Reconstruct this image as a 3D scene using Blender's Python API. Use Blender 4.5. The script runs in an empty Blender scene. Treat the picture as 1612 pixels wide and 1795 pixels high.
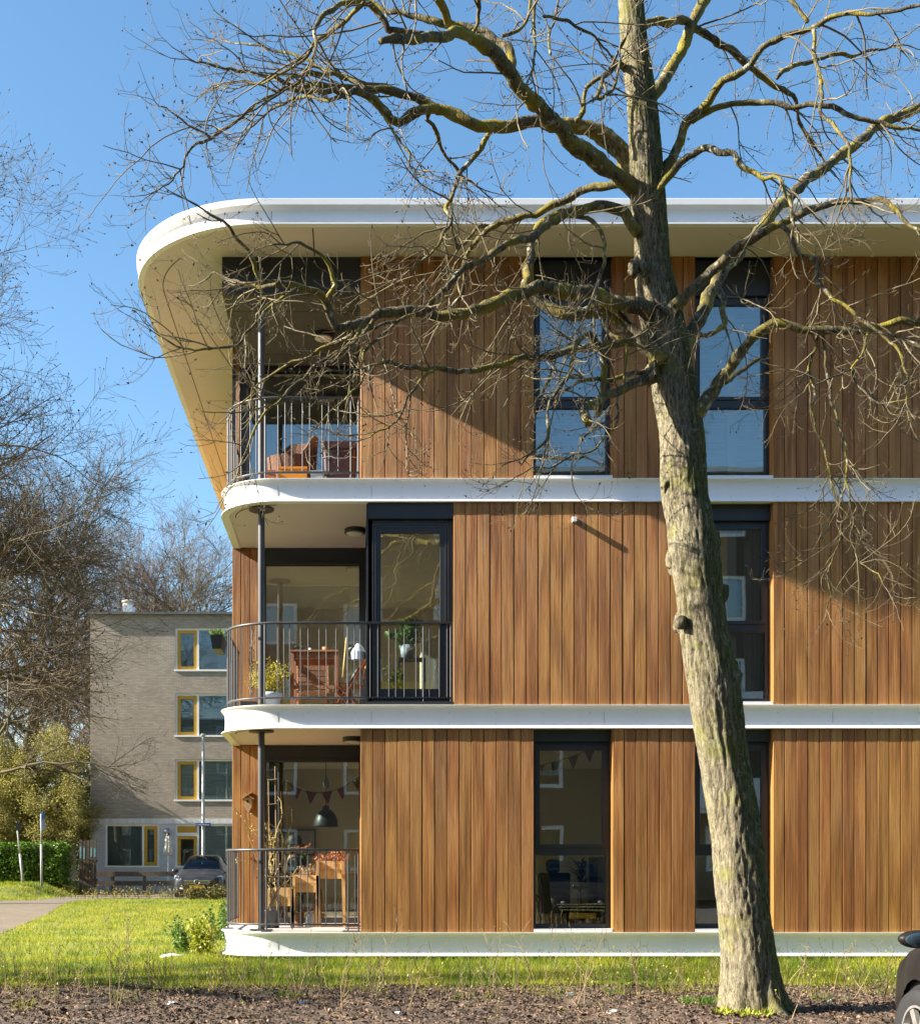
import bpy, math, random
import numpy as np
from mathutils import Vector, Matrix, noise as mnoise

SC = bpy.context.scene
COL = SC.collection
R = math.radians
PI = math.pi

# ---------------------------------------------------------------- camera, sky, sun
F_PX, CX, CY, CAMZ = 2130.0, 620.0, 1512.0, 1.30      # focal length and principal point in photo pixels
cam = bpy.data.cameras.new('camera')
cam.sensor_fit = 'HORIZONTAL'
cam.sensor_width = 36.0
cam.lens = F_PX / 1612 * 36.0
cam.shift_x = (806 - CX) / 1612
cam.shift_y = (CY - 897.5) / 1612
cam.clip_start = 0.05
cam.clip_end = 2000
camo = bpy.data.objects.new('camera', cam)
camo.location = (0, 0, CAMZ)
camo.rotation_euler = (R(90), 0, 0)
COL.objects.link(camo)
SC.camera = camo

SUN_AZ = 5.8        # degrees in front of the facade plane, coming from the left
SUN_EL = 30.0
world = bpy.data.worlds.new('World')
SC.world = world
world.use_nodes = True
wn = world.node_tree.nodes
bg = wn['Background']
sky = wn.new('ShaderNodeTexSky')
sky.sky_type = 'NISHITA'
sky.sun_disc = False
sky.sun_elevation = R(SUN_EL)
sky.sun_rotation = R(270 - SUN_AZ)
sky.altitude = 0
sky.air_density = 1.0
sky.dust_density = 0.9
sky.ozone_density = 1.6
sat = wn.new('ShaderNodeHueSaturation')
sat.inputs['Saturation'].default_value = 1.18
sat.inputs['Hue'].default_value = 0.493
world.node_tree.links.new(sky.outputs[0], sat.inputs['Color'])
world.node_tree.links.new(sat.outputs[0], bg.inputs[0])
bg.inputs[1].default_value = 0.075
sun = bpy.data.lights.new('sun', 'SUN')
sun.energy = 4.9
sun.angle = R(0.5)
sun.color = (1.0, 0.90, 0.76)
suno = bpy.data.objects.new('sun', sun)
ce, se = math.cos(R(SUN_EL)), math.sin(R(SUN_EL))
sdir = Vector((ce * math.cos(R(SUN_AZ)), ce * math.sin(R(SUN_AZ)), -se))
suno.rotation_euler = sdir.to_track_quat('-Z', 'Y').to_euler()
suno.location = (-30, -5, 30)
COL.objects.link(suno)
vs = SC.view_settings
vs.view_transform = 'Standard'
vs.look = 'None'
vs.exposure = 1.88
vs.gamma = 1.0
SC.cycles.max_bounces = 8
SC.cycles.transparent_max_bounces = 12
SC.cycles.caustics_reflective = False
SC.cycles.caustics_refractive = False


def P(px, py, Y):
    """photo pixel at depth Y -> world point"""
    return Vector(((px - CX) * Y / F_PX, Y, CAMZ + (CY - py) * Y / F_PX))


def PX(px, Y):
    return (px - CX) * Y / F_PX


def PZ(py, Y):
    return CAMZ + (CY - py) * Y / F_PX


# ---------------------------------------------------------------- materials
def new_mat(name):
    m = bpy.data.materials.new(name)
    m.use_nodes = True
    nt = m.node_tree
    return m, nt, nt.nodes, nt.links, nt.nodes['Principled BSDF']


def rgba(c):
    return (c[0], c[1], c[2], 1.0)


def M(name, c1, c2=None, scale=6.0, stretch=(1, 1, 1), rough=0.6, metal=0.0, bump=0.0, bscale=None,
      rnd=0.0, trans=0.0, detail=5.0, spec=0.5, coat=0.0, lo=0.35, hi=0.65):
    m, nt, N, L, b = new_mat(name)
    b.inputs['Roughness'].default_value = rough
    b.inputs['Metallic'].default_value = metal
    b.inputs['Specular IOR Level'].default_value = spec
    b.inputs['Coat Weight'].default_value = coat
    b.inputs['Base Color'].default_value = rgba(c1)
    src = None
    if c2 is not None or bump:
        tc = N.new('ShaderNodeTexCoord')
        mp = N.new('ShaderNodeMapping')
        mp.inputs['Scale'].default_value = stretch
        L.new(tc.outputs['Object'], mp.inputs[0])
    if c2 is not None:
        nz = N.new('ShaderNodeTexNoise')
        nz.inputs['Scale'].default_value = scale
        nz.inputs['Detail'].default_value = detail
        L.new(mp.outputs[0], nz.inputs[0])
        rp = N.new('ShaderNodeValToRGB')
        rp.color_ramp.elements[0].position = lo
        rp.color_ramp.elements[1].position = hi
        rp.color_ramp.elements[0].color = rgba(c1)
        rp.color_ramp.elements[1].color = rgba(c2)
        L.new(nz.outputs[0], rp.inputs[0])
        src = rp.outputs[0]
    if rnd:
        at = N.new('ShaderNodeAttribute')
        at.attribute_name = 'rnd'
        mr = N.new('ShaderNodeMapRange')
        mr.inputs['To Min'].default_value = 1 - rnd
        mr.inputs['To Max'].default_value = 1 + rnd
        L.new(at.outputs['Fac'], mr.inputs[0])
        hs = N.new('ShaderNodeHueSaturation')
        if src is None:
            hs.inputs['Color'].default_value = rgba(c1)
        else:
            L.new(src, hs.inputs['Color'])
        L.new(mr.outputs[0], hs.inputs['Value'])
        src = hs.outputs[0]
    if src is not None:
        L.new(src, b.inputs['Base Color'])
    if bump:
        nb = N.new('ShaderNodeTexNoise')
        nb.inputs['Scale'].default_value = bscale or scale * 2
        nb.inputs['Detail'].default_value = 6
        L.new(mp.outputs[0], nb.inputs[0])
        bp = N.new('ShaderNodeBump')
        bp.inputs['Strength'].default_value = bump
        bp.inputs['Distance'].default_value = 0.02
        L.new(nb.outputs[0], bp.inputs['Height'])
        L.new(bp.outputs[0], b.inputs['Normal'])
    if trans:
        tr = N.new('ShaderNodeBsdfTranslucent')
        if src is not None:
            L.new(src, tr.inputs[0])
        else:
            tr.inputs[0].default_value = rgba(c1)
        mx = N.new('ShaderNodeMixShader')
        mx.inputs[0].default_value = trans
        L.new(b.outputs[0], mx.inputs[1])
        L.new(tr.outputs[0], mx.inputs[2])
        L.new(mx.outputs[0], N['Material Output'].inputs[0])
    return m


def glass_mat(name, tint=(0.9, 0.95, 0.93), base=0.05, gain=1.6):
    m, nt, N, L, b = new_mat(name)
    N.remove(b)
    fr = N.new('ShaderNodeFresnel')
    fr.inputs[0].default_value = 1.52
    ma = N.new('ShaderNodeMath')
    ma.operation = 'MULTIPLY_ADD'
    ma.use_clamp = True
    ma.inputs[1].default_value = gain
    ma.inputs[2].default_value = base
    L.new(fr.outputs[0], ma.inputs[0])
    t = N.new('ShaderNodeBsdfTransparent')
    t.inputs[0].default_value = rgba(tint)
    g = N.new('ShaderNodeBsdfGlossy')
    g.inputs['Roughness'].default_value = 0.0
    g.inputs[0].default_value = (1, 1, 1, 1)
    # faint waviness of real panes
    tc = N.new('ShaderNodeTexCoord')
    nz = N.new('ShaderNodeTexNoise')
    nz.inputs['Scale'].default_value = 1.6
    nz.inputs['Detail'].default_value = 1
    L.new(tc.outputs['Object'], nz.inputs[0])
    bp = N.new('ShaderNodeBump')
    bp.inputs['Strength'].default_value = 0.012
    bp.inputs['Distance'].default_value = 0.04
    L.new(nz.outputs[0], bp.inputs['Height'])
    L.new(bp.outputs[0], g.inputs['Normal'])
    mx = N.new('ShaderNodeMixShader')
    L.new(ma.outputs[0], mx.inputs[0])
    L.new(t.outputs[0], mx.inputs[1])
    L.new(g.outputs[0], mx.inputs[2])
    L.new(mx.outputs[0], N['Material Output'].inputs[0])
    return m


def wood_mat(name, dark, mid, light, rnd=0.10, gscale=1.0, relief=1.0):
    """vertical boards: long grain streaks, cathedral rings, a random tone per board, a little greying"""
    m, nt, N, L, b = new_mat(name)
    b.inputs['Roughness'].default_value = 0.55
    b.inputs['Specular IOR Level'].default_value = 0.35
    tc = N.new('ShaderNodeTexCoord')
    at = N.new('ShaderNodeAttribute')
    at.attribute_name = 'rnd'
    off = N.new('ShaderNodeCombineXYZ')
    mul = N.new('ShaderNodeMath'); mul.operation = 'MULTIPLY'; mul.inputs[1].default_value = 37.0
    L.new(at.outputs['Fac'], mul.inputs[0])
    L.new(mul.outputs[0], off.inputs[2]); L.new(mul.outputs[0], off.inputs[0])
    add = N.new('ShaderNodeVectorMath'); add.operation = 'ADD'
    L.new(tc.outputs['Object'], add.inputs[0]); L.new(off.outputs[0], add.inputs[1])
    mp = N.new('ShaderNodeMapping'); mp.inputs['Scale'].default_value = (26 * gscale, 26 * gscale, 0.55 * gscale)
    L.new(add.outputs[0], mp.inputs[0])
    n1 = N.new('ShaderNodeTexNoise'); n1.inputs['Scale'].default_value = 1.0; n1.inputs['Detail'].default_value = 6
    n1.inputs['Distortion'].default_value = 0.9
    L.new(mp.outputs[0], n1.inputs[0])
    mp2 = N.new('ShaderNodeMapping'); mp2.inputs['Scale'].default_value = (7 * gscale, 7 * gscale, 0.35 * gscale)
    L.new(add.outputs[0], mp2.inputs[0])
    wv = N.new('ShaderNodeTexWave'); wv.wave_type = 'RINGS'; wv.inputs['Scale'].default_value = 1.3
    wv.inputs['Distortion'].default_value = 5.0; wv.inputs['Detail'].default_value = 3; wv.inputs['Detail Scale'].default_value = 1.2
    L.new(mp2.outputs[0], wv.inputs[0])
    mixf = N.new('ShaderNodeMath'); mixf.operation = 'MULTIPLY_ADD'; mixf.inputs[1].default_value = 0.28
    L.new(wv.outputs['Fac'], mixf.inputs[0])
    sc = N.new('ShaderNodeMath'); sc.operation = 'MULTIPLY'; sc.inputs[1].default_value = 0.8
    L.new(n1.outputs[0], sc.inputs[0]); L.new(sc.outputs[0], mixf.inputs[2])
    rp = N.new('ShaderNodeValToRGB')
    e = rp.color_ramp.elements
    e[0].position, e[0].color = 0.30, rgba(dark)
    e[1].position, e[1].color = 0.78, rgba(light)
    k = e.new(0.52); k.color = rgba(mid)
    L.new(mixf.outputs[0], rp.inputs[0])
    # tone per board
    mr = N.new('ShaderNodeMapRange'); mr.inputs['To Min'].default_value = 1 - rnd; mr.inputs['To Max'].default_value = 1 + rnd
    L.new(at.outputs['Fac'], mr.inputs[0])
    wn_ = N.new('ShaderNodeTexWhiteNoise'); wn_.noise_dimensions = '1D'
    L.new(mul.outputs[0], wn_.inputs['W'])
    mh = N.new('ShaderNodeMapRange'); mh.inputs['To Min'].default_value = 0.494; mh.inputs['To Max'].default_value = 0.507
    L.new(wn_.outputs['Value'], mh.inputs[0])
    hs = N.new('ShaderNodeHueSaturation')
    L.new(rp.outputs[0], hs.inputs['Color']); L.new(mr.outputs[0], hs.inputs['Value']); L.new(mh.outputs[0], hs.inputs['Hue'])
    # greyed weathering
    n3 = N.new('ShaderNodeTexNoise'); n3.inputs['Scale'].default_value = 0.9; n3.inputs['Detail'].default_value = 4
    mp3 = N.new('ShaderNodeMapping'); mp3.inputs['Scale'].default_value = (3, 3, 0.8)
    L.new(add.outputs[0], mp3.inputs[0]); L.new(mp3.outputs[0], n3.inputs[0])
    r3 = N.new('ShaderNodeMapRange'); r3.inputs['From Min'].default_value = 0.5; r3.inputs['From Max'].default_value = 0.8
    r3.inputs['To Max'].default_value = 0.28
    L.new(n3.outputs[0], r3.inputs[0])
    mx = N.new('ShaderNodeMixRGB'); mx.inputs[2].default_value = (0.46, 0.28, 0.14, 1)
    L.new(r3.outputs[0], mx.inputs[0]); L.new(hs.outputs[0], mx.inputs[1])
    L.new(mx.outputs[0], b.inputs['Base Color'])
    mp4 = N.new('ShaderNodeMapping'); mp4.inputs['Scale'].default_value = (240 * gscale, 240 * gscale, 1.6 * gscale)
    L.new(add.outputs[0], mp4.inputs[0])
    n4 = N.new('ShaderNodeTexNoise'); n4.inputs['Scale'].default_value = 1.0; n4.inputs['Detail'].default_value = 2
    L.new(mp4.outputs[0], n4.inputs[0])
    bp = N.new('ShaderNodeBump'); bp.inputs['Strength'].default_value = relief; bp.inputs['Distance'].default_value = 0.006
    L.new(n4.outputs[0], bp.inputs['Height']); L.new(bp.outputs[0], b.inputs['Normal'])
    return m


def brick_mat(name, c1, c2, mortar, scale=1.0, rough=0.85, bw=0.22, rh=0.0665, flat=False):
    m, nt, N, L, b = new_mat(name)
    b.inputs['Roughness'].default_value = rough
    tc = N.new('ShaderNodeTexCoord')
    sp = N.new('ShaderNodeSeparateXYZ'); cb = N.new('ShaderNodeCombineXYZ')
    ad = N.new('ShaderNodeMath'); ad.operation = 'ADD'
    L.new(tc.outputs['Object'], sp.inputs[0])
    L.new(sp.outputs[0], ad.inputs[0]); L.new(sp.outputs[1], ad.inputs[1])
    L.new(sp.outputs[0] if flat else ad.outputs[0], cb.inputs[0]); L.new(sp.outputs[1 if flat else 2], cb.inputs[1])
    br = N.new('ShaderNodeTexBrick')
    br.inputs['Scale'].default_value = scale
    br.inputs['Brick Width'].default_value = bw; br.inputs['Row Height'].default_value = rh
    br.inputs['Mortar Size'].default_value = 0.008; br.inputs['Bias'].default_value = 0.1
    br.inputs['Color1'].default_value = rgba(c1); br.inputs['Color2'].default_value = rgba(c2); br.inputs['Mortar'].default_value = rgba(mortar)
    L.new(cb.outputs[0], br.inputs[0])
    nz = N.new('ShaderNodeTexNoise'); nz.inputs['Scale'].default_value = 0.8; nz.inputs['Detail'].default_value = 6
    L.new(tc.outputs['Object'], nz.inputs[0])
    mr = N.new('ShaderNodeMapRange'); mr.inputs['To Min'].default_value = 0.72; mr.inputs['To Max'].default_value = 1.25
    L.new(nz.outputs[0], mr.inputs[0])
    hs = N.new('ShaderNodeHueSaturation')
    L.new(br.outputs[0], hs.inputs['Color']); L.new(mr.outputs[0], hs.inputs['Value'])
    L.new(hs.outputs[0], b.inputs['Base Color'])
    nz2 = N.new('ShaderNodeTexNoise'); nz2.inputs['Scale'].default_value = 22; nz2.inputs['Detail'].default_value = 4
    L.new(tc.outputs['Object'], nz2.inputs[0])
    ms = N.new('ShaderNodeMath'); ms.operation = 'MULTIPLY_ADD'; ms.inputs[1].default_value = -1.0
    L.new(br.outputs['Fac'], ms.inputs[0]); L.new(nz2.outputs[0], ms.inputs[2])
    bp = N.new('ShaderNodeBump'); bp.inputs['Strength'].default_value = 0.7; bp.inputs['Distance'].default_value = 0.012
    L.new(ms.outputs[0], bp.inputs['Height']); L.new(bp.outputs[0], b.inputs['Normal'])
    return m


def bark_mat(name, c_dark, c_light, moss, lichen, moss_amt=0.5, ridge=26.0, bump=0.9, side=False):
    m, nt, N, L, b = new_mat(name)
    b.inputs['Roughness'].default_value = 0.9
    b.inputs['Specular IOR Level'].default_value = 0.2
    tc = N.new('ShaderNodeTexCoord')
    mp = N.new('ShaderNodeMapping'); mp.inputs['Scale'].default_value = (1, 1, 0.13)
    L.new(tc.outputs['Object'], mp.inputs[0])
    n1 = N.new('ShaderNodeTexNoise'); n1.inputs['Scale'].default_value = ridge; n1.inputs['Detail'].default_value = 7
    n1.inputs['Distortion'].default_value = 1.2
    L.new(mp.outputs[0], n1.inputs[0])
    vo = N.new('ShaderNodeTexVoronoi'); vo.feature = 'DISTANCE_TO_EDGE'; vo.inputs['Scale'].default_value = ridge * 1.25
    wp = N.new('ShaderNodeMixRGB'); wp.inputs[0].default_value = 0.06
    L.new(mp.outputs[0], wp.inputs[1]); L.new(n1.outputs[1], wp.inputs[2])
    L.new(wp.outputs[0], vo.inputs['Vector'])
    vr = N.new('ShaderNodeMapRange'); vr.inputs['From Max'].default_value = 0.16; vr.inputs['To Min'].default_value = -.16; vr.inputs['To Max'].default_value = 0.06
    L.new(vo.outputs['Distance'], vr.inputs[0])
    hsum = N.new('ShaderNodeMath'); hsum.operation = 'ADD'
    L.new(n1.outputs[0], hsum.inputs[0]); L.new(vr.outputs[0], hsum.inputs[1])
    rp = N.new('ShaderNodeValToRGB')
    rp.color_ramp.elements[0].position, rp.color_ramp.elements[0].color = 0.30, rgba(c_dark)
    rp.color_ramp.elements[1].position, rp.color_ramp.elements[1].color = 0.60, rgba(c_light)
    L.new(hsum.outputs[0], rp.inputs[0])
    n2 = N.new('ShaderNodeTexNoise'); n2.inputs['Scale'].default_value = 2.6; n2.inputs['Detail'].default_value = 8
    n2.inputs['Roughness'].default_value = 0.65
    L.new(tc.outputs['Object'], n2.inputs[0])
    r2 = N.new('ShaderNodeMapRange'); r2.inputs['From Min'].default_value = 0.62 - 0.25 * moss_amt; r2.inputs['From Max'].default_value = 0.78 - 0.25 * moss_amt
    r2.inputs['To Max'].default_value = 0.85
    L.new(n2.outputs[0], r2.inputs[0])
    mx = N.new('ShaderNodeMixRGB'); mx.inputs[2].default_value = rgba(moss)
    L.new(r2.outputs[0], mx.inputs[0]); L.new(rp.outputs[0], mx.inputs[1])
    if side:  # right-hand side tinted darker: green moss plus shade painted into the bark colour
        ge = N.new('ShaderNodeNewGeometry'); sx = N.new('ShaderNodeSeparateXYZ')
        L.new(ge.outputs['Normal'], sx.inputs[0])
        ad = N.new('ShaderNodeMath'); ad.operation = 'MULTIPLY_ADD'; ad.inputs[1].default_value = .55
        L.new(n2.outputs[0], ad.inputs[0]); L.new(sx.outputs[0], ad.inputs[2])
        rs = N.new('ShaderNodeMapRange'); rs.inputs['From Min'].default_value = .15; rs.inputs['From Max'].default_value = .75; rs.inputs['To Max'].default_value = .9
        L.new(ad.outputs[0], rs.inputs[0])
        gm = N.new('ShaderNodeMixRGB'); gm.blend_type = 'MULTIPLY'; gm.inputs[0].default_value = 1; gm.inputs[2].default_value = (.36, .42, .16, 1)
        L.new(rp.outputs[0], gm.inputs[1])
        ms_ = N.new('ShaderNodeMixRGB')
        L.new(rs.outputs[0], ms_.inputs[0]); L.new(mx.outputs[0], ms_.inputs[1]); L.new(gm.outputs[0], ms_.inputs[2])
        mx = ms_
    n3 = N.new('ShaderNodeTexNoise'); n3.inputs['Scale'].default_value = 14; n3.inputs['Detail'].default_value = 3
    L.new(tc.outputs['Object'], n3.inputs[0])
    r3 = N.new('ShaderNodeMapRange'); r3.inputs['From Min'].default_value = 0.60; r3.inputs['From Max'].default_value = 0.68; r3.inputs['To Max'].default_value = 0.3 if side else 0.75
    L.new(n3.outputs[0], r3.inputs[0])
    mx2 = N.new('ShaderNodeMixRGB'); mx2.inputs[2].default_value = rgba(lichen)
    L.new(r3.outputs[0], mx2.inputs[0]); L.new(mx.outputs[0], mx2.inputs[1])
    L.new(mx2.outputs[0], b.inputs['Base Color'])
    bp = N.new('ShaderNodeBump'); bp.inputs['Strength'].default_value = bump; bp.inputs['Distance'].default_value = 0.03
    L.new(hsum.outputs[0], bp.inputs['Height']); L.new(bp.outputs[0], b.inputs['Normal'])
    return m


# ---------------------------------------------------------------- mesh builder
class MB:
    def __init__(s):
        s.v, s.f, s.mi, s.c = [], [], [], []

    def add(s, vs, fs, mi=0, c=0.5):
        o = len(s.v)
        s.v.extend([tuple(p) for p in vs])
        for f in fs:
            s.f.append(tuple(i + o for i in f))
            s.mi.append(mi)
            s.c.append(c)
        return s

    def box(s, x0, x1, y0, y1, z0, z1, mi=0, c=0.5):
        return s.add([(x0, y0, z0), (x1, y0, z0), (x1, y1, z0), (x0, y1, z0), (x0, y0, z1), (x1, y0, z1), (x1, y1, z1), (x0, y1, z1)],
                     [(0, 3, 2, 1), (4, 5, 6, 7), (0, 1, 5, 4), (1, 2, 6, 5), (2, 3, 7, 6), (3, 0, 4, 7)], mi, c)

    def bar(s, a, b, w, h=None, mi=0, c=0.5, up=(0, 0, 1)):
        """square bar from a to b"""
        a, b = Vector(a), Vector(b)
        h = h or w
        t = (b - a).normalized()
        u = Vector(up)
        if abs(t.dot(u)) > 0.95:
            u = Vector((0, 1, 0))
        x = t.cross(u).normalized() * (w / 2)
        y = x.cross(t).normalized() * (h / 2)
        vs = [a - x - y, a + x - y, a + x + y, a - x + y, b - x - y, b + x - y, b + x + y, b - x + y]
        return s.add(vs, [(0, 3, 2, 1), (4, 5, 6, 7), (0, 1, 5, 4), (1, 2, 6, 5), (2, 3, 7, 6), (3, 0, 4, 7)], mi, c)

    def tube(s, pts, rad, n=8, mi=0, c=0.5, cap=True, rfun=None):
        pts = np.asarray([tuple(p) for p in pts], float)
        k = len(pts)
        rad = np.full(k, rad) if np.isscalar(rad) else np.asarray(rad, float)
        tg = np.gradient(pts, axis=0)
        tg /= np.linalg.norm(tg, axis=1)[:, None] + 1e-12
        ref = np.array([0.0, 0, 1]) if abs(tg[0][2]) < 0.9 else np.array([1.0, 0, 0])
        x = np.cross(tg[0], ref); x /= np.linalg.norm(x)
        X = np.empty_like(pts)
        for i in range(k):
            x = x - tg[i] * x.dot(tg[i])
            x /= np.linalg.norm(x) + 1e-12
            X[i] = x
        Yv = np.cross(tg, X)
        a = np.arange(n) * 2 * PI / n
        ring = pts[:, None, :] + rad[:, None, None] * (np.cos(a)[None, :, None] * X[:, None, :] + np.sin(a)[None, :, None] * Yv[:, None, :])
        if rfun is not None:
            ring = rfun(pts, ring)
        o = len(s.v)
        s.v.extend(map(tuple, ring.reshape(-1, 3).tolist()))
        nf = 0
        for i in range(k - 1):
            b0, b1 = o + i * n, o + (i + 1) * n
            for j in range(n):
                j2 = (j + 1) % n
                s.f.append((b0 + j, b0 + j2, b1 + j2, b1 + j))
            nf += n
        if cap:
            s.f.append(tuple(o + j for j in range(n - 1, -1, -1)))
            s.f.append(tuple(o + (k - 1) * n + j for j in range(n)))
            nf += 2
        s.mi.extend([mi] * nf)
        s.c.extend([c] * nf)
        return s

    def lathe(s, prof, ctr, n=20, mi=0, c=0.5, axis='Z', cap=True):
        ctr = Vector(ctr)
        vs, fs = [], []
        for r, z in prof:
            for j in range(n):
                a = 2 * PI * j / n
                if axis == 'Z':
                    p = Vector((r * math.cos(a), r * math.sin(a), z))
                elif axis == 'X':
                    p = Vector((z, r * math.cos(a), r * math.sin(a)))
                else:
                    p = Vector((r * math.cos(a), z, -r * math.sin(a)))
                vs.append(ctr + p)
        for i in range(len(prof) - 1):
            for j in range(n):
                j2 = (j + 1) % n
                fs.append((i * n + j, i * n + j2, (i + 1) * n + j2, (i + 1) * n + j))
        if cap:
            fs.append(tuple(range(n - 1, -1, -1)))
            fs.append(tuple((len(prof) - 1) * n + j for j in range(n)))
        return s.add(vs, fs, mi, c)

    def prism(s, poly, z0, z1, mi=0, c=0.5):
        n = len(poly)
        vs = [(x, y, z0) for x, y in poly] + [(x, y, z1) for x, y in poly]
        fs = [tuple(range(n - 1, -1, -1)), tuple(range(n, 2 * n))]
        for i in range(n):
            j = (i + 1) % n
            fs.append((i, j, n + j, n + i))
        return s.add(vs, fs, mi, c)

    def blob(s, ctr, r, rng, n=2, mi=0, c=0.5, sq=(1, 1, 1), rough=0.2):
        """irregular lump from a subdivided octahedron"""
        V = [Vector(p) for p in [(1, 0, 0), (-1, 0, 0), (0, 1, 0), (0, -1, 0), (0, 0, 1), (0, 0, -1)]]
        Fc = [(0, 2, 4), (2, 1, 4), (1, 3, 4), (3, 0, 4), (2, 0, 5), (1, 2, 5), (3, 1, 5), (0, 3, 5)]
        for _ in range(n):
            mid, F2 = {}, []
            def mp(a, b):
                k = (min(a, b), max(a, b))
                if k not in mid:
                    mid[k] = len(V)
                    V.append((V[a] + V[b]).normalized())
                return mid[k]
            for a, b, d in Fc:
                ab, bd, da = mp(a, b), mp(b, d), mp(d, a)
                F2 += [(a, ab, da), (ab, b, bd), (da, bd, d), (ab, bd, da)]
            Fc = F2
        ctr = Vector(ctr)
        ph = Vector((rng.random() * 50, rng.random() * 50, rng.random() * 50))
        vs = []
        for p in V:
            k = r * (1 + rough * 2 * mnoise.noise(p * 1.7 + ph))
            vs.append(ctr + Vector((p.x * k * sq[0], p.y * k * sq[1], p.z * k * sq[2])))
        return s.add(vs, Fc, mi, c)

    def leaf(s, p, d, up, ln, w, mi=0, c=0.5):
        """folded leaf of two triangles-pairs"""
        p, d = Vector(p), Vector(d).normalized()
        side = d.cross(Vector(up))
        if side.length < 1e-4:
            side = Vector((1, 0, 0))
        side = side.normalized()
        nrm = side.cross(d)
        m = p + d * ln * 0.5
        return s.add([p, m + side * w / 2 + nrm * w * 0.18, p + d * ln, m - side * w / 2 + nrm * w * 0.18], [(0, 1, 2), (0, 2, 3)], mi, c)

    def build(s, name, mats, parent=None, smooth=False, bevel=0.0, rnd=True):
        o0 = origin_of(parent)
        me = bpy.data.meshes.new(name)
        v = np.asarray(s.v, float) - np.asarray(o0)[None, :]
        me.from_pydata(v.tolist(), [], s.f)
        mats = mats if isinstance(mats, (list, tuple)) else [mats]
        for m in mats:
            me.materials.append(m)
        if len(mats) > 1:
            me.polygons.foreach_set('material_index', s.mi)
        if rnd:
            a = me.attributes.new('rnd', 'FLOAT', 'FACE')
            a.data.foreach_set('value', s.c)
        if smooth:
            me.polygons.foreach_set('use_smooth', [True] * len(s.f))
        me.update()
        ob = bpy.data.objects.new(name, me)
        COL.objects.link(ob)
        if parent is not None:
            ob.parent = parent
        if bevel:
            bm = ob.modifiers.new('bevel', 'BEVEL')
            bm.width = bevel
            bm.segments = 2
            bm.limit_method = 'ANGLE'
        return ob


def origin_of(parent):
    o = Vector((0, 0, 0))
    while parent is not None:
        o += parent.location
        parent = parent.parent
    return o


def thing(name, label, cat, loc=(0, 0, 0), group=None):
    o = bpy.data.objects.new(name, None)
    o.empty_display_size = 0.2
    o.location = loc
    COL.objects.link(o)
    o['label'] = label
    o['category'] = cat
    if group:
        o['group'] = group
    return o


def tag(o, label, cat, group=None):
    o['label'] = label
    o['category'] = cat
    if group:
        o['group'] = group
    return o


def recentre(o, loc):
    """move a single-mesh thing's origin to its base"""
    loc = Vector(loc)
    o.data.transform(Matrix.Translation(-loc))
    o.location = loc
    return o


def copy_tree(o, parent=None):
    c = o.copy()
    COL.objects.link(c)
    c.parent = parent
    for ch in list(o.children):
        copy_tree(ch, c)
    return c


def structure(o):
    o['kind'] = 'structure'
    return o


def stuff(o, label=None, cat=None):
    o['kind'] = 'stuff'
    if label:
        o['label'] = label
        o['category'] = cat
    return o

# ---------------------------------------------------------------- material library
m_wood = wood_mat('wood_boards', (0.195, 0.074, 0.017), (0.318, 0.131, 0.031), (0.42, 0.203, 0.058))
m_white = M('white_coated_metal', (0.84, 0.84, 0.85), (0.80, 0.80, 0.80), scale=2.2, stretch=(3, 3, .5), rough=0.35, spec=0.4, lo=.3, hi=.75)
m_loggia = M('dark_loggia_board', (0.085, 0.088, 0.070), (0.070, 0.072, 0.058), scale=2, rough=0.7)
m_soffit = M('beige_soffit_board', (0.68, 0.60, 0.59), (0.65, 0.575, 0.565), scale=1.3, rough=0.7)
m_anth = M('anthracite_metal', (0.030, 0.034, 0.040), (0.024, 0.027, 0.032), scale=3, rough=0.42)
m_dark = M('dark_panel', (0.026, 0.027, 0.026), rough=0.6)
m_steel = M('dark_grey_steel', (0.065, 0.066, 0.07), (0.05, 0.051, 0.055), scale=5, rough=0.42)
m_seam = M('seam_shadow_gap', (0.05, 0.038, 0.028), rough=0.9)
m_glass = glass_mat('window_glass', base=0.07, gain=2.2)
m_deck = M('pale_deck_tile', (0.55, 0.53, 0.49), (0.45, 0.43, 0.40), scale=8, rough=0.8)
m_inwall = M('cream_interior_wall', (0.64, 0.59, 0.46), (0.60, 0.55, 0.43), scale=1, rough=0.9)
m_ceil = M('interior_ceiling', (0.7, 0.68, 0.62), rough=0.9)
m_infloor = M('interior_floor', (0.22, 0.15, 0.09), (0.28, 0.19, 0.12), scale=3, stretch=(1, 6, 1), rough=0.5)
m_lampdisc = M('opal_lamp_disc', (0.75, 0.73, 0.66), rough=0.4)
m_black = M('black_rubber', (0.015, 0.015, 0.016), rough=0.7)
m_brick = brick_mat('tan_brick', (0.42, 0.36, 0.29), (0.31, 0.265, 0.215), (0.25, 0.225, 0.19))
m_brickwhite = brick_mat('painted_brick', (0.60, 0.62, 0.66), (0.54, 0.56, 0.60), (0.42, 0.44, 0.48))
m_brickdark = brick_mat('dark_brown_brick', (0.13, 0.085, 0.06), (0.10, 0.065, 0.045), (0.14, 0.12, 0.10))
m_roofmetal = M('zinc_trim', (0.14, 0.15, 0.16), (0.11, 0.12, 0.13), scale=3, rough=0.45, metal=0.3)
m_ochre = M('ochre_paint', (0.52, 0.30, 0.02), (0.46, 0.26, 0.02), scale=4, rough=0.5)
m_wframe = M('white_window_paint', (0.78, 0.78, 0.76), rough=0.5)
m_blind = M('pale_blind', (0.30, 0.37, 0.44), (0.24, 0.30, 0.37), scale=30, stretch=(0.05, 0.05, 1), rough=0.9, lo=0.45, hi=0.55)
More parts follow.
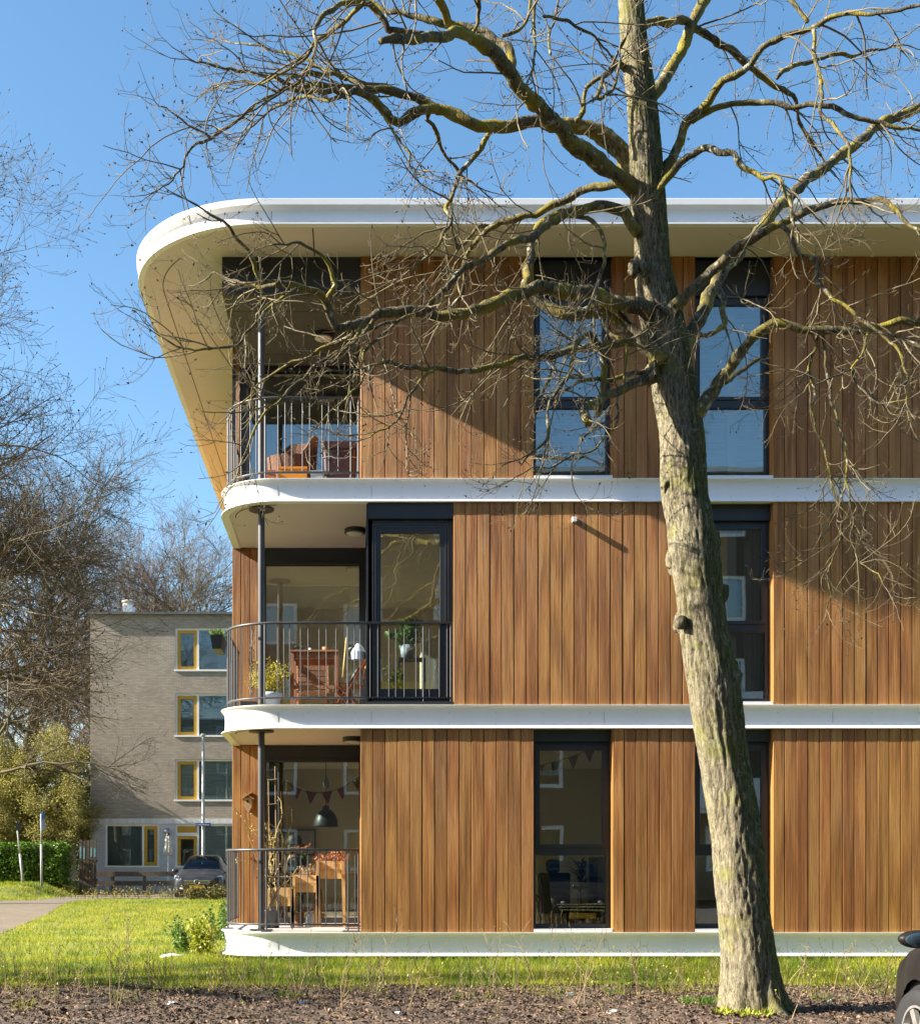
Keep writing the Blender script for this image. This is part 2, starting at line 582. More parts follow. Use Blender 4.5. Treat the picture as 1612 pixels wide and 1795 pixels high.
m_curtain = M('grey_green_curtain', (0.40, 0.42, 0.36), (0.33, 0.35, 0.30), scale=10, stretch=(3, 3, 0.1), rough=0.9)
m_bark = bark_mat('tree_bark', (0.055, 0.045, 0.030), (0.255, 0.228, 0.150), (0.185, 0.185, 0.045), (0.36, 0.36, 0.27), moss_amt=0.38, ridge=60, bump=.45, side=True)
m_limb = bark_mat('mossy_limb_bark', (0.035, 0.029, 0.020), (0.155, 0.135, 0.085), (0.27, 0.225, 0.030), (0.40, 0.40, 0.31), moss_amt=0.66, ridge=40, bump=0.6)
m_twig = M('twig_bark', (0.20, 0.165, 0.09), (0.10, 0.08, 0.045), scale=4, rough=0.85)
m_bud = M('dark_buds', (0.05, 0.035, 0.03), rough=0.8, rnd=0.4)
m_bark2 = M('background_bark', (0.12, 0.105, 0.055), (0.07, 0.06, 0.04), scale=3, rough=0.9)
m_twig2 = M('background_twigs', (0.13, 0.105, 0.06), (0.075, 0.06, 0.045), scale=1.2, rough=0.9)
m_twig3 = M('reddish_background_twigs', (0.16, 0.11, 0.085), (0.11, 0.075, 0.06), scale=0.8, rough=0.9)
m_ytwig = M('yellow_green_spring_twigs', (0.26, 0.235, 0.07), (0.17, 0.155, 0.055), scale=1.5, rough=0.9)
m_catkin = M('yellow_green_young_leaves', (0.40, 0.37, 0.10), rough=0.8, rnd=0.35, trans=0.3)
m_hedge = M('hedge_leaves', (0.13, 0.24, 0.02), (0.07, 0.15, 0.014), scale=4, rough=0.45, rnd=0.5, trans=0.3)
m_ever = M('dark_evergreen_leaves', (0.035, 0.065, 0.018), (0.025, 0.05, 0.014), scale=3, rough=0.6, rnd=0.5, trans=0.2)
m_leafg = M('fresh_green_leaves', (0.13, 0.23, 0.03), (0.09, 0.17, 0.025), scale=8, rough=0.5, rnd=0.4, trans=0.35)
m_leafy = M('yellow_green_leaves', (0.36, 0.38, 0.04), (0.28, 0.32, 0.03), scale=8, rough=0.5, rnd=0.35, trans=0.3)
m_grass = M('grass_blades', (0.13, 0.215, 0.008), (0.35, 0.37, 0.02), scale=1.1, rough=0.6, rnd=0.4, trans=0.5, lo=0.4, hi=0.62)
m_lawn = M('lawn_ground', (0.12, 0.15, 0.012), (0.20, 0.20, 0.025), scale=2.5, rough=0.95, bump=0.5, bscale=40)
m_soil = M('dark_soil', (0.060, 0.042, 0.030), (0.125, 0.092, 0.066), scale=4, rough=0.95, bump=1.0, bscale=18)
m_litter = M('dead_leaves', (0.175, 0.115, 0.075), (0.06, 0.038, 0.027), scale=9, rough=0.85, rnd=0.7)
m_straw = M('dry_stalks', (0.30, 0.22, 0.12), (0.16, 0.11, 0.065), scale=5, rough=0.85, rnd=0.3)
m_asphalt = M('asphalt', (0.06, 0.06, 0.06), (0.045, 0.045, 0.046), scale=12, rough=0.9, bump=0.4, bscale=120)
m_pave = brick_mat('brick_paving', (0.21, 0.175, 0.12), (0.14, 0.12, 0.085), (0.12, 0.10, 0.08), bw=0.21, rh=0.105, flat=True)
m_kerb = M('concrete_kerb', (0.36, 0.35, 0.33), (0.30, 0.29, 0.27), scale=5, rough=0.9)
m_plank = wood_mat('planter_wood', (0.36, 0.22, 0.08), (0.52, 0.34, 0.13), (0.62, 0.44, 0.20), rnd=0.12, gscale=1.5)
m_teak = wood_mat('red_brown_furniture_wood', (0.16, 0.05, 0.018), (0.27, 0.095, 0.03), (0.36, 0.15, 0.06), rnd=0.2, gscale=2)
m_oldwood = M('weathered_fence_wood', (0.13, 0.105, 0.075), (0.085, 0.07, 0.05), scale=10, stretch=(1, 1, 0.2), rough=0.9)
m_zinc = M('galvanised_zinc', (0.36, 0.38, 0.40), (0.28, 0.30, 0.32), scale=9, rough=0.45, metal=0.5)
m_wicker = M('wicker_basket', (0.20, 0.095, 0.05), (0.10, 0.05, 0.03), scale=60, rough=0.8, bump=0.8, bscale=90)
m_brownpl = M('dark_brown_plastic', (0.045, 0.022, 0.022), rough=0.4)
m_orange = M('orange_plastic', (0.75, 0.28, 0.02), rough=0.4)
m_potblue = M('blue_grey_pot', (0.38, 0.45, 0.55), (0.33, 0.40, 0.50), scale=6, rough=0.5)
m_terra = M('terracotta', (0.45, 0.16, 0.07), rough=0.8)
m_whitepl = M('white_plastic', (0.75, 0.76, 0.77), rough=0.5)
m_red = M('red_fabric', (0.50, 0.045, 0.035), rough=0.9)
m_green = M('green_fabric', (0.03, 0.16, 0.08), rough=0.9)
m_pink = M('purple_pink_fabric', (0.32, 0.05, 0.10), rough=0.9)
m_yellowf = M('yellow_fabric', (0.60, 0.36, 0.03), rough=0.9)
m_cloth = M('dark_clothing', (0.025, 0.026, 0.030), rough=0.9)
m_skin = M('skin', (0.50, 0.30, 0.21), rough=0.6)
m_hair = M('dark_hair', (0.022, 0.015, 0.012), rough=0.6)
m_greycab = M('grey_cabinet', (0.40, 0.42, 0.44), rough=0.5)
m_beige = M('birdhouse_wood', (0.52, 0.36, 0.20), (0.42, 0.28, 0.15), scale=14, rough=0.8)
m_bluesign = M('blue_sign_face', (0.02, 0.11, 0.36), rough=0.4)
m_whitesign = M('white_sign_lettering', (0.8, 0.8, 0.8), rough=0.4)
m_post = M('grey_painted_post', (0.42, 0.44, 0.42), (0.34, 0.36, 0.34), scale=6, rough=0.5)
m_canvas = M('off_white_canvas', (0.66, 0.62, 0.54), (0.55, 0.52, 0.45), scale=12, rough=0.9)
m_paintgrey = M('grey_car_paint', (0.030, 0.034, 0.045), rough=0.35, metal=0.1, spec=.3, coat=0.25)
m_paintblack = M('black_car_paint', (0.010, 0.0095, 0.0095), (0.018, 0.016, 0.015), scale=5, rough=0.42, spec=.14)
m_carglass = glass_mat('car_glass', tint=(0.25, 0.32, 0.36), base=0.0, gain=0.75)
m_chrome = M('chrome', (0.75, 0.76, 0.78), rough=0.18, metal=1.0)
m_alloy = M('dull_alloy', (0.42, 0.41, 0.39), (0.30, 0.28, 0.26), scale=20, rough=0.45, metal=0.6)
m_lens = M('headlamp_lens', (0.55, 0.58, 0.60), rough=0.12, metal=0.5, coat=1.0)
m_plate = M('yellow_plate', (0.65, 0.42, 0.02), rough=0.5)
m_taillight = M('dark_red_lens', (0.25, 0.01, 0.01), rough=0.2)
m_backglass = glass_mat('flats_glass', tint=(0.85, 0.92, 0.92), base=0.03, gain=1.0)
m_blind2 = M('pale_flats_blind', (0.62, 0.68, 0.68), (0.50, 0.56, 0.58), scale=30, stretch=(0.05, 0.05, 1), rough=0.9, lo=0.45, hi=0.55)
m_blind3 = M('blue_grey_flats_blind', (0.26, 0.32, 0.36), (0.20, 0.25, 0.29), scale=30, stretch=(0.05, 0.05, 1), rough=0.9, lo=0.45, hi=0.55)

# ---------------------------------------------------------------- the timber-clad apartment building
rb = random.Random(5)
YF = 16.03                 # face of the boards
LIP = 16.0                 # outer edge of the white bands
YB = 18.40                 # rear wall of the corner balconies
XL = -1.84                 # left flank
XR = 13.2
Z_F = [(0.06, 0.376), (3.066, 3.38), (6.056, 6.364)]
Z_S = 9.30                 # roof soffit
bld = thing('apartment_building', 'timber-clad three-storey apartment block with white curved floor bands and corner balconies', 'building', (4.0, 20.0, 0))


def fx(px):
    return PX(px, YF)


def cladding(x0, x1, z0, z1, y=YF, end_left=True, name='wood_cladding'):
    mb = MB()
    n = max(1, round((x1 - x0) / 0.1575))
    w = (x1 - x0) / n
    g = 0.0085
    for i in range(n):
        a, b = x0 + i * w, x0 + (i + 1) * w - g
        if i == n - 1:
            b = x1
        ya, yb = y + rb.uniform(-.0015, .0015), y + rb.uniform(-.0015, .0015)
        c = rb.random()
        zz = z0 + rb.uniform(-.002, .002)
        ch = 0.004
        vs = [(a, ya + ch, zz), (a + ch, ya, zz), (b - ch, yb, zz), (b, yb + ch, zz), (b, yb + .024, zz), (a, ya + .024, zz)]
        vs += [(p[0], p[1], z1) for p in vs]
        fs = [(0, 1, 7, 6), (1, 2, 8, 7), (2, 3, 9, 8), (3, 4, 10, 9), (4, 5, 11, 10), (5, 0, 6, 11), (0, 5, 4, 3, 2, 1), (6, 7, 8, 9, 10, 11)]
        mb.add(vs, fs, 0, c)
        # rows of faint screw heads
    mb.box(x0 + .004, x1 - .004, y + .027, y + .06, z0 + .004, z1 - .004, 1)
    return mb.build(name, [m_wood, m_seam], bld)


def arc_path(left, lip, r, far, n=22, right=XR):
    """plan path of a band: from the far left back, round the corner, along the front"""
    pts = [(left, far), (left, lip + r)]
    for i in range(1, n):
        a = PI - (PI / 2) * i / n
        pts.append((left + r + r * math.cos(a), lip + r - r * math.sin(a)))
    pts += [(left + r, lip), (right, lip)]
    return pts


def offset_path(path, d):
    """shift a plan path inwards (to its right-hand side = towards the building)"""
    out = []
    n = len(path)
    for i, (x, y) in enumerate(path):
        a = Vector(path[max(i - 1, 0)]); b = Vector(path[min(i + 1, n - 1)])
        t = (b - a).normalized()
        nx, ny = -t.y, t.x          # left normal of travel direction (back->front->right) points into the building
        out.append((x + nx * d, y + ny * d))
    return out


def sweep(path, prof, mb, mi=0):
    """prof: (inset, z)"""
    rows = [offset_path(path, d) for d, z in prof]
    n = len(path)
    vs = []
    for (d, z), row in zip(prof, rows):
        vs += [(x, y, z) for x, y in row]
    fs = []
    for i in range(len(prof) - 1):
        for j in range(n - 1):
            fs.append((i * n + j, i * n + j + 1, (i + 1) * n + j + 1, (i + 1) * n + j))
    mb.add(vs, fs, mi)


FAR = 40.0
balc_path = arc_path(-1.83, LIP, 0.80, FAR)
BACKP = [(XR, FAR)]
for k, (zb, zt) in enumerate(Z_F):
    h = zt - zb
    mb = MB()
    prof = [(.115, zb), (0, zb), (0, zb + .010), (.030, zb + .020), (.047, zb + .045), (.054, zb + .085), (.055, zb + h * .5), (.054, zt - .095),
            (.046, zt - .050), (.030, zt - .026), (.004, zt - .012), (0, zt - .010), (0, zt), (.16, zt + .001)]
    sweep(balc_path, prof, mb)
    xx = -.6
    while xx < XR - .3:
        for zz in (zb + .075, zt - .105):
            mb.lathe([(.004, LIP + .049), (.004, LIP + .057)], (xx, 0, zz), 8, mi=1, axis='Y')
        xx += .62
    ob = mb.build('floor_band', [m_white, m_steel], bld, smooth=True)
    ob.data.set_sharp_from_angle(angle=R(32))
    # thin joints between the band panels
    for px in (487, 651, 1060, 1462, 1700, 1960):
        x = PX(px, LIP)
        j = MB().box(x - .0013, x + .0013, LIP + .0525, LIP + .06, zb + .06, zt - .06)
        j.build('panel_joint', m_seam, ob)
    # concrete slab inside the band
    sl = MB()
    inner = offset_path(balc_path, .09)
    sl.prism([(x, y) for x, y in inner] + BACKP, zb + .012, zt - .008, 0)
    sl.build('floor_slab', [m_deck if k == 0 else m_soffit], bld)
    # deck tiles on the balcony
    dk = MB()
    dpath = [p for p in offset_path(balc_path, .17) if p[1] < YB - .01]
    dpath = [(dpath[0][0], YB - .03)] + dpath[:-1] + [(0.20, LIP + .17), (0.20, YB - .03)]
    dk.prism(dpath, zt - .006, zt + .004)
    dk.build('balcony_deck', m_deck, bld)
    if k:
        # edge joint of the soffit under the balcony
        sj = MB()
        pth = [p for p in offset_path(balc_path, .20) if p[1] < YB]
        for a, b in zip(pth[:-1], pth[1:]):
            if b[0] < 0.1:
                sj.bar((a[0], a[1], zb + .0105), (b[0], b[1], zb + .0105), .012, .005)
        sj.build('soffit_joint', m_seam, bld)

# plinth below the lowest band (dark recess)
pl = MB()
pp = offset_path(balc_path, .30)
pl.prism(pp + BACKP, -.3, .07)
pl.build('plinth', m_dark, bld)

# roof: deep curved eave
roof_path = arc_path(-3.02, 15.19, 1.88, FAR, n=30)
zt = Z_S + .31
mb = MB()
prof = [(.10, Z_S - .002), (.02, Z_S - .002), (.02, Z_S + .02), (.055, Z_S + .035), (.075, Z_S + .07), (.08, Z_S + .12), (.08, Z_S + .17), (.072, Z_S + .195),
        (.05, Z_S + .213), (.012, Z_S + .225), (0, Z_S + .23), (0, zt - .006), (.006, zt), (.22, zt + .01)]
sweep(roof_path, prof, mb)
rbnd = mb.build('roof_band', m_white, bld, smooth=True)
rbnd.data.set_sharp_from_angle(angle=R(32))
for px in (475, 935, 1395):
    x = PX(px, 15.19)
    MB().box(x - .003, x + .003, 15.19 + .076, 15.19 + .09, Z_S + .05, Z_S + .2).build('panel_joint', m_seam, rbnd)
rf = MB()
rp = offset_path(roof_path, .10)
rf.prism(rp + BACKP, zt - .06, zt + .005)
rf.build('roof_deck', m_dark, bld)
# soffit board with an opening above the corner loggia
sf = MB()
outer = offset_path(roof_path, .06)
half = [p for p in outer if p[1] < YF + .02]
XI = -1.74
# strip in front of the facade
front = [(XI, YF + .02)] + [p for p in outer if p[1] <= YF + .02 and p[0] > -2.9] + [(XR, YF + .02)]
left = [p for p in outer if p[1] > YF + .02]
cut = [p for p in outer if p[1] <= YF + .02][0]
sf.prism([(left[0][0], FAR)] + left[1:] + [cut, (cut[0], YF + .02)][:1] + [(XI, YF + .02), (XI, FAR)], Z_S, Z_S + .05)
sf.prism([cut] + [p for p in outer if p[1] <= YF + .02][1:] + [(XR, YF + .02)] + [(XI, YF + .02)], Z_S, Z_S + .05)
sf.build('roof_soffit', m_soffit, bld)
sj = MB()
pth = [p for p in offset_path(roof_path, .36)]
for a, b in zip(pth[:-1], pth[1:]):
    if b[0] < -2.2 or a[1] > 17.6:
        sj.bar((a[0], a[1], Z_S - .002), (b[0], b[1], Z_S - .002), .012, .005)
for y in (17.0, 18.35, 19.7, 21.05, 22.4, 23.75):
    sj.bar((-2.57, y, Z_S - .001), (XI - .03, y, Z_S - .001), .006, .004)
for px in (548,):
    sj.bar((PX(px, 15.3), 15.32, Z_S - .002), (PX(px, 15.3), YF, Z_S - .002), .014, .005)
sj.build('soffit_joint', m_seam, bld)

# core: flank wall and roof-height upstand so nothing is see-through from the side
fl = MB()
for (z0, z1), c in zip(((.376, 3.07), (3.38, 6.06), (6.364, 9.30)), (.3, .6, .45)):
    fl.box(XL, XL + .20, YB + .06, 19.0, z0, z1, 0, c)
    fl.box(XL, XL + .20, 22.2, FAR, z0, z1, 0, c)
    fl.box(XL, XL + .20, 19.0, 22.2, z1 - .25, z1, 0, c)
    MB().box(XL + .08, XL + .086, 19.0, 22.2, z0, z1 - .25).build('added_flank_pane', m_glass, bld)  # unseen flank glazing, added so sun enters and brightens the rooms
    for y0_ in (19.0, 20.56, 22.13):
        MB().box(XL + .05, XL + .13, y0_, y0_ + .07, z0, z1 - .25).build('added_flank_frame', m_anth, bld)
fl.build('flank_wall', m_wood, bld)
bk = MB()
bk.box(XR - .2, XR, YF + .02, FAR, .37, 9.3, 0)
bk.box(XL, XR, FAR - .2, FAR, .37, 9.3, 0)
bk.build('rear_wall', m_soffit, bld)


def window(x0, x1, zb, ztop, head, split=True, mullion=None, name='window', yfr=16.19, gb=(.065, .095), transom=(0.585, .125), head_mat=None, sill=True, thick=.055):
    """recessed window: header panel, frame with transom, two panes, white sill; x0..x1 clear opening"""
    w = thing_part(name)
    zf = ztop - head
    if head > 0.01:
        hd = MB().box(x0, x1, yfr - .05, yfr + .06, zf + .004, ztop)
        hd.build('header_panel', head_mat or m_anth, w)
    fr = MB()
    fr.box(x0, x0 + thick, yfr, yfr + .09, zb + .05, zf)
    fr.box(x1 - thick, x1, yfr, yfr + .09, zb + .05, zf)
    fr.box(x0 + thick, x1 - thick, yfr, yfr + .09, zf - thick, zf)
    fr.box(x0 + thick, x1 - thick, yfr, yfr + .09, zb + .05, zb + .05 + thick)
    if split:
        zt_ = zb + .05 + (zf - zb - .05) * (1 - transom[0])
        fr.box(x0 + thick, x1 - thick, yfr + .002, yfr + .085, zt_ - transom[1] / 2, zt_ + transom[1] / 2)
    fr.build('frame', m_anth, w, bevel=.004)
    if split:
        sa = MB()          # opening sash of the upper light, proud of the frame
        a, b, c, d = x0 + thick - .012, x1 - thick + .012, zt_ + transom[1] / 2 - .02, zf - thick + .012
        s = gb[0]
        sa.box(a, a + s, yfr - .012, yfr + .05, c, d)
        sa.box(b - s, b, yfr - .012, yfr + .05, c, d)
        sa.box(a + s, b - s, yfr - .012, yfr + .05, d - s, d)
        sa.box(a + s, b - s, yfr - .012, yfr + .05, c, c + s * .7)
        sa.build('sash', m_anth, w, bevel=.004)
        MB().box(a + s - .004, b - s + .004, yfr + .015, yfr + .021, c + .02, d - s + .004).build('upper_pane', m_glass, w)
        MB().box(x0 + thick - .004, x1 - thick + .004, yfr + .035, yfr + .041, zb + .05 + thick - .01, zt_ - transom[1] / 2 + .004).build('lower_pane', m_glass, w)
    else:
        MB().box(x0 + thick - .004, x1 - thick + .004, yfr + .035, yfr + .041, zb + .05 + thick - .01, zf - thick + .004).build('pane', m_glass, w)
    if sill:
        MB().box(x0 + .002, x1 - .002, YF - .002, yfr + .10, zb + .006, zb + .045).build('sill', m_white, w)
    return w


def thing_part(name, parent=None, loc=(0, 0, 0)):
    o = bpy.data.objects.new(name, None)
    o.empty_display_size = .1
    COL.objects.link(o)
    o.parent = parent or bld
    o.location = loc
    return o


levels = [(Z_F[0][1], Z_F[1][0]), (Z_F[1][1], Z_F[2][0]), (Z_F[2][1], Z_S)]
WIN = [(fx(935), fx(1073.5)), (fx(1218), fx(1355)), (fx(1660), fx(1797)), (fx(2020), fx(2157))]
for lv, (zb, zt) in enumerate(levels):
    spans = []
    start = fx(632) if lv != 1 else fx(795)
    wins = list(WIN) if lv != 1 else WIN[1:]
    for a, b in wins:
        spans.append((start, a))
        start = b
    spans.append((start, XR))
    for a, b in spans:
        cladding(a, b, zb + .004, zt - .002)
    head = .165 if lv < 2 else .47
    if lv == 1:
        head = .215
    for i, (a, b) in enumerate(wins):
        window(a, b, zb, zt, head)
        # timber reveals on both sides
        rv = MB()
        rv.box(a - .022, a, YF + .03, 16.30, zb + .004, zt - .004, 0, .4)
        rv.box(b, b + .022, YF + .03, 16.30, zb + .004, zt - .004, 0, .8)
        rv.build('window_reveal', m_wood, bld)

# solid wall body behind the boards (between windows), leaving the openings free
for lv, (zb, zt) in enumerate(levels):
    body = MB()
    start = fx(632) + .01 if lv != 1 else fx(795) + .01
    wins = list(WIN) if lv != 1 else WIN[1:]
    for a, b in wins:
        body.box(start, a - .024, YF + .062, 16.34, zb, zt)
        start = b + .024
    body.box(start, XR - .01, YF + .062, 16.34, zb, zt)
    body.build('inner_wall', m_inwall, bld)

# corner loggias
GX0, GX1 = PX(466, YB), PX(629, YB)
for lv, (zb, zt) in enumerate(levels):
    right = fx(632) if lv != 1 else fx(645)
    top = zt
    if lv == 2:
        top = 8.83
        # lowered loggia ceiling and its dark front header
        MB().box(XI, fx(632) - .002, YF + .02, YF + .10, top - .01, Z_S + .02).build('loggia_header', m_dark, bld)
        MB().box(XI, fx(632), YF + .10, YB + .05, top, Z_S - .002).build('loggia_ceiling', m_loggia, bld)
        sj = MB()
        for y in (16.6, 17.3, 18.0):
            sj.bar((XI + .01, y, top - .001), (fx(632) - .01, y, top - .001), .008, .004)
        sj.build('ceiling_joint', m_seam, bld)
    xw = XL if lv < 2 else PX(413, YB)
    xe = PX(455, YB) if lv < 2 else PX(420, YB)
    gx0 = GX0 if lv < 2 else PX(436, YB)
    cladding(xw, xe, zb + .004, top - .002, y=YB)
    if lv == 2:
        MB().box(XL, xw, YB, YB + .08, zb, top).build('corner_post', m_anth, bld)
    w = thing_part('balcony_glazing')
    fr = MB()
    fr.box(xe + .002, gx0, YB + .01, YB + .12, zb + .01, top - .002)
    fr.box(GX1, right + .05, YB + .01, YB + .12, zb + .01, top - .002)
    hh = .245 if lv < 2 else .09
    fr.box(gx0, GX1, YB + .01, YB + .12, top - hh, top - .002)
    fr.box(gx0, GX1, YB - .008, YB + .06, top - hh, top - hh + .045)
    fr.box(gx0, GX1, YB + .01, YB + .12, zb + .01, zb + .085)
    fr.build('frame', m_anth, w, bevel=.004)
    MB().box(gx0 - .004, GX1 + .004, YB + .05, YB + .056, zb + .08, top - hh + .004).build('pane', m_glass, w)
    # inner cheek of the loggia on the right
    if lv != 1:
        cladding_side = MB()
        n = 15
        for i in range(n):
            y0 = YF + .03 + i * (YB - YF - .03) / n
            y1 = YF + .03 + (i + 1) * (YB - YF - .03) / n - .01
            cladding_side.box(right + .002, right + .024, y0, y1, zb + .004, top - .002, 0, rb.random())
        cladding_side.build('wood_cladding', m_wood, bld)
        MB().box(right + .026, right + .2, YF + .07, YB, zb, zt - .004).build('inner_wall', m_inwall, bld)
    else:
        # glazed cheek and the tall balcony door of the middle floor
        d = window(fx(645), fx(794), zb, zt, .215, split=False, name='balcony_door', yfr=16.10, thick=.17)
        for ch in d.children:
            if ch.name.startswith('sill'):
                ch.data.materials[0] = m_anth
        ds = MB()
        x0, x1 = fx(645) + .055, fx(794) - .055
        z0, z1 = zb + .07, zt - .215 - .055
        for dd in (0, .035):
            ds.box(x0 + dd, x0 + dd + .012, 16.092, 16.10, z0 + dd, z1 - dd)
            ds.box(x1 - dd - .012, x1 - dd, 16.092, 16.10, z0 + dd, z1 - dd)
            ds.box(x0 + dd + .012, x1 - dd - .012, 16.092, 16.10, z1 - dd - .012, z1 - dd)
        ds.build('door_profile', m_steel, d)
        ck = thing_part('balcony_glazing')
        fr = MB()
        X = fx(645)
        for y in (16.10, 17.15, YB - .06):
            fr.box(X - .02, X + .06, y, y + .09, zb + .01, zt - .003)
        fr.box(X - .018, X + .058, 16.19, YB - .06, zt - .24, zt - .003)
        fr.box(X - .018, X + .058, 16.19, YB - .06, zb + .01, zb + .10)
        fr.build('frame', m_anth, ck)
        MB().box(X + .012, X + .018, 16.19, YB - .06, zb + .1, zt - .24).build('pane', m_glass, ck)

# rooms behind the glass
for lv, (zb, zt) in enumerate(levels):
    rm = MB()
    rm.box(XL + .2, XR - .2, 22.6, 22.75, zb, zt, 0)
    rm.box(5.02, 5.14, 16.34, 22.6, zb, zt, 0)
    if lv == 2:
        rm.box(2.0, 2.1, 16.34, 22.6, zb, zt, 0)
    rm.box(9.0, 9.12, 16.34, 22.6, zb, zt, 0)
    rm.build('room_wall', m_inwall, bld)
    fl = MB().box(XL + .2, XR - .2, YB + .12, 22.6, zb - .001, zb + .012).box(fx(632) + .2 if lv != 1 else fx(645) + .06, XR - .2, 16.34, YB + .12, zb - .001, zb + .012)
    fl.build('room_floor', m_infloor, bld)
    if lv < 2:
        cl = MB().box(XL + .2, XR - .2, YB + .12, 22.6, zt - .03, zt + .005).box(fx(632) + .2, XR - .2, 16.34, YB + .12, zt - .03, zt + .005)
        cl.build('room_ceiling', m_ceil, bld)
    else:
        MB().box(XL + .2, XR - .2, 16.34, 22.6, Z_S - .03, Z_S - .005).build('room_ceiling', m_ceil, bld)

# columns
for lv, (zb, zt) in enumerate(levels):
    top = zt if lv < 2 else 8.83
    cx, cy = -1.245, 16.37
    c = MB()
    c.lathe([(.17, top - .012), (.17, top)], (cx, cy, 0), 28)
    c.lathe([(.045, zb + .02), (.045, top - .012)], (cx, cy, 0), 20)
    c.box(cx - .15, cx + .15, cy - .07, cy + .07, zb + .004, zb + .022)
    c.build('column', m_steel, bld, smooth=False)

# balustrades
for lv, (zb, zt) in enumerate(levels):
    rl = thing_part('railing', None, (0, 0, 0))
    xe = fx(630) if lv != 1 else fx(792)
    path = [p for p in offset_path(balc_path, .085)]
    fine = [(path[0][0], YB - .02)]
    for p in path[1:-1]:
        fine.append(p)
    fine.append((xe, path[-1][1]))
    # dense polyline with arc length
    P_ = [Vector((x, y, 0)) for x, y in fine]
    hz, lz = zb + 1.09, zb + .10
    MB().tube([(p.x, p.y, hz) for p in P_], .019, 8).build('handrail', m_steel, rl, smooth=True)
    MB().tube([(p.x, p.y, lz) for p in P_], .015, 6).build('bottom_rail', m_steel, rl, smooth=True)
    seg = [(P_[i + 1] - P_[i]).length for i in range(len(P_) - 1)]
    tot = sum(seg)
    s, k, rr = .02, 0, random.Random(11 + lv)
    proto = MB().tube([(0, 0, lz), (0, 0, hz)], .0075, 6)
    post = MB().tube([(0, 0, zb + .005), (0, 0, hz)], .013, 6)
    post.box(-.07, .07, -.03, .03, zb + .004, zb + .02)
    pme = dme = None
    pat = [.082, .135, .10, .155, .088, .12, .165, .09]
    while s < tot:
        a, i = s, 0
        while i < len(seg) - 1 and a > seg[i]:
            a -= seg[i]
            i += 1
        q = P_[i].lerp(P_[i + 1], a / seg[i])
        kind = 'rail_post' if k % 9 == 4 else 'baluster'
        src = dme if kind == 'rail_post' else pme
        if src is None:
            b = (post if kind == 'rail_post' else proto).build(kind, m_steel, None)
            if kind == 'rail_post':
                dme = b.data
            else:
                pme = b.data
        else:
            b = bpy.data.objects.new(kind, src)
            COL.objects.link(b)
        b.parent = rl
        b.location = Vector((q.x, q.y, 0)) - origin_of(rl)
        s += pat[k % len(pat)] * rr.uniform(.92, 1.08)
        k += 1
    b = bpy.data.objects.new('rail_post', dme)
    COL.objects.link(b)
    b.parent = rl
    b.location = Vector((P_[-1].x - .014, P_[-1].y, 0)) - origin_of(rl)

# ceiling lamps and a bracket on the boards
for px, py, z, lbl in ((567, 589, 8.83, 'round ceiling lamp above the top floor balcony'), (622, 931, 6.056 + .012, 'round ceiling lamp above the middle floor balcony'),
                       (619, 1296, 3.066 + .012, 'round ceiling lamp above the ground floor balcony, half hidden by the boards')):
    Y = (z - CAMZ - .03) * F_PX / (CY - py)
    x = PX(px, Y)
    t = thing('ceiling_lamp', lbl, 'ceiling lamp', (x, Y, z - .07), 'round lamps on the balcony ceilings')
    MB().lathe([(.145, z - .065), (.15, z - .06), (.15, z - .001)], (x, Y, 0), 28).build('lamp_housing', m_anth, t, smooth=False)
    MB().lathe([(.03, z - .085), (.10, z - .08), (.128, z - .066)], (x, Y, 0), 28).build('lamp_shade', m_lampdisc, t, smooth=True)
br = MB().box(fx(1002), fx(1009), YF - .07, YF + .004, PZ(916, YF), PZ(908, YF), 0)
br = recentre(br.build('wall_bracket', m_whitepl), (fx(1005), YF, PZ(912, YF)))
tag(br, 'small white bracket sticking out of the middle floor timber boards', 'bracket')

# ---------------------------------------------------------------- bare trees
def smooth_path(pts, step):
    """Catmull-Rom through control points (each a tuple of floats), resampled"""
    pts = np.asarray(pts, float)
    n = len(pts)
    out = []
    for i in range(n - 1):
        p0, p1, p2, p3 = pts[max(i - 1, 0)], pts[i], pts[i + 1], pts[min(i + 2, n - 1)]
        k = max(1, int(np.linalg.norm((p2 - p1)[:3]) / step))
        for j in range(k):
            t = j / k
            out.append(0.5 * (2 * p1 + (p2 - p0) * t + (2 * p0 - 5 * p1 + 4 * p2 - p3) * t * t + (3 * p1 - p0 - 3 * p2 + p3) * t ** 3))
    out.append(pts[-1])
    return np.asarray(out)


def rand_unit(g):
    v = g.normal(size=3)
    return v / np.linalg.norm(v)


def wander(p, d, length, steps, g, curl=0.25, up=0.0, droop=0.0):
    pts = [np.array(p)]
    d = np.array(d) / np.linalg.norm(d)
    st = length / steps
    for i in range(steps):
        t = (i + 1) / steps
        d = d + g.normal(size=3) * curl + np.array([0, 0, up * t - droop * (1 - t)])
        d /= np.linalg.norm(d)
        pts.append(pts[-1] + d * st)
    return np.array(pts)


def side_dir(t, g, lo=30, hi=75, flat=0.0):
    """a direction leaving tangent t at an angle"""
    t = t / np.linalg.norm(t)
    for _ in range(8):
        r = rand_unit(g)
        r[1] *= 1 - 0.0 * flat
        r = r - t * r.dot(t)
        nr = np.linalg.norm(r)
        if nr > 0.2:
            break
    r /= nr
    a = R(g.uniform(lo, hi))
    return t * math.cos(a) + r * math.sin(a)


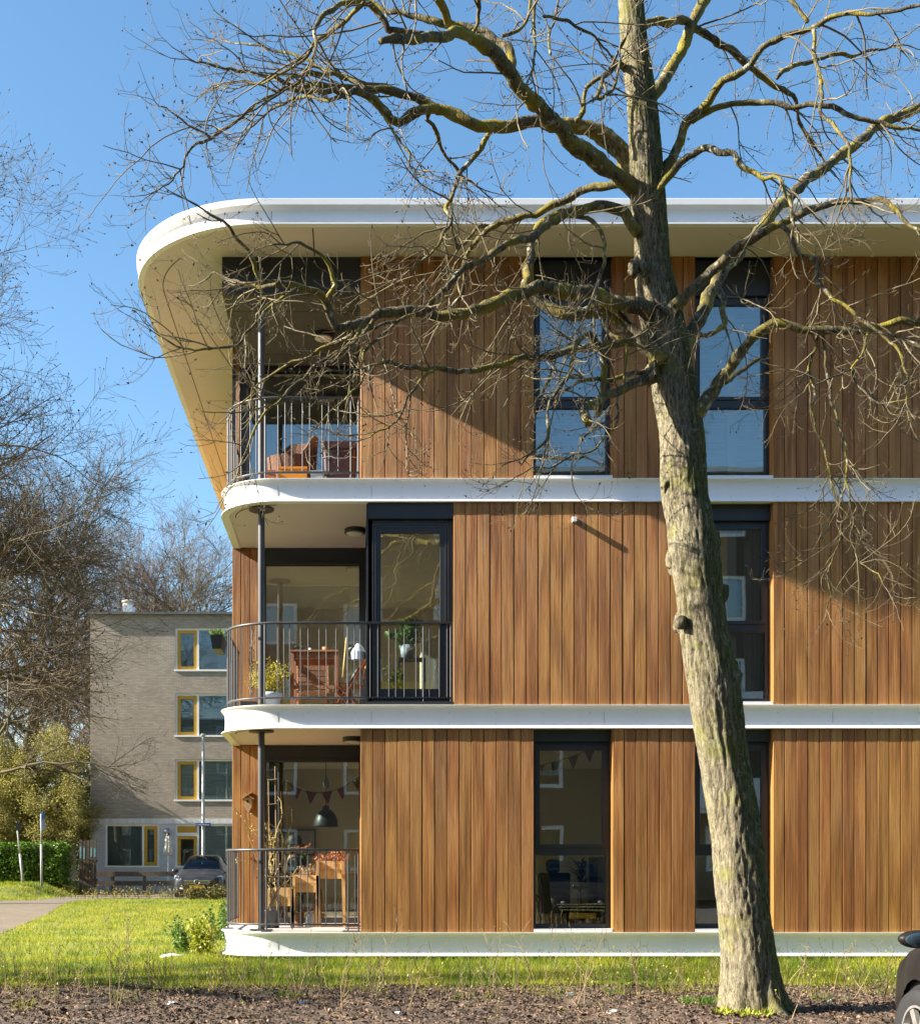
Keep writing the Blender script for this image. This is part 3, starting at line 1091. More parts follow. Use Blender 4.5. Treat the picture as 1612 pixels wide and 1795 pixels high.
def tri_cloud(name, tri, rnd, mat):
    """many loose triangles as one mesh; tri (n,3,3)"""
    n = len(tri)
    me = bpy.data.meshes.new(name)
    me.vertices.add(n * 3)
    me.vertices.foreach_set('co', tri.reshape(-1).astype(np.float32))
    me.loops.add(n * 3)
    me.loops.foreach_set('vertex_index', np.arange(n * 3, dtype=np.int32))
    me.polygons.add(n)
    me.polygons.foreach_set('loop_start', np.arange(0, n * 3, 3, dtype=np.int32))
    me.polygons.foreach_set('loop_total', np.full(n, 3, np.int32))
    me.materials.append(mat)
    me.update(calc_edges=True)
    a = me.attributes.new('rnd', 'FLOAT', 'FACE')
    a.data.foreach_set('value', rnd.astype(np.float32))
    o = bpy.data.objects.new(name, me)
    COL.objects.link(o)
    return o



class Shoots:
    """many thin tapering shoots, grown level by level and meshed in bulk"""

    def __init__(s):
        s.parts = []
        s.ends = []

    def add(s, Q, RR, sides):
        if len(Q):
            s.parts.append((Q, RR, sides))

    def grow(s, pts, rad, g, levels, t0=.15, sides=(5, 4, 3), bud=0.0):
        pts, rad = np.asarray(pts, float), np.asarray(rad, float)
        u = np.linspace(0, len(pts) - 1, 40)
        P_ = np.stack([np.interp(u, np.arange(len(pts)), pts[:, k]) for k in range(3)], 1)[None]
        R_ = np.interp(u, np.arange(len(rad)), rad)[None]
        for lv, L in enumerate(levels):
            m, k = R_.shape
            tot = np.linalg.norm(np.diff(P_, axis=1), axis=2).sum(1)
            tt = t0 if lv == 0 else .12
            n = np.floor(tot * (1 - tt) / L['space'] + g.random(m)).astype(int)
            idx = np.repeat(np.arange(m), n)
            if len(idx) == 0:
                break
            N = len(idx)
            fr = tt + (1 - tt) * g.random(N) ** .9
            f = fr * (k - 1)
            a = np.clip(f.astype(int), 0, k - 2)
            w = (f - a)[:, None]
            p = P_[idx, a] * (1 - w) + P_[idx, a + 1] * w
            r = R_[idx, a] * (1 - w[:, 0]) + R_[idx, a + 1] * w[:, 0]
            t = P_[idx, a + 1] - P_[idx, a]
            t /= np.linalg.norm(t, axis=1)[:, None] + 1e-9
            v = g.normal(size=(N, 3))
            v -= t * (v * t).sum(1)[:, None]
            v /= np.linalg.norm(v, axis=1)[:, None] + 1e-9
            an = np.radians(g.uniform(L.get('lo', 30), L.get('hi', 75), N))[:, None]
            d = t * np.cos(an) + v * np.sin(an)
            ln = L['len'] * g.uniform(.4, 1.15, N) * (1.15 - .5 * fr)
            st = L['steps']
            Q = np.zeros((N, st + 1, 3))
            Q[:, 0] = p
            bend = g.normal(size=(N, 3)) * L['curl'] * .45
            for i in range(st):
                u_ = (i + 1) / st
                d = d + bend + g.normal(size=(N, 3)) * L['curl'] * .6
                d[:, 2] += L['up'] * u_ - L['droop'] * (1 - u_)
                d /= np.linalg.norm(d, axis=1)[:, None]
                Q[:, i + 1] = Q[:, i] + d * (ln / st)[:, None]
            r0 = np.minimum(r * .75, L['r'] * g.uniform(.75, 1.25, N))
            r1 = np.maximum(r0 * .45, L.get('tip', .0012))
            r1 = np.minimum(r1, np.maximum(r0, L.get('tip', .0012)))
            RR = r0[:, None] + (r1 - r0)[:, None] * np.linspace(0, 1, st + 1)[None]
            s.add(Q, RR, sides[min(lv, len(sides) - 1)])
            P_, R_ = Q, RR
        if bud and len(R_):
            kk = g.random(len(P_)) < bud
            s.ends.append(np.stack([P_[kk, -1], P_[kk, -2]], 1))

    def build(s, name, mat, parent):
        o0 = np.array(origin_of(parent))
        V, F, C, off = [], [], [], 0
        gg = np.random.default_rng(1)
        for Q, RR, n in s.parts:
            m, k, _ = Q.shape
            T_ = np.gradient(Q, axis=1)
            T_ /= np.linalg.norm(T_, axis=2)[..., None] + 1e-12
            ref = np.cross(T_.mean(1), gg.normal(size=(m, 3)))
            X = ref[:, None, :] - T_ * (ref[:, None, :] * T_).sum(2)[..., None]
            X /= np.linalg.norm(X, axis=2)[..., None] + 1e-12
            Y = np.cross(T_, X)
            an = np.arange(n) * 2 * PI / n
            ring = Q[:, :, None, :] + RR[:, :, None, None] * (np.cos(an)[None, None, :, None] * X[:, :, None, :] + np.sin(an)[None, None, :, None] * Y[:, :, None, :])
            V.append(ring.reshape(-1, 3) - o0)
            base = off + np.arange(m)[:, None, None] * (k * n) + np.arange(k - 1)[None, :, None] * n
            j = np.arange(n)[None, None, :]
            j2 = (j + 1) % n
            q = np.stack([base + j, base + j2, base + n + j2, base + n + j], -1).reshape(-1, 4)
            F.append(q)
            C.append(np.repeat(gg.random(m), (k - 1) * n))
            off += m * k * n
        V, F, C = np.concatenate(V), np.concatenate(F), np.concatenate(C)
        me = bpy.data.meshes.new(name)
        me.vertices.add(len(V)); me.vertices.foreach_set('co', V.reshape(-1).astype(np.float32))
        me.loops.add(F.size); me.loops.foreach_set('vertex_index', F.reshape(-1).astype(np.int32))
        me.polygons.add(len(F))
        me.polygons.foreach_set('loop_start', np.arange(0, F.size, 4, dtype=np.int32))
        me.polygons.foreach_set('loop_total', np.full(len(F), 4, np.int32))
        me.polygons.foreach_set('use_smooth', np.ones(len(F), bool))
        me.materials.append(mat)
        me.update(calc_edges=True)
        a = me.attributes.new('rnd', 'FLOAT', 'FACE')
        a.data.foreach_set('value', C.astype(np.float32))
        ob = bpy.data.objects.new(name, me)
        COL.objects.link(ob)
        ob.parent = parent
        return stuff(ob)

    def build_buds(s, name, mat, parent, size, multi=1, spread=1.0):
        if not s.ends:
            return None
        gg = np.random.default_rng(2)
        o0 = np.array(origin_of(parent))
        E = np.concatenate(s.ends)
        E = np.repeat(E, multi, axis=0)
        e = E[:, 0] + gg.normal(size=(len(E), 3)) * size * spread * (0 if multi == 1 else 1) - o0
        d = E[:, 0] - E[:, 1]
        d += gg.normal(size=d.shape) * np.linalg.norm(d, axis=1)[:, None] * .4
        d /= np.linalg.norm(d, axis=1)[:, None] + 1e-9
        x = np.cross(d, gg.normal(size=d.shape)); x /= np.linalg.norm(x, axis=1)[:, None] + 1e-9
        y = np.cross(d, x)
        b = (size * gg.uniform(.55, 1.3, len(e)))[:, None]
        pt = [e - d * b * .4, e + x * b * .5, e + y * b * .5, e - x * b * .5, e - y * b * .5, e + d * b * 1.4]
        tr = []
        for f in ((0, 2, 1), (0, 3, 2), (0, 4, 3), (0, 1, 4), (5, 1, 2), (5, 2, 3), (5, 3, 4), (5, 4, 1)):
            tr.append(np.stack([pt[f[0]], pt[f[1]], pt[f[2]]], 1))
        T_ = np.stack(tr, 1).reshape(-1, 3, 3)
        o = tri_cloud(name, T_, np.repeat(gg.random(len(e)), 8), mat)
        o.parent = parent
        return stuff(o)


TY = 10.35          # depth of the trunk
trunk_px = [(1326, 1800, 62), (1323, 1778, 53), (1319, 1752, 50), (1313, 1690, 47), (1306, 1627, 45), (1293, 1500, 43.5), (1282, 1410, 42), (1271, 1340, 41.5), (1257, 1255, 44), (1246, 1180, 43.5),
            (1233, 1106, 40), (1225, 1042, 39.5), (1217, 979, 43), (1209, 915, 39), (1198, 852, 39.5), (1194, 757, 37), (1183, 688, 37), (1172, 620, 35), (1158, 551, 35.5), (1145, 483, 32),
            (1141, 414, 29.5), (1134, 336, 30), (1131, 272, 28), (1124, 182, 25.5), (1113, 91, 23.5), (1105, 0, 21.5), (1098, -150, 18), (1092, -330, 13), (1088, -560, 7), (1080, -760, 3)]
trunk_c = []
for i, (x, y, h) in enumerate(trunk_px):
    Y = TY + (0.25 * math.sin(i * .45) * (i / 30))
    q = P(x, y, Y)
    if i == 0:
        q.z = -.06
    trunk_c.append((q.x, q.y, q.z, h * Y / F_PX))
trunk_s = smooth_path(trunk_c, .045)
tree = thing('bare_tree', 'large leafless tree with a leaning mossy trunk in front of the timber-clad block', 'tree', (trunk_c[1][0], TY, 0))


def bark_relief(pts, ring):
    n = ring.shape[1]
    out = ring.copy()
    for i in range(len(pts)):
        z = pts[i][2]
        for j in range(n):
            d = ring[i, j] - pts[i]
            a = math.atan2(d[1], d[0])
            ca, sa = math.cos(a), math.sin(a)
            k = mnoise.noise(Vector((ca * 1.6, sa * 1.6, z * 1.7 + 9))) * .085
            k += mnoise.noise(Vector((ca * 4.5, sa * 4.5, z * 2.4 + 3))) * .03
            wob = mnoise.noise(Vector((ca * 3, sa * 3, z * 3.1))) * .9
            r1 = abs(mnoise.noise(Vector((ca * 9.5 + wob, sa * 9.5 + wob, z * 2.1 + 30))))
            r2 = abs(mnoise.noise(Vector((ca * 21 + wob * 2, sa * 21, z * 6 + 50))))
            k += -.060 * max(0, 1 - r1 * 5.5) - .032 * max(0, 1 - r2 * 4.5) + .02
            if z < .6:
                k += (1 - max(z, 0) / .6) ** 2.2 * (.10 + .30 * max(0, math.sin(a * 5 + 1.0)))
            out[i, j] = pts[i] + d * (1 + k)
    return out


tb = MB()
trunk_f = smooth_path(trunk_c, .022)
tb.tube(trunk_f[:, :3], trunk_f[:, 3], 110, rfun=bark_relief)
# branch scars, knots and stubs on the trunk
rk = random.Random(3)
for px, py, r, dx, dy in ((1194, 1092, .070, -.155, -.10), (1283, 1185, .085, .15, -.08), (1180, 985, .07, -.15, -.05), (1262, 1040, .065, .13, -.10), (1250, 950, .06, .12, -.08), (1168, 850, .06, -.13, -.08), (1180, 765, .05, .02, -.17), (1215, 905, .06, .08, -.14),
                          (1142, 655, .07, -.10, -.06), (1128, 470, .05, -.03, -.13), (1110, 470, .05, -.08, -.08)):
    c = P(px, py, TY - .05)
    tb.blob((c.x, c.y, c.z), r, rk, 3, rough=.28, sq=(.9, .9, 1.35))
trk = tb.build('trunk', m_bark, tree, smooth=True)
# cut stubs
k = MB()
a = P(1262, 1228, TY - .12); b = P(1290, 1178, TY - .18)
k.tube([a, a.lerp(b, .5) + Vector((.02, -.02, 0)), b], [.10, .075, .06], 12, rfun=None)
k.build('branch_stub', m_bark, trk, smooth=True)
k = MB()
ring_c = P(1199, 1092, TY - .16)
k.lathe([(.050, -.05), (.062, .0), (.052, .022), (.036, .02), (.030, -.01), (.012, -.012)], ring_c + Vector((-.035, -.02, 0)), 14, axis='Y')
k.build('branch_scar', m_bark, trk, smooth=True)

# main limbs traced as (px, py, half width px), with a depth offset at base and tip
LIMBS = [
    # left, upper
    ([(1130, 345, 19), (1098, 322, 17), (1040, 275, 16), (1000, 246, 15.5), (972, 215, 15), (925, 168, 15), (908, 150, 14), (889, 117, 13), (863, 91, 13), (828, 67, 12), (797, 61, 10), (741, 65, 9.5), (698, 69, 9), (667, 72, 8)], 0, -1.9),
    ([(828, 64, 9), (806, 52, 9), (784, 39, 9), (778, 20, 8), (771, 8, 8), (752, -15, 7), (700, -40, 6), (620, -60, 4), (540, -60, 2)], -1.2, -2.6),
    ([(897, 130, 10), (892, 92, 10), (884, 80, 9), (850, 61, 9), (820, 48, 8), (784, 41, 7), (740, 34, 6), (690, 20, 5), (650, 4, 5), (600, -12, 4), (540, -30, 3), (470, -40, 1.5)], -.9, -.2),
    ([(741, 62, 8), (720, 58, 8), (695, 54, 7.5), (682, 48, 7), (676, 33, 7), (663, 20, 7), (637, 5, 6), (598, 6, 5.5), (567, 22, 5), (554, 34, 5), (554, 62, 4), (551, 90, 3.6), (540, 112, 3), (526, 140, 3), (505, 160, 2.5), (470, 180, 2), (430, 200, 1.5)], -1.6, -2.4),
    ([(637, 5, 5), (600, 40, 4.5), (570, 60, 4), (555, 68, 4), (545, 88, 3.5), (530, 108, 3), (490, 128, 2.5), (440, 150, 2), (395, 160, 1.4)], -1.8, -1.0),
    # left, middle long limb
    ([(1112, 318, 20), (1098, 280, 18), (1075, 252, 17), (1039, 231, 15), (1007, 222, 14), (971, 218, 13.5), (925, 213, 12), (880, 224, 12), (828, 217, 11.5), (795, 203, 11), (767, 191, 10.5), (742, 178, 9), (719, 169, 8.5), (676, 160, 8), (640, 156, 7), (611, 152, 6), (576, 152, 5.5), (545, 146, 5), (520, 152, 4.5), (490, 138, 4), (455, 132, 3.4), (420, 122, 3), (385, 118, 2.4), (340, 110, 1.8)], .2, -.9),
    ([(767, 191, 9), (748, 191, 10), (722, 198, 10), (708, 208, 9), (697, 213, 9), (684, 206, 9), (671, 191, 8.5), (655, 176, 8), (637, 165, 7), (618, 158, 6.5), (602, 167, 6), (585, 158, 5.5), (560, 158, 5), (530, 162, 4), (505, 152, 4), (480, 162, 3.6), (461, 172, 3.2), (440, 190, 3), (415, 208, 3), (395, 226, 3), (372, 243, 3.4), (341, 256, 2.8), (328, 274, 2.2), (315, 295, 2), (300, 315, 1.6), (280, 330, 1.2)], -.3, -1.5),
    ([(505, 155, 4), (502, 140, 4), (520, 128, 4), (545, 125, 4), (575, 128, 4.5), (600, 136, 4.5), (640, 146, 4)], -.7, -.3),
    ([(640, 156, 5), (600, 130, 4), (560, 115, 3.4), (520, 98, 3), (480, 88, 2.6), (440, 78, 2.2), (400, 75, 1.5)], -.5, .3),
    ([(600, 167, 4.4), (575, 176, 4), (545, 172, 3.6), (520, 168, 3.2), (500, 178, 3), (470, 196, 2.4), (440, 220, 2), (420, 240, 1.4)], -.6, .2),
    ([(372, 243, 2.6), (355, 234, 2.2), (340, 222, 2), (320, 212, 1.8), (300, 196, 1.5), (280, 190, 1.2)], -1.3, -1.7),
    ([(860, 230, 6), (850, 246, 6), (841, 260, 5.6), (828, 276, 5), (815, 291, 5), (803, 314, 4.6), (793, 334, 4.4), (786, 352, 4.2), (784, 369, 4), (793, 382, 4), (788, 395, 3.6), (780, 406, 3.4), (765, 430, 3), (741, 456, 2.6), (715, 470, 2)], -.1, -.8),
    ([(752, 196, 5), (748, 212, 4.5), (758, 219, 4.2), (765, 236, 4), (771, 252, 3.4), (785, 272, 3), (802, 295, 3), (812, 312, 2.6), (835, 328, 1.8)], -.3, .3),
    ([(671, 195, 4), (680, 220, 3), (700, 244, 2.6), (715, 268, 2.4), (722, 290, 2), (740, 310, 1.6)], -.4, -.9),
    # lower left pair at roof height
    ([(1120, 410, 13), (1102, 386, 11), (1093, 368, 10), (1062, 361, 9.5), (1025, 363, 9), (989, 375, 9), (955, 398, 8), (929, 415, 8), (899, 423, 7.5), (873, 434, 7), (842, 458, 6.6), (816, 471, 6), (790, 493, 5.4), (764, 523, 4.6), (734, 545, 4), (700, 556, 3.4), (660, 575, 2.6), (625, 592, 2)], 0, -1.0),
    ([(1110, 326, 11), (1084, 322, 8.5), (1053, 327, 8), (1020, 336, 7.5), (994, 347, 7.4), (953, 368, 7), (903, 386, 6.6), (880, 389, 6), (860, 400, 5.6), (845, 413, 5.2), (829, 428, 5), (816, 454, 4.4), (812, 497, 4), (804, 520, 3.6), (794, 532, 3), (775, 560, 2)], .3, 1.1),
    ([(860, 398, 5), (842, 395, 4.4), (828, 405, 4), (818, 420, 3.6), (800, 432, 3), (793, 390, 2.4)], .9, .5),
    ([(989, 372, 7), (965, 382, 8), (948, 395, 8), (938, 415, 8), (929, 440, 8), (926, 470, 8.4), (920, 500, 9), (918, 516, 9)], 0, -.3),
    ([(953, 392, 5), (970, 384, 4.5), (993, 376, 4.5), (1020, 380, 4.5), (1046, 397, 4.5), (1058, 418, 4.2), (1060, 440, 4), (1059, 467, 4), (1047, 500, 4), (1046, 541, 4), (1056, 566, 4), (1072, 588, 4.2), (1098, 597, 4.5)], -.2, -.5),
    # the big lichen-yellow limb across the top floor
    ([(1140, 545, 18), (1116, 536, 17), (1081, 530, 15), (1046, 519, 14), (994, 512, 13.5), (951, 504, 13), (925, 510, 13), (890, 519, 12), (855, 536, 11.5), (803, 551, 11), (751, 549, 11), (703, 547, 10.5), (670, 553, 10), (647, 560, 10), (620, 570, 9.5), (603, 575, 9), (588, 577, 8), (580, 550, 7), (571, 528, 7), (548, 511, 7), (520, 505, 6.4), (488, 494, 6), (462, 491, 5), (448, 474, 5), (440, 451, 4.6), (425, 428, 4), (412, 412, 3.6), (403, 400, 3.2), (388, 386, 3), (365, 377, 2.4), (343, 363, 2), (325, 350, 1.4)], 0, -1.5),
    ([(571, 528, 5), (580, 508, 5), (588, 496, 5), (580, 476, 4), (568, 457, 4), (550, 440, 3), (531, 423, 2.8), (505, 428, 2.2), (470, 436, 1.6)], -1.0, -1.4),
    ([(520, 506, 4.4), (495, 522, 4), (471, 537, 3.6), (455, 555, 3.2), (440, 572, 3), (420, 600, 2.8), (390, 610, 2.4), (350, 613, 2.2), (320, 611, 2), (295, 600, 1.7), (270, 585, 1.2)], -1.2, -2.0),
    ([(488, 496, 4), (462, 503, 4), (440, 497, 3.6), (405, 488, 3), (380, 478, 2.2), (355, 490, 1.6)], -1.3, -.8),
    ([(640, 562, 5), (622, 590, 4.6), (603, 606, 4.4), (580, 622, 4), (555, 640, 3.6), (530, 660, 3.2), (500, 690, 3), (470, 715, 2.6), (450, 745, 2.2), (430, 790, 1.8), (420, 825, 1.5), (405, 850, 1.2)], -.9, -1.7),
    ([(655, 560, 4.4), (640, 580, 4), (610, 590, 4), (575, 605, 3.6), (540, 625, 3), (505, 640, 2.6), (470, 660, 2.2), (440, 690, 1.8), (410, 720, 1.4)], -.9, -.3),
    ([(700, 560, 4), (680, 580, 3.6), (660, 592, 3.4), (638, 620, 3), (635, 660, 2.6), (615, 690, 2.2), (580, 720, 1.8), (555, 750, 1.2)], -.7, -1.4),
    # lower curved limb and long thin ones
    ([(1160, 640, 20), (1140, 612, 18), (1120, 593, 17), (1100, 572, 16), (1085, 558, 16), (1068, 547, 15), (1050, 543, 14), (1020, 548, 13), (994, 551, 13), (972, 544, 12), (955, 536, 11), (938, 523, 10), (926, 512, 9)], 0, .1),
    ([(1112, 600, 9), (1098, 600, 8), (1072, 604, 7.5), (1045, 606, 7.5), (1020, 610, 7.4), (972, 619, 7), (925, 630, 6.6), (895, 634, 6.2), (864, 640, 6), (830, 649, 5.4), (803, 653, 5), (775, 648, 5), (751, 651, 5), (730, 644, 4.4), (708, 643, 4), (680, 636, 3.4), (655, 640, 3), (620, 648, 2.4), (580, 652, 2)], -.1, -1.3),
    ([(760, 650, 4), (740, 662, 3.6), (722, 690, 3), (706, 720, 2.4), (680, 745, 2), (650, 765, 1.4)], -1.0, -1.3),
    ([(1146, 655, 13), (1138, 662, 11), (1116, 671, 10), (1094, 680, 9.5), (1072, 688, 9.5), (1056, 695, 9), (1042, 703, 9), (1031, 710, 9), (1027, 720, 9), (1031, 738, 9)], 0, -.7),
    ([(1138, 652, 6), (1129, 651, 5.5), (1110, 654, 5), (1090, 662, 4.6), (1068, 664, 4.4), (1046, 664, 4), (1028, 668, 3.6), (1014, 670, 3)], -.05, -.55),
    ([(1048, 730, 6.5), (1052, 705, 6.5), (1059, 677, 6.5), (1063, 655, 6), (1058, 630, 5.6), (1050, 610, 5.4), (1040, 596, 5.4), (1030, 587, 5.4), (1020, 589, 5), (1012, 598, 4.6), (1004, 620, 4.4), (998, 645, 4), (990, 662, 4), (980, 680, 3.6), (972, 692, 3.4), (964, 705, 3), (962, 740, 3), (960, 765, 2.8), (945, 785, 2.4), (930, 795, 2)], -.35, -.9),
    ([(1098, 598, 3), (1096, 640, 3), (1090, 670, 2.8), (1082, 700, 2.6), (1079, 735, 2.4), (1070, 760, 2.2), (1040, 785, 2), (1005, 800, 1.8), (970, 815, 1.6), (930, 822, 1.4), (900, 840, 1.2)], -.5, -.8),
    # right side
    ([(1140, 170, 13), (1157, 150, 12.5), (1175, 123, 12), (1193, 86, 11.5), (1211, 45, 11), (1230, 14, 11), (1248, -20, 10), (1262, -80, 8), (1290, -150, 6), (1310, -230, 3)], 0, .8),
    ([(1122, 46, 9), (1150, 38, 8), (1171, 39, 8), (1202, 34, 7.5), (1218, 44, 7.4), (1230, 54, 7), (1257, 75, 7), (1278, 90, 6.6), (1298, 107, 6.4), (1316, 120, 6), (1334, 132, 5.6), (1370, 154, 5), (1385, 166, 4.4), (1393, 177, 4), (1400, 213, 3.6), (1412, 236, 3.2), (1425, 254, 2.8), (1440, 275, 2)], 0, 1.3),
    ([(1142, 345, 13), (1152, 322, 11), (1160, 304, 10.5), (1175, 280, 10), (1186, 256, 9.5), (1195, 236, 9), (1205, 218, 8.6), (1216, 204, 8.2), (1239, 177, 8), (1250, 160, 7.6), (1265, 144, 7.4), (1285, 136, 7), (1302, 127, 7), (1316, 113, 6.6), (1325, 98, 6.4), (1335, 82, 6), (1348, 73, 6), (1366, 65, 6), (1384, 59, 5.6), (1405, 54, 5.4), (1425, 48, 5), (1445, 37, 5), (1470, 28, 4.6), (1516, 27, 4), (1561, 22, 3.6), (1612, 8, 3), (1680, -10, 2)], 0, -1.2),
    ([(1212, 212, 6), (1234, 200, 6), (1252, 191, 5.8), (1271, 186, 5.6), (1300, 181, 5.4), (1334, 179, 5.2), (1360, 183, 5), (1389, 186, 5), (1415, 183, 5), (1439, 184, 5), (1460, 188, 4.8), (1475, 193, 4.6), (1495, 203, 4.4), (1516, 210, 4.2), (1540, 215, 4), (1561, 222, 4), (1578, 230, 3.6), (1592, 228, 3), (1612, 232, 2.6), (1680, 250, 2)], -.2, -.6),
    ([(1425, 50, 4), (1430, 91, 4), (1434, 115, 4), (1440, 140, 4), (1441, 195, 3.8), (1452, 210, 3.6), (1466, 227, 3.4), (1478, 245, 3.2), (1489, 263, 3), (1492, 290, 2.8), (1493, 318, 2.6), (1496, 345, 2)], -.7, -1.2),
    ([(1361, 136, 4.6), (1375, 124, 4.6), (1394, 113, 4.4), (1420, 108, 4), (1448, 98, 4), (1470, 96, 3.8), (1493, 98, 3.4), (1512, 90, 3), (1529, 86, 2.6), (1570, 80, 2)], 1.0, 1.4),
    ([(1416, 38, 3.6), (1400, 20, 4), (1380, 0, 4), (1360, -30, 5), (1300, -90, 6), (1200, -130, 7), (1108, -110, 9)], -.6, -.1),
    ([(1142, 350, 11), (1152, 332, 8), (1163, 314, 7.6), (1175, 300, 7.4), (1188, 287, 7), (1202, 277, 7), (1222, 268, 7), (1239, 261, 7), (1252, 264, 6.6), (1266, 268, 6.6), (1289, 272, 6), (1298, 286, 5.6), (1311, 295, 5), (1325, 307, 4.6), (1339, 313, 4.6), (1355, 310, 4), (1368, 314, 4), (1374, 335, 3.6), (1380, 354, 3.4), (1389, 381, 3), (1396, 400, 2.4)], -.1, -1.0),
    ([(1162, 552, 14), (1187, 531, 12), (1200, 519, 11), (1214, 507, 11), (1238, 479, 10.5), (1265, 459, 10), (1283, 446, 9.6), (1300, 431, 9.4), (1331, 411, 9), (1361, 394, 8.4), (1395, 378, 8), (1425, 368, 7.4), (1450, 362, 7), (1470, 354, 6.6), (1500, 348, 6.2), (1530, 348, 6), (1552, 354, 5.6), (1566, 366, 5), (1580, 385, 4.4), (1600, 400, 3.6), (1640, 410, 2.4)], 0, -.9),
    ([(1196, 618, 17), (1207, 592, 15), (1220, 570, 14), (1231, 551, 13.5), (1240, 528, 13), (1246, 507, 12.6), (1256, 486, 12), (1283, 459, 11), (1310, 425, 10.6), (1352, 377, 10.5), (1378, 350, 10.5), (1402, 327, 10.5), (1443, 295, 10), (1484, 263, 10), (1510, 241, 9.6), (1534, 222, 9.4), (1566, 206, 9), (1612, 188, 9), (1660, 160, 8), (1720, 140, 6), (1800, 120, 3)], .15, 2.6),
    ([(1254, 492, 7), (1262, 510, 6.4), (1266, 540, 6), (1270, 562, 5.6), (1260, 578, 5), (1246, 584, 4.6), (1232, 590, 4)], .3, -.4),
    ([(1204, 735, 22), (1222, 718, 18), (1231, 707, 15), (1242, 695, 13.5), (1252, 685, 13), (1262, 670, 12), (1272, 654, 11.5), (1284, 636, 11), (1296, 620, 10.5), (1306, 605, 10), (1317, 592, 10), (1328, 581, 9.6), (1341, 572, 9.4), (1355, 566, 9), (1370, 565, 8.6), (1402, 573, 8.2), (1437, 578, 8), (1488, 579, 8), (1514, 578, 7.8), (1539, 575, 7.6), (1574, 567, 7.4), (1612, 563, 7), (1670, 556, 5.6), (1740, 540, 3)], 0, -.5),
    ([(1368, 394, 5), (1380, 404, 4.6), (1389, 418, 4.5), (1402, 442, 4.4), (1418, 446, 4.4), (1427, 454, 4.4), (1431, 470, 4.4), (1433, 486, 4.4), (1443, 502, 4.2), (1454, 514, 4), (1466, 526, 4), (1481, 534, 3.8), (1496, 548, 3.6), (1509, 561, 3.6), (1525, 573, 3.4), (1539, 582, 3.2), (1558, 600, 3), (1574, 616, 2.8), (1583, 640, 2.6), (1592, 664, 2.4), (1588, 680, 2), (1585, 700, 1.8)], -.6, -1.2),
    ([(1540, 582, 3), (1570, 590, 2.8), (1600, 600, 2.6), (1640, 610, 2)], -1.1, -1.4),
    ([(1433, 580, 3.4), (1430, 605, 3), (1420, 633, 3), (1418, 660, 2.8), (1423, 690, 2.6), (1422, 722, 2.4), (1426, 740, 2.4), (1430, 757, 2.2), (1440, 780, 2.2), (1447, 798, 2), (1455, 830, 2), (1456, 850, 1.8), (1470, 880, 1.6), (1494, 910, 1.4), (1498, 930, 1.2)], -.2, -.6),
    ([(1441, 582, 3.6), (1446, 620, 3.2), (1450, 671, 3), (1454, 700, 2.8), (1461, 722, 2.6), (1472, 752, 2.6), (1485, 781, 2.4), (1484, 810, 2.2), (1481, 838, 2), (1478, 860, 1.8), (1472, 890, 1.7), (1468, 920, 1.6), (1470, 950, 1.5), (1456, 985, 1.4), (1451, 1010, 1.3), (1455, 1040, 1.2), (1450, 1065, 1)], -.2, -.9),
    ([(1481, 842, 1.8), (1490, 870, 1.7), (1494, 900, 1.6), (1492, 935, 1.5), (1498, 970, 1.4), (1506, 988, 1.3), (1520, 996, 1.2), (1538, 1004, 1.1), (1552, 1030, 1)], -.7, -1.2),
    ([(1522, 579, 3), (1515, 605, 2.8), (1505, 630, 2.6), (1491, 647, 2.6), (1498, 665, 2.4), (1512, 685, 2.2), (1529, 705, 2), (1560, 708, 1.8), (1590, 700, 1.5)], -.4, -.8),
    ([(1491, 648, 2.2), (1470, 656, 2), (1445, 662, 1.8), (1425, 672, 1.6), (1400, 690, 1.3)], -.5, -.9),
    # short crooked ones by the upper trunk
    ([(1110, 160, 7), (1105, 140, 6.5), (1098, 123, 6.4), (1088, 115, 6), (1078, 112, 5), (1068, 122, 4.6), (1060, 134, 4.4), (1053, 152, 4.2), (1047, 174, 4)], -.1, -.6),
    ([(1008, 212, 5), (1016, 205, 5), (1023, 192, 5), (1026, 172, 4.6), (1032, 153, 4.4), (1042, 140, 4), (1054, 127, 3.6), (1072, 110, 3), (1082, 90, 2.4)], -.2, -.4),
    ([(1048, 172, 3.6), (1062, 166, 3.6), (1074, 158, 3.4), (1080, 146, 3), (1084, 130, 2.6)], -.5, -.5),
    ([(940, -10, 3.6), (938, 20, 3.4), (936, 60, 3.2), (934, 95, 3), (930, 130, 2.4)], -.8, -.8),
    ([(952, 28, 3), (990, 35, 3), (1020, 50, 2.8), (1045, 72, 2.4), (1060, 85, 2)], -.8, -.3),
    ([(880, 62, 3.6), (900, 60, 3.6), (920, 45, 3.4), (932, 20, 3), (928, -20, 3)], -.9, -.8),
    ([(828, 60, 4), (836, 40, 4), (840, 15, 4), (838, -20, 3)], -1.2, -1.4),
    ([(965, 95, 2.6), (962, 60, 2.6), (975, 20, 2.4), (985, -30, 2)], .4, .7),
]
g = np.random.default_rng(12)
twl, twr = Shoots(), Shoots()
LV = [dict(space=.185, len=.92, r=.0072, curl=.17, up=.06, droop=.10, steps=9, lo=25, hi=70),
      dict(space=.14, len=.40, r=.0038, curl=.20, up=.16, droop=.06, steps=6, lo=25, hi=65),
      dict(space=.075, len=.15, r=.0026, curl=.22, up=.28, droop=.0, steps=4, lo=25, hi=65)]
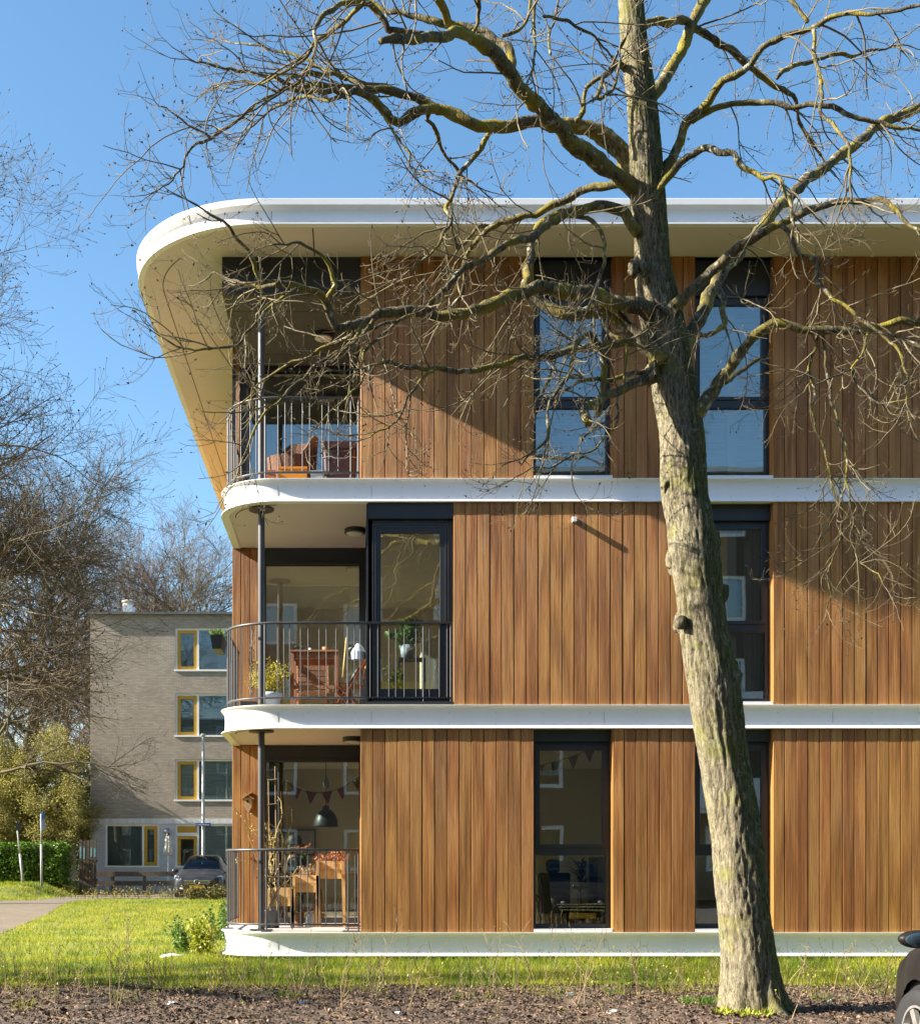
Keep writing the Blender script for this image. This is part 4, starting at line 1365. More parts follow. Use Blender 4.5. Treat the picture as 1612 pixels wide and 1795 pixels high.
for pts, d0, d1 in LIMBS:
    n = len(pts)
    cum = [0]
    for a, b in zip(pts[:-1], pts[1:]):
        cum.append(cum[-1] + math.hypot(b[0] - a[0], b[1] - a[1]))
    ctl = []
    for (x, y, h), c in zip(pts, cum):
        t = c / cum[-1]
        Y = TY + d0 + (d1 - d0) * (t ** 1.15) + .10 * math.sin(c / 60.0) * min(1, 4 * t) * (1 - t)
        q = P(x, y, Y)
        ctl.append((q.x, q.y, q.z, h * .87 * Y / F_PX))
    s_ = smooth_path(ctl, .04)
    s_[:, 3] = np.maximum(s_[:, 3], .003)
    # crooked growth: small kinks along the limb
    kk = np.array([[mnoise.noise(Vector((p[0] * 5.5 + 7 * k_, p[1] * 5.5, p[2] * 5.5))) for k_ in range(3)] for p in s_])
    kk2 = np.array([[mnoise.noise(Vector((p[0] * 14 + 7 * k_, p[1] * 14, p[2] * 14 + 3))) for k_ in range(3)] for p in s_])
    env = np.minimum(1, np.linspace(0, 1, len(s_)) * 8)[:, None]
    s_[:, :3] += (kk * .030 + kk2 * .012) * env
    lump = np.array([1 + .22 * mnoise.noise(Vector((p[0] * 8, p[1] * 8, p[2] * 8))) + .12 * mnoise.noise(Vector((p[0] * 19, p[1] * 19, p[2] * 19))) for p in s_])
    mb = MB()
    thick = pts[0][2] > 6
    if thick:
        def knobbly(pp, ring):
            o_ = ring.copy()
            for i_ in range(len(pp)):
                for j_ in range(ring.shape[1]):
                    dv = ring[i_, j_] - pp[i_]
                    q_ = ring[i_, j_]
                    o_[i_, j_] = pp[i_] + dv * (1 + .22 * mnoise.noise(Vector((q_[0] * 17, q_[1] * 17, q_[2] * 17))))
            return o_
        mb.tube(s_[:, :3], s_[:, 3] * lump, 12, rfun=knobbly)
    else:
        mb.tube(s_[:, :3], s_[:, 3] * lump, 6)
    mb.build('limb', m_limb, tree, smooth=True)
    tgt = twl if pts[-1][0] < 1100 else twr
    if pts[-1][2] <= 4.5:        # a tapering tip carries on as a fan of shoots
        for _ in range(2):
            q = wander(s_[-1, :3], s_[-1, :3] - s_[-4, :3] + g.normal(size=3) * .02, g.uniform(.25, .5), 7, g, .15, .08, .03)
            rr = np.linspace(s_[-1, 3] * .9, .0015, len(q))
            tgt.add(q[None], rr[None], 4)
            tgt.grow(q, rr, g, LV[1:], .12, (4, 3), bud=.6)
    t0 = .25 if pts[0][2] > 8 else .08
    dens = dict(LV[0])
    if pts[0][2] > 11:
        dens['space'] = .27
    tgt.grow(s_[:, :3], s_[:, 3], g, [dens] + LV[1:], t0, bud=.5)
# thin shoots on the trunk itself
u_ = int(len(trunk_s) * .55)
twr.grow(trunk_s[u_:, :3], trunk_s[u_:, 3], g, [dict(LV[0], space=.16, len=.6, lo=60, hi=90)] + LV[1:], 0, bud=.4)
twl.build('twigs', m_twig, tree)
twr.build('twigs', m_twig, tree)
twl.build_buds('buds', m_bud, tree, .0135)
twr.build_buds('buds', m_bud, tree, .012)

# ---------------------------------------------------------------- ground
gr = MB()
gr.add([(-400, -200, -.17), (400, -200, -.17), (400, 9.02, -.17), (-400, 9.02, -.17), (-400, 9.02, -.004), (400, 9.02, -.004), (400, 700, -.004), (-400, 700, -.004)], [(0, 1, 2, 3), (3, 2, 5, 4), (4, 5, 6, 7)])
structure(gr.build('ground', m_lawn))
structure(MB().add([(-120, -9.0, -.166), (120, -9.0, -.166), (120, 8.9, -.166), (-120, 8.9, -.166)], [(0, 1, 2, 3)]).build('road', m_asphalt))
structure(MB().box(-120, 120, 8.9, 9.03, -.17, -.02).build('kerb', m_kerb, bevel=.015))
structure(MB().add([(-26, 12.35, 0), (14, 12.35, 0), (14, 43.0, 0), (-26, 43.0, 0)], [(0, 1, 2, 3)]).build('lawn', m_lawn))


def bed_h(x, y):
    e = min(1, max(0, (12.75 + .25 * mnoise.noise(Vector((x * .6, 3, 0))) - y) / .6))
    return e * (.02 + .035 * mnoise.noise(Vector((x * 1.3, y * 1.3, 0))) + .03 * mnoise.noise(Vector((x * 4, y * 4, 5))) + .022 * mnoise.noise(Vector((x * 11, y * 11, 9)))) - .012 * (1 - e) + .012


nx, ny = 300, 62
xs = np.linspace(-6.5, 8.5, nx); ys = np.linspace(9.03, 12.95, ny)
vs_ = [(x, y, bed_h(x, y)) for y in ys for x in xs]
fs_ = [(j * nx + i, j * nx + i + 1, (j + 1) * nx + i + 1, (j + 1) * nx + i) for j in range(ny - 1) for i in range(nx - 1)]
structure(MB().add(vs_, fs_).build('soil_bed', m_soil, smooth=True))

# brick path from the lower left towards the street, and the street with the parked car
pe = [(-4.6, 12.36), (-5.3, 16), (-6.4, 22), (-7.55, 29.8), (-8.7, 36), (-9.45, 41), (-9.0, 42.6)]
path_poly = pe + [(-9.0, 43.0), (-14.5, 43.0)] + [(-11.9, 40.5), (-11.0, 36), (-9.9, 29.8), (-8.75, 22), (-7.6, 16), (-6.9, 12.36)]
structure(MB().add([(x, y, .006) for x, y in path_poly], [tuple(range(len(path_poly)))]).build('path', m_pave))
structure(MB().add([(-14.5, 43.0, .004), (40, 43.0, .004), (40, 49.4, .004), (-14.5, 49.4, .004)], [(0, 1, 2, 3)]).build('street', m_pave))
kb = MB()
for i in range(40):
    kb.box(-8.9 + i * 1.0, -8.91 + (i + 1) * 1.0, 42.86, 42.98, -.01, .05)
structure(kb.build('street_kerb', m_kerb))
# raised grass bank behind the path on the left


def bank_h(x, y):
    t = min(1, max(0, (y - 41.5) / 4.0))
    u = min(1, max(0, (-11.2 - x - (y - 44) * -.05) / 1.2))
    return .47 * t * t * (3 - 2 * t) * u


nx, ny = 60, 30
xs = np.linspace(-40, -10.6, nx); ys = np.linspace(40.6, 60, ny)
vs_ = [(x, y, bank_h(x, y) - (.03 if x > -11.2 else 0)) for y in ys for x in xs]
fs_ = [(j * nx + i, j * nx + i + 1, (j + 1) * nx + i + 1, (j + 1) * nx + i) for j in range(ny - 1) for i in range(nx - 1)]
structure(MB().add(vs_, fs_).build('grass_bank', m_lawn, smooth=True))


g = np.random.default_rng(4)


def blades(n, xr, yr, hr, wr, keep=None, zfun=None, ybias=1.0):
    x = g.uniform(*xr, n)
    y = yr[0] + (yr[1] - yr[0]) * g.random(n) ** ybias
    if keep is not None:
        k = keep(x, y)
        x, y = x[k], y[k]
    n = len(x)
    z = np.zeros(n) if zfun is None else np.array([zfun(a, b) for a, b in zip(x, y)])
    h = g.uniform(*hr, n) * (0.7 + 0.6 * g.random(n))
    w = g.uniform(*wr, n)
    a = g.uniform(0, 2 * PI, n)
    lean = g.normal(size=(n, 2)) * .5 * h[:, None]
    t = np.zeros((n, 3, 3))
    t[:, 0] = np.stack([x - np.cos(a) * w, y - np.sin(a) * w, z - .004], 1)
    t[:, 1] = np.stack([x + np.cos(a) * w, y + np.sin(a) * w, z - .004], 1)
    t[:, 2] = np.stack([x + lean[:, 0], y + lean[:, 1], z + h], 1)
    return t


def not_path(x, y):
    rx = np.interp(y, [p[1] for p in pe], [p[0] for p in pe])
    lx = rx - 2.35
    on = (x < rx) & (x > lx) & (y < 43)
    patch = np.sin(x * 1.7 + y) * np.sin(y * 1.3 - x * .6) + g.normal(size=len(x)) * .5
    return ~on & (patch > -1.05)


def strip_keep(x, y):
    edge = 12.35 + .40 * np.sin(x * 1.1) + .3 * np.sin(x * 2.7 + 1) + .2 * np.sin(x * 6.1) + np.abs(g.normal(size=len(x))) * -.35 + g.normal(size=len(x)) * .2
    bld_ = (y > 15.98) & (x > -1.7)
    return (y > edge) & ~bld_ & not_path(x, y)


def tuft_keep(x, y):
    q = np.sin(x * 3.1 + 1.3) * np.sin(y * 4.3 + x) + .6 * np.sin(x * 7.7 + y * 2.2) + (y - 11.9) * .55
    return (q > .45) & (y < 12.9)


T = [blades(34000, (-6.0, 8.0), (10.2, 12.9), (.04, .15), (.002, .004), tuft_keep),
     blades(90000, (-6.5, 8.0), (11.3, 16.2), (.025, .075), (.0022, .0045), strip_keep),
     blades(9000, (-6.5, 8.0), (12.2, 16.1), (.08, .19), (.002, .004), strip_keep),
     blades(5000, (-2.2, 8.0), (15.4, 16.05), (.06, .16), (.002, .004), strip_keep),
     blades(80000, (-12, -1.6), (16.0, 43.0), (.035, .085), (.004, .008), lambda x, y: not_path(x, y) & ~((x > -1.75) & (y > 15.9)), ybias=1.3),
     blades(16000, (-20, -10.9), (41, 50), (.05, .12), (.008, .014), None, bank_h)]
T = np.concatenate(T)
stuff(tri_cloud('grass', T, g.random(len(T)), m_grass), 'short spring grass on the lawns around the building', 'grass')

# dead leaves on the soil bed
n = 60000
x = g.uniform(-5.6, 8.2, n); y = 9.1 + 3.75 * g.random(n) ** .9
z = np.array([bed_h(a, b) for a, b in zip(x, y)]) + g.uniform(.0, .025, n)
sz = g.uniform(.006, .02, n) * (1 + .9 * (g.random(n) < .08))
c = np.stack([x, y, z], 1)
u = g.normal(size=(n, 3)); u[:, 2] *= .28; u /= np.linalg.norm(u, axis=1)[:, None]
v = g.normal(size=(n, 3)); v[:, 2] *= .6; v -= u * (u * v).sum(1)[:, None]; v /= np.linalg.norm(v, axis=1)[:, None]
t = np.zeros((2 * n, 3, 3))
t[0::2, 0] = c - u * sz[:, None]; t[0::2, 1] = c + v * sz[:, None] * .55; t[0::2, 2] = c + u * sz[:, None]
t[1::2, 0] = c - u * sz[:, None]; t[1::2, 1] = c + u * sz[:, None]; t[1::2, 2] = c - v * sz[:, None] * .55 + np.array([0, 0, .006])
r_ = np.repeat(g.random(n), 2)
stuff(tri_cloud('dead_leaves', t, r_, m_litter), 'brown dead leaves strewn over the soil bed', 'dead leaves')

# fallen twigs and straw lying on the bed
sk = Shoots()
m__ = 2600
p0 = np.stack([g.uniform(-5.6, 8.2, m__), 9.2 + 3.7 * g.random(m__), np.zeros(m__)], 1)
p0[:, 2] = [bed_h(a, b) + .012 for a, b in zip(p0[:, 0], p0[:, 1])]
an_ = g.uniform(0, 2 * PI, m__)
ln_ = g.uniform(.03, .22, m__)
st_ = np.stack([np.cos(an_), np.sin(an_), g.normal(size=m__) * .12], 1) * ln_[:, None]
Q_ = p0[:, None, :] + st_[:, None, :] * np.linspace(0, 1, 4)[None, :, None] + g.normal(size=(m__, 4, 3)) * .006
sk.add(Q_, np.tile(np.linspace(.003, .0015, 4), (m__, 1)), 3)
tw_ = sk.build('fallen_twigs', m_straw, None)
stuff(tw_, 'straw and fallen twigs lying on the soil bed', 'twigs')

# thin weeds all along the edge of the bed (ground cover)
wd = MB(); wl = MB()
for i in range(900):
    x = g.uniform(-5.2, 7.6); y = g.uniform(10.6, 13.6) if g.random() < .75 else g.uniform(9.6, 15.6)
    if -6.9 < x < -4.9 and y > 12.3:
        continue
    h = g.uniform(.10, .42)
    q = wander((x, y, bed_h(x, y) if y < 12.9 else 0), (g.normal() * .2, g.normal() * .2, 1), h, 5, g, .12, .05, 0)
    wd.tube(q, np.linspace(.0032, .0014, 6), 3, 0, g.random(), cap=False)
    for kk in range(g.integers(1, 6)):
        j = g.integers(1, 6)
        d = side_dir(q[j] - q[j - 1], g, 25, 60)
        q2 = wander(q[j], d, h * g.uniform(.12, .4), 3, g, .12, .2, 0)
        wd.tube(q2, np.linspace(.002, .001, 4), 3, 0, g.random(), cap=False)
        if g.random() < .6:
            for m_ in range(g.integers(1, 4)):
                wl.leaf(q2[-1 - (m_ % 3)], g.normal(size=3), (0, 0, 1), g.uniform(.015, .04), g.uniform(.010, .022), 0, g.random())
stuff(wd.build('weed_stems', m_straw), 'thin dry weed stems along the edge of the soil bed', 'weeds')
stuff(wl.build('weed_leaves', m_leafy), 'small yellow green leaves on the weed stems of the bed', 'weeds')

# the taller dry weeds one can tell apart
WEEDS = [(213, 1735, 195, .55, 'pale bent stalks fanning out at the far left of the bed'), (205, 1790, 235, 1.0, 'tall dry weed with a leaning straw-coloured stem left of the dark plastic bag'),
         (120, 1780, 130, .55, 'thin dry weed standing in the leftmost soil'), (530, 1765, 505, .62, 'dry weed with branching tip in front of the column foot'),
         (660, 1760, 655, .75, 'straight tall weed under the joint of the lowest white band'), (720, 1790, 716, .7, 'upright weed in front of the wide timber panel'),
         (600, 1795, 590, .6, 'forked straw weed in the middle of the bed'), (950, 1750, 905, .8, 'branching dark weed below the ground floor window'),
         (1010, 1770, 1040, .72, 'straw weed leaning right near the white scrap'), (1110, 1770, 1150, .6, 'leafy dry weed left of the trunk'),
         (870, 1760, 850, .62, 'slender weed in front of the left edge of the window'), (1470, 1750, 1475, .5, 'pale weed between the trunk and the dark car'),
         (400, 1745, 380, .62, 'dry weed in front of the rounded band corner'), (1400, 1740, 1402, .45, 'short weed right of the trunk')]
for bx, by, tx, h, lbl in WEEDS:
    by = min(by, 1785)
    Y = CAMZ * F_PX / (by - CY)
    p = P(bx, by, Y)
    z0 = bed_h(p.x, Y) if Y < 12.9 else 0
    t = thing('dry_weed', lbl, 'weed', (p.x, Y, z0 - .01), 'tall dry weeds in the soil bed')
    mb = MB(); lf = MB()
    for kk in range(3 if h > .7 else 2):
        d = np.array([(tx - bx) / 200 + g.normal() * .12, g.normal() * .15, 1.0])
        q = wander((p.x + g.normal() * .03, Y + g.normal() * .03, z0 - .01), d, h * g.uniform(.75, 1.05), 8, g, .11, .0, 0)
        mb.tube(q, np.linspace(.0036, .0013, 9), 4, 0, g.random())
        for _ in range(7):
            j = g.integers(3, 9)
            q2 = wander(q[j], side_dir(q[j] - q[j - 1], g, 20, 55), h * g.uniform(.1, .3), 4, g, .12, .15, 0)
            mb.tube(q2, np.linspace(.0024, .001, 5), 3, 0, g.random(), cap=False)
            for m_ in range(2):
                lf.leaf(q2[-1], g.normal(size=3), (0, 0, 1), g.uniform(.01, .022), g.uniform(.006, .012), 0, g.random())
    mb.build('stem', m_straw, t, smooth=True)
    stuff(lf.build('seed_heads', m_leafy if g.random() < .5 else m_bud, t))

# scraps of litter
rl_ = random.Random(8)
for px, py, r, m_, nm, lbl, cat in ((480, 1752, .085, m_black, 'plastic_bag', 'crumpled black plastic bag at the edge of the soil bed', 'bag'),
                                    (531, 1768, .03, m_bluesign, 'paper_scrap', 'small bright blue scrap on the dark soil', 'litter'),
                                    (1074, 1782, .05, m_whitepl, 'paper_scrap', 'crumpled white scrap in front of the ground floor window', 'litter'),
                                    (696, 1790, .04, m_whitepl, 'paper_scrap', 'white scrap at the very front of the soil bed', 'litter'),
                                    (1456, 1764, .035, m_potblue, 'paper_scrap', 'pale blue scrap lying right of the tree trunk', 'litter'),
                                    (1537, 1722, .06, m_canvas, 'plastic_scrap', 'pinkish white wrapper in the grass near the dark car', 'litter'),
                                    (302, 1768, .05, m_zinc, 'paper_scrap', 'grey crumpled scrap among the dead leaves left of the black bag', 'litter'),
                                    (1000, 1752, .055, m_zinc, 'paper_scrap', 'grey flattened scrap under the window weeds', 'litter')):
    Y = CAMZ * F_PX / (py - CY)
    p = P(px, py, Y)
    z0 = bed_h(p.x, Y) if Y < 12.9 else 0
    o = MB().blob((p.x, Y, z0 + r * .15), r * .7, rl_, 2, rough=.6, sq=(1.2, .8, .55)).build(nm, m_)
    tag(recentre(o, (p.x, Y, z0)), lbl, cat)

# green tufts at the foot of the trunk
for px, py, w, lbl, m_ in ((1228, 1772, .20, 'bright grass tuft at the left foot of the big tree', m_leafg), (1302, 1786, .24, 'low leafy weed tuft in front of the big tree trunk', m_leafy)):
    Y = CAMZ * F_PX / (py - CY)
    p = P(px, py, Y)
    mb = MB()
    for i in range(420):
        a, rr = g.uniform(0, 2 * PI), w * math.sqrt(g.random())
        b = (p.x + rr * math.cos(a), Y + rr * .6 * math.sin(a), bed_h(p.x, Y) - .005)
        mb.leaf(b, (g.normal() * .6, g.normal() * .6, 1), g.normal(size=3), g.uniform(.03, .10), g.uniform(.005, .012) if m_ is m_leafg else g.uniform(.015, .03), 0, g.random())
    o = mb.build('weed_tuft', m_)
    tag(recentre(o, (p.x, Y, bed_h(p.x, Y))), lbl, 'weed')


def leafy_bush(name, lbl, cat, ctr, size, n, m_leaf, lw=(.03, .06), stems=14, group=None, clump=None, m_stem=None, seed=1):
    """many leaves in clumps on a few stems"""
    gg = np.random.default_rng(seed)
    ctr = np.array(ctr, float)
    t = thing(name, lbl, cat, tuple(ctr), group)
    st = MB(); lf = MB()
    cl = []
    for i in range(stems):
        d = np.array([gg.normal() * size[0] * .55, gg.normal() * size[1] * .55, size[2] * gg.uniform(.35, .95)])
        q = wander(ctr + np.array([gg.normal() * size[0] * .12, gg.normal() * size[1] * .12, 0]), d, np.linalg.norm(d), 6, gg, .12, .1, 0)
        st.tube(q, np.linspace(size[2] * .012, size[2] * .004, 7), 4)
        cl += [q[j] for j in range(2, 7)]
    cl = np.array(cl)
    for i in range(n):
        c = cl[gg.integers(len(cl))] + gg.normal(size=3) * np.array(size) * (clump or .11)
        if c[2] < ctr[2] + .01:
            c[2] = ctr[2] + .01 + gg.random() * .05
        lf.leaf(c, gg.normal(size=3) + np.array([0, 0, .3]), gg.normal(size=3), gg.uniform(*lw) * 1.3, gg.uniform(*lw), 0, gg.random())
    st.build('stem', m_stem or m_twig, t, smooth=True)
    stuff(lf.build('foliage', m_leaf, t))
    return t


leafy_bush('leafy_plant', 'bright yellow-green leafy plant at the rounded corner of the lowest band', 'plant', (-2.10, 16.75, 0), (.24, .3, .50), 1300, m_leafy, (.03, .055), seed=2)
leafy_bush('leafy_plant', 'pale flowering ground plant left of the bright corner plant', 'plant', (-2.42, 17.4, 0), (.25, .3, .50), 900, m_leafg, (.025, .045), seed=5)
leafy_bush('leafy_plant', 'darker green bush behind the bright corner plant', 'plant', (-2.22, 20.3, 0), (.22, .4, .52), 900, m_leafg, (.04, .065), seed=3)
o = MB().blob((-2.45, 16.35, .03), .09, rl_, 2, rough=.2, sq=(1.5, .8, .5)).build('pale_stone', m_whitepl)
tag(recentre(o, (-2.45, 16.35, 0)), 'pale flat stone in the grass at the rounded corner', 'stone')

# ---------------------------------------------------------------- background flats
YBK = 52.0


def bx(px):
    return PX(px, YBK)


def bz(py):
    return PZ(py, YBK)


flat = thing('brick_flats', 'four-storey tan brick flats with ochre window frames behind the grey car', 'building', (bx(300), YBK, 0))
X0, X1 = bx(158), 9.0
zt, zg = bz(1078), bz(1436)
ROWS = [(1101, 1177), (1216, 1292), (1331, 1405)]
wins = [(bx(307), bx(440)), (bx(560), bx(693))]
holes = [(a, b, bz(y1), bz(y0)) for a, b in wins for y0, y1 in ROWS]
gholes = [(bx(184), bx(279), bz(1521), bz(1445)), (bx(307), bx(440), bz(1521), bz(1445))]


def wall_with_holes(mb, x0, x1, z0, z1, y0, y1, holes):
    xs = sorted({x0, x1, *[h[0] for h in holes], *[h[1] for h in holes]})
    zs = sorted({z0, z1, *[h[2] for h in holes], *[h[3] for h in holes]})
    for i in range(len(xs) - 1):
        for j in range(len(zs) - 1):
            cx, cz = (xs[i] + xs[i + 1]) / 2, (zs[j] + zs[j + 1]) / 2
            if any(h[0] < cx < h[1] and h[2] < cz < h[3] for h in holes):
                continue
            mb.box(xs[i], xs[i + 1], y0, y1, zs[j], zs[j + 1])


w = MB(); wall_with_holes(w, X0, X1, zg + .02, zt, YBK, YBK + .3, holes)
w.box(X0, X0 + .3, YBK + .3, YBK + 9, zg, zt)
w.box(X1 - .3, X1, YBK + .3, YBK + 9, zg, zt)
w.box(X0, X1, YBK + 9, YBK + 9.3, 0, zt)
w.build('brick_wall', m_brick, flat)
w = MB(); wall_with_holes(w, X0, X1, 0, zg, YBK - .003, YBK + .29, gholes)
w.box(X0, X0 + .29, YBK + .29, YBK + 9, 0, zg - .002)
w.build('painted_base_wall', m_brickwhite, flat)
# soldier course between the two
sc_ = MB()
x = X0 - .01
while x < X1:
    sc_.box(x, x + .062, YBK - .02, YBK + .05, zg - .20, zg + .018, 0, rb.random())
    x += .07
sc_.build('soldier_course', M('white_soldier_bricks', (0.66, 0.67, 0.69), rough=.8, rnd=.12), flat)
tr = MB().box(X0 - .12, X1, YBK - .16, YBK + 9.3, zt, zt + .10)
tr.build('roof_trim', m_roofmetal, flat)
ins = MB()
for j in range(5):
    ins.box(X0 + .3, X1 - .3, YBK + .3, YBK + 9, j * 2.8 + .05, j * 2.8 + .15)
ins.box(X0 + .3, X1 - .3, YBK + 3, YBK + 3.1, 0, zt - .1)
ins.build('inner_floor', m_inwall, flat)


def back_window(a, b, z0, z1, sash_left=True, blind=None, door=False, sw=.84):
    w = thing_part('window' if not door else 'window_with_door', flat)
    y = YBK + .06
    t = .085
    f = MB()
    f.box(a, b, y, y + .12, z1 - t, z1)
    f.box(a - .03, b + .03, y - .10, y + .12, z0, z0 + t * .9)
    f.box(a, a + t, y, y + .12, z0 + t, z1 - t)
    f.box(b - t, b, y, y + .12, z0 + t, z1 - t)
    m = a + t + sw if sash_left else b - t - sw
    f.box(m, m + t, y, y + .12, z0 + t, z1 - t)
    f.build('frame', m_wframe, w)
    s0, s1 = (a + t, m) if sash_left else (m + t, b - t)
    s = MB(); q = .14
    zb, zu = z0 + t, z1 - t
    if door:
        zb = .25
        zu2 = zu - .42
        s.box(s0, s1, y + .02, y + .09, zu2 + .14, zu)
        MB().box(s0, s1, y, y + .12, zu2, zu2 + .14).build('transom', m_wframe, w)
        zu = zu2
    s.box(s0, s0 + q, y + .02, y + .09, zb, zu)
    s.box(s1 - q, s1, y + .02, y + .09, zb, zu)
    s.box(s0 + q, s1 - q, y + .02, y + .09, zu - q, zu)
    s.box(s0 + q, s1 - q, y + .02, y + .09, zb, zb + q)
    s.build('door_leaf' if door else 'sash', m_ochre, w)
    MB().box(s0 + q, s1 - q, y + .05, y + .056, zb + q, zu - q).build('sash_pane', m_backglass, w)
    g0, g1 = (m + t, b - t) if sash_left else (a + t, m)
    MB().box(g0, g1, y + .05, y + .056, z0 + t * .9, z1 - t).build('pane', m_backglass, w)
    if blind:
        MB().box(g0, g1, y + .16, y + .17, z0 + t + (z1 - z0) * blind[1], z1 - t).build('blind', blind[0], w)
        if not door:
            MB().box(s0 + q, s1 - q, y + .16, y + .17, z0 + t + (z1 - z0) * blind[2], z1 - t).build('blind', blind[0], w)
    return w


for i, (a, b) in enumerate(wins):
    for j, (y0, y1) in enumerate(ROWS):
        back_window(a, b, bz(y1), bz(y0), True, [(m_blind3, .55, .8), (m_blind3, .0, .0), (m_blind2, .0, .0)][j])
m_gcurt = M('teal_grey_net_curtain', (0.20, 0.26, 0.27), (0.16, 0.21, 0.22), scale=10, stretch=(3, 3, .1), rough=.9)
back_window(*gholes[0], sash_left=False, blind=(m_gcurt, .0, .0), sw=.66)
back_window(*gholes[1], True, (m_blind2, .0, 0), door=True)
# wall lamp by the door, roof flue
wl_ = thing('wall_lamp', 'small grey outdoor lamp on the painted wall left of the ochre door', 'lamp', (bx(293), YBK - .003, bz(1456)))
MB().box(bx(291), bx(297), YBK - .02, YBK - .003, bz(1460), bz(1452)).box(bx(292), bx(295.5), YBK - .30, YBK - .02, bz(1455.5), bz(1453.5)).build('lamp_arm', m_zinc, wl_)
MB().lathe([(.02, .05), (.10, .03), (.13, -.10), (.11, -.11)], (bx(293.7), YBK - .22, bz(1457)), 12).build('lamp_shade', m_zinc, wl_, smooth=True)
fu = thing('roof_flue', 'white ventilation flue with a round cap on the roof of the brick flats', 'flue', (bx(210), YBK + 2, zt + .1))
f = MB(); c = (bx(210), YBK + 2, 0)
f.box(bx(199), bx(221), YBK + 1.6, YBK + 2.4, zt + .1, zt + .30)
f.box(bx(201), bx(219), YBK + 1.65, YBK + 2.35, zt + .30, bz(1047) - .0)
f.build('flue_base', M('pale_metal_sheet', (.55, .58, .60), rough=.4, metal=.2), fu)
zc = bz(1051)
f = MB().lathe([(.22, zc), (.22, zc + .10), (.25, zc + .12), (.25, zc + .22), (.21, zc + .24), (.21, zc + .28), (.30, zc + .30), (.30, zc + .35), (.16, zc + .40)], c, 18)
f.build('flue_cap', M('weathered_white_cap', (.62, .60, .54), (.45, .43, .38), scale=5, rough=.7), fu)

# folded parasol by the wall
pa = thing('folded_parasol', 'closed off-white garden parasol standing against the painted wall', 'parasol', (bx(294.5), YBK - 1.0, 0))
q = Vector((PX(294.5, YBK - 1), YBK - 1.0, 0))
pa.location = q
MB().tube([(q.x, q.y, .05), (q.x, q.y, PZ(1461, q.y))], .025, 8).box(q.x - .3, q.x + .3, q.y - .3, q.y + .3, 0, .07).build('pole', m_whitepl, pa)
z1, z0 = PZ(1464, q.y), PZ(1500, q.y)
mb = MB()
mb.tube([(q.x, q.y, z1), (q.x, q.y, z1 - .15), (q.x + .01, q.y, z1 - .45), (q.x - .01, q.y, z1 - .7), (q.x, q.y, z0 + .05), (q.x, q.y, z0)], [.05, .10, .12, .15, .11, .06], 16,
        rfun=lambda pts, ring: np.array([[pts[i] + (ring[i, j] - pts[i]) * (1 + .28 * (j % 2)) for j in range(16)] for i in range(len(pts))]))
mb.build('canopy', m_canvas, pa)
MB().lathe([(.085, z1 - .02), (.07, z1 + .05), (.02, z1 + .1)], (q.x, q.y, 0), 10).build('cap', m_anth, pa)

# ---------------------------------------------------------------- fences, hedge, signs on the left
YFN = 50.0


def low_fence(px0, px1):
    t = thing('rail_fence', 'low weathered wooden rail fence in front of the brick flats', 'fence', (PX(px0, YFN), YFN, 0))
    x0, x1 = PX(px0, YFN), PX(px1, YFN)
    n = 5
    for i in range(n + 1):
        x = x0 + (x1 - x0) * i / n
        MB().box(x - .06, x + .06, YFN - .06, YFN + .06, 0, .86).build('post', m_oldwood, t)
    for z in (.34, .72):
        MB().box(x0 - .1, x1 + .1, YFN - .10, YFN - .062, z, z + .20).build('rail', m_oldwood, t)


low_fence(142, 420)
pf = thing('plank_fence', 'short grey plank fence panel with blue-green paint smears beside the flats', 'fence', (PX(152, 49.6), 49.6, 0))
mb = MB(); sm = MB()
for i in range(5):
    x = PX(139 + i * 6.2, 49.6)
    zt_ = PZ(1473, 49.6) + rb.uniform(-.04, .04)
    mb.box(x, x + .115, 49.6, 49.63, .25, zt_, 0, rb.random())
    if i in (0, 1, 3, 4):
        sm.box(x + .02, x + .085, 49.594, 49.598, zt_ - .7 + rb.uniform(-.1, .1), zt_ - .30, 0, rb.random())
mb.build('plank', m_oldwood, pf)
sm.build('paint_smear', M('blue_green_paint', (.12, .36, .36), (.25, .42, .45), scale=8, rough=.8), pf)
MB().box(PX(138, 49.6), PX(170, 49.6), 49.635, 49.7, .5, .62).box(PX(138, 49.6), PX(170, 49.6), 49.635, 49.7, 1.3, 1.42).box(PX(138, 49.6), PX(138, 49.6) + .12, 49.64, 49.76, 0, 2.2).build('fence_frame', m_oldwood, pf)
# white slatted box with a ball on its post
ws = thing('white_slat_fence', 'white slatted fence with a ball-topped post at the right end of the hedge', 'fence', (PX(118, 54), 54, 0))
mb = MB()
for i in range(7):
    x = PX(110, 54) + i * .085
    mb.box(x, x + .066, 54, 54.03, .35, PZ(1480, 54), 0)
mb.box(PX(110, 54), PX(110, 54) + .60, 54.035, 54.09, .8, .9)
mb.build('slat', m_whitepl, ws)
MB().box(PX(104, 54), PX(109, 54), 53.95, 54.08, 0, PZ(1481, 54)).build('post', m_whitepl, ws)
MB().lathe([(.03, 0), (.085, .05), (.09, .1), (.05, .16), (.01, .18)], (PX(107, 54), 54.01, PZ(1481, 54)), 12).build('post_ball', m_whitepl, ws, smooth=True)
sh = thing('garden_shed', 'low red-brown brick shed glimpsed between hedge and plank fence', 'shed', (PX(130, 58), 58, 0))
MB().box(PX(122, 58), PX(160, 58), 58, 60, 0, PZ(1504, 58)).build('wall', brick_mat('red_shed_brick', (.24, .08, .05), (.18, .06, .04), (.2, .16, .13)), sh)
MB().box(PX(120, 58), PX(162, 58), 57.9, 60.1, PZ(1504, 58), PZ(1502, 58)).build('roof', m_dark, sh)

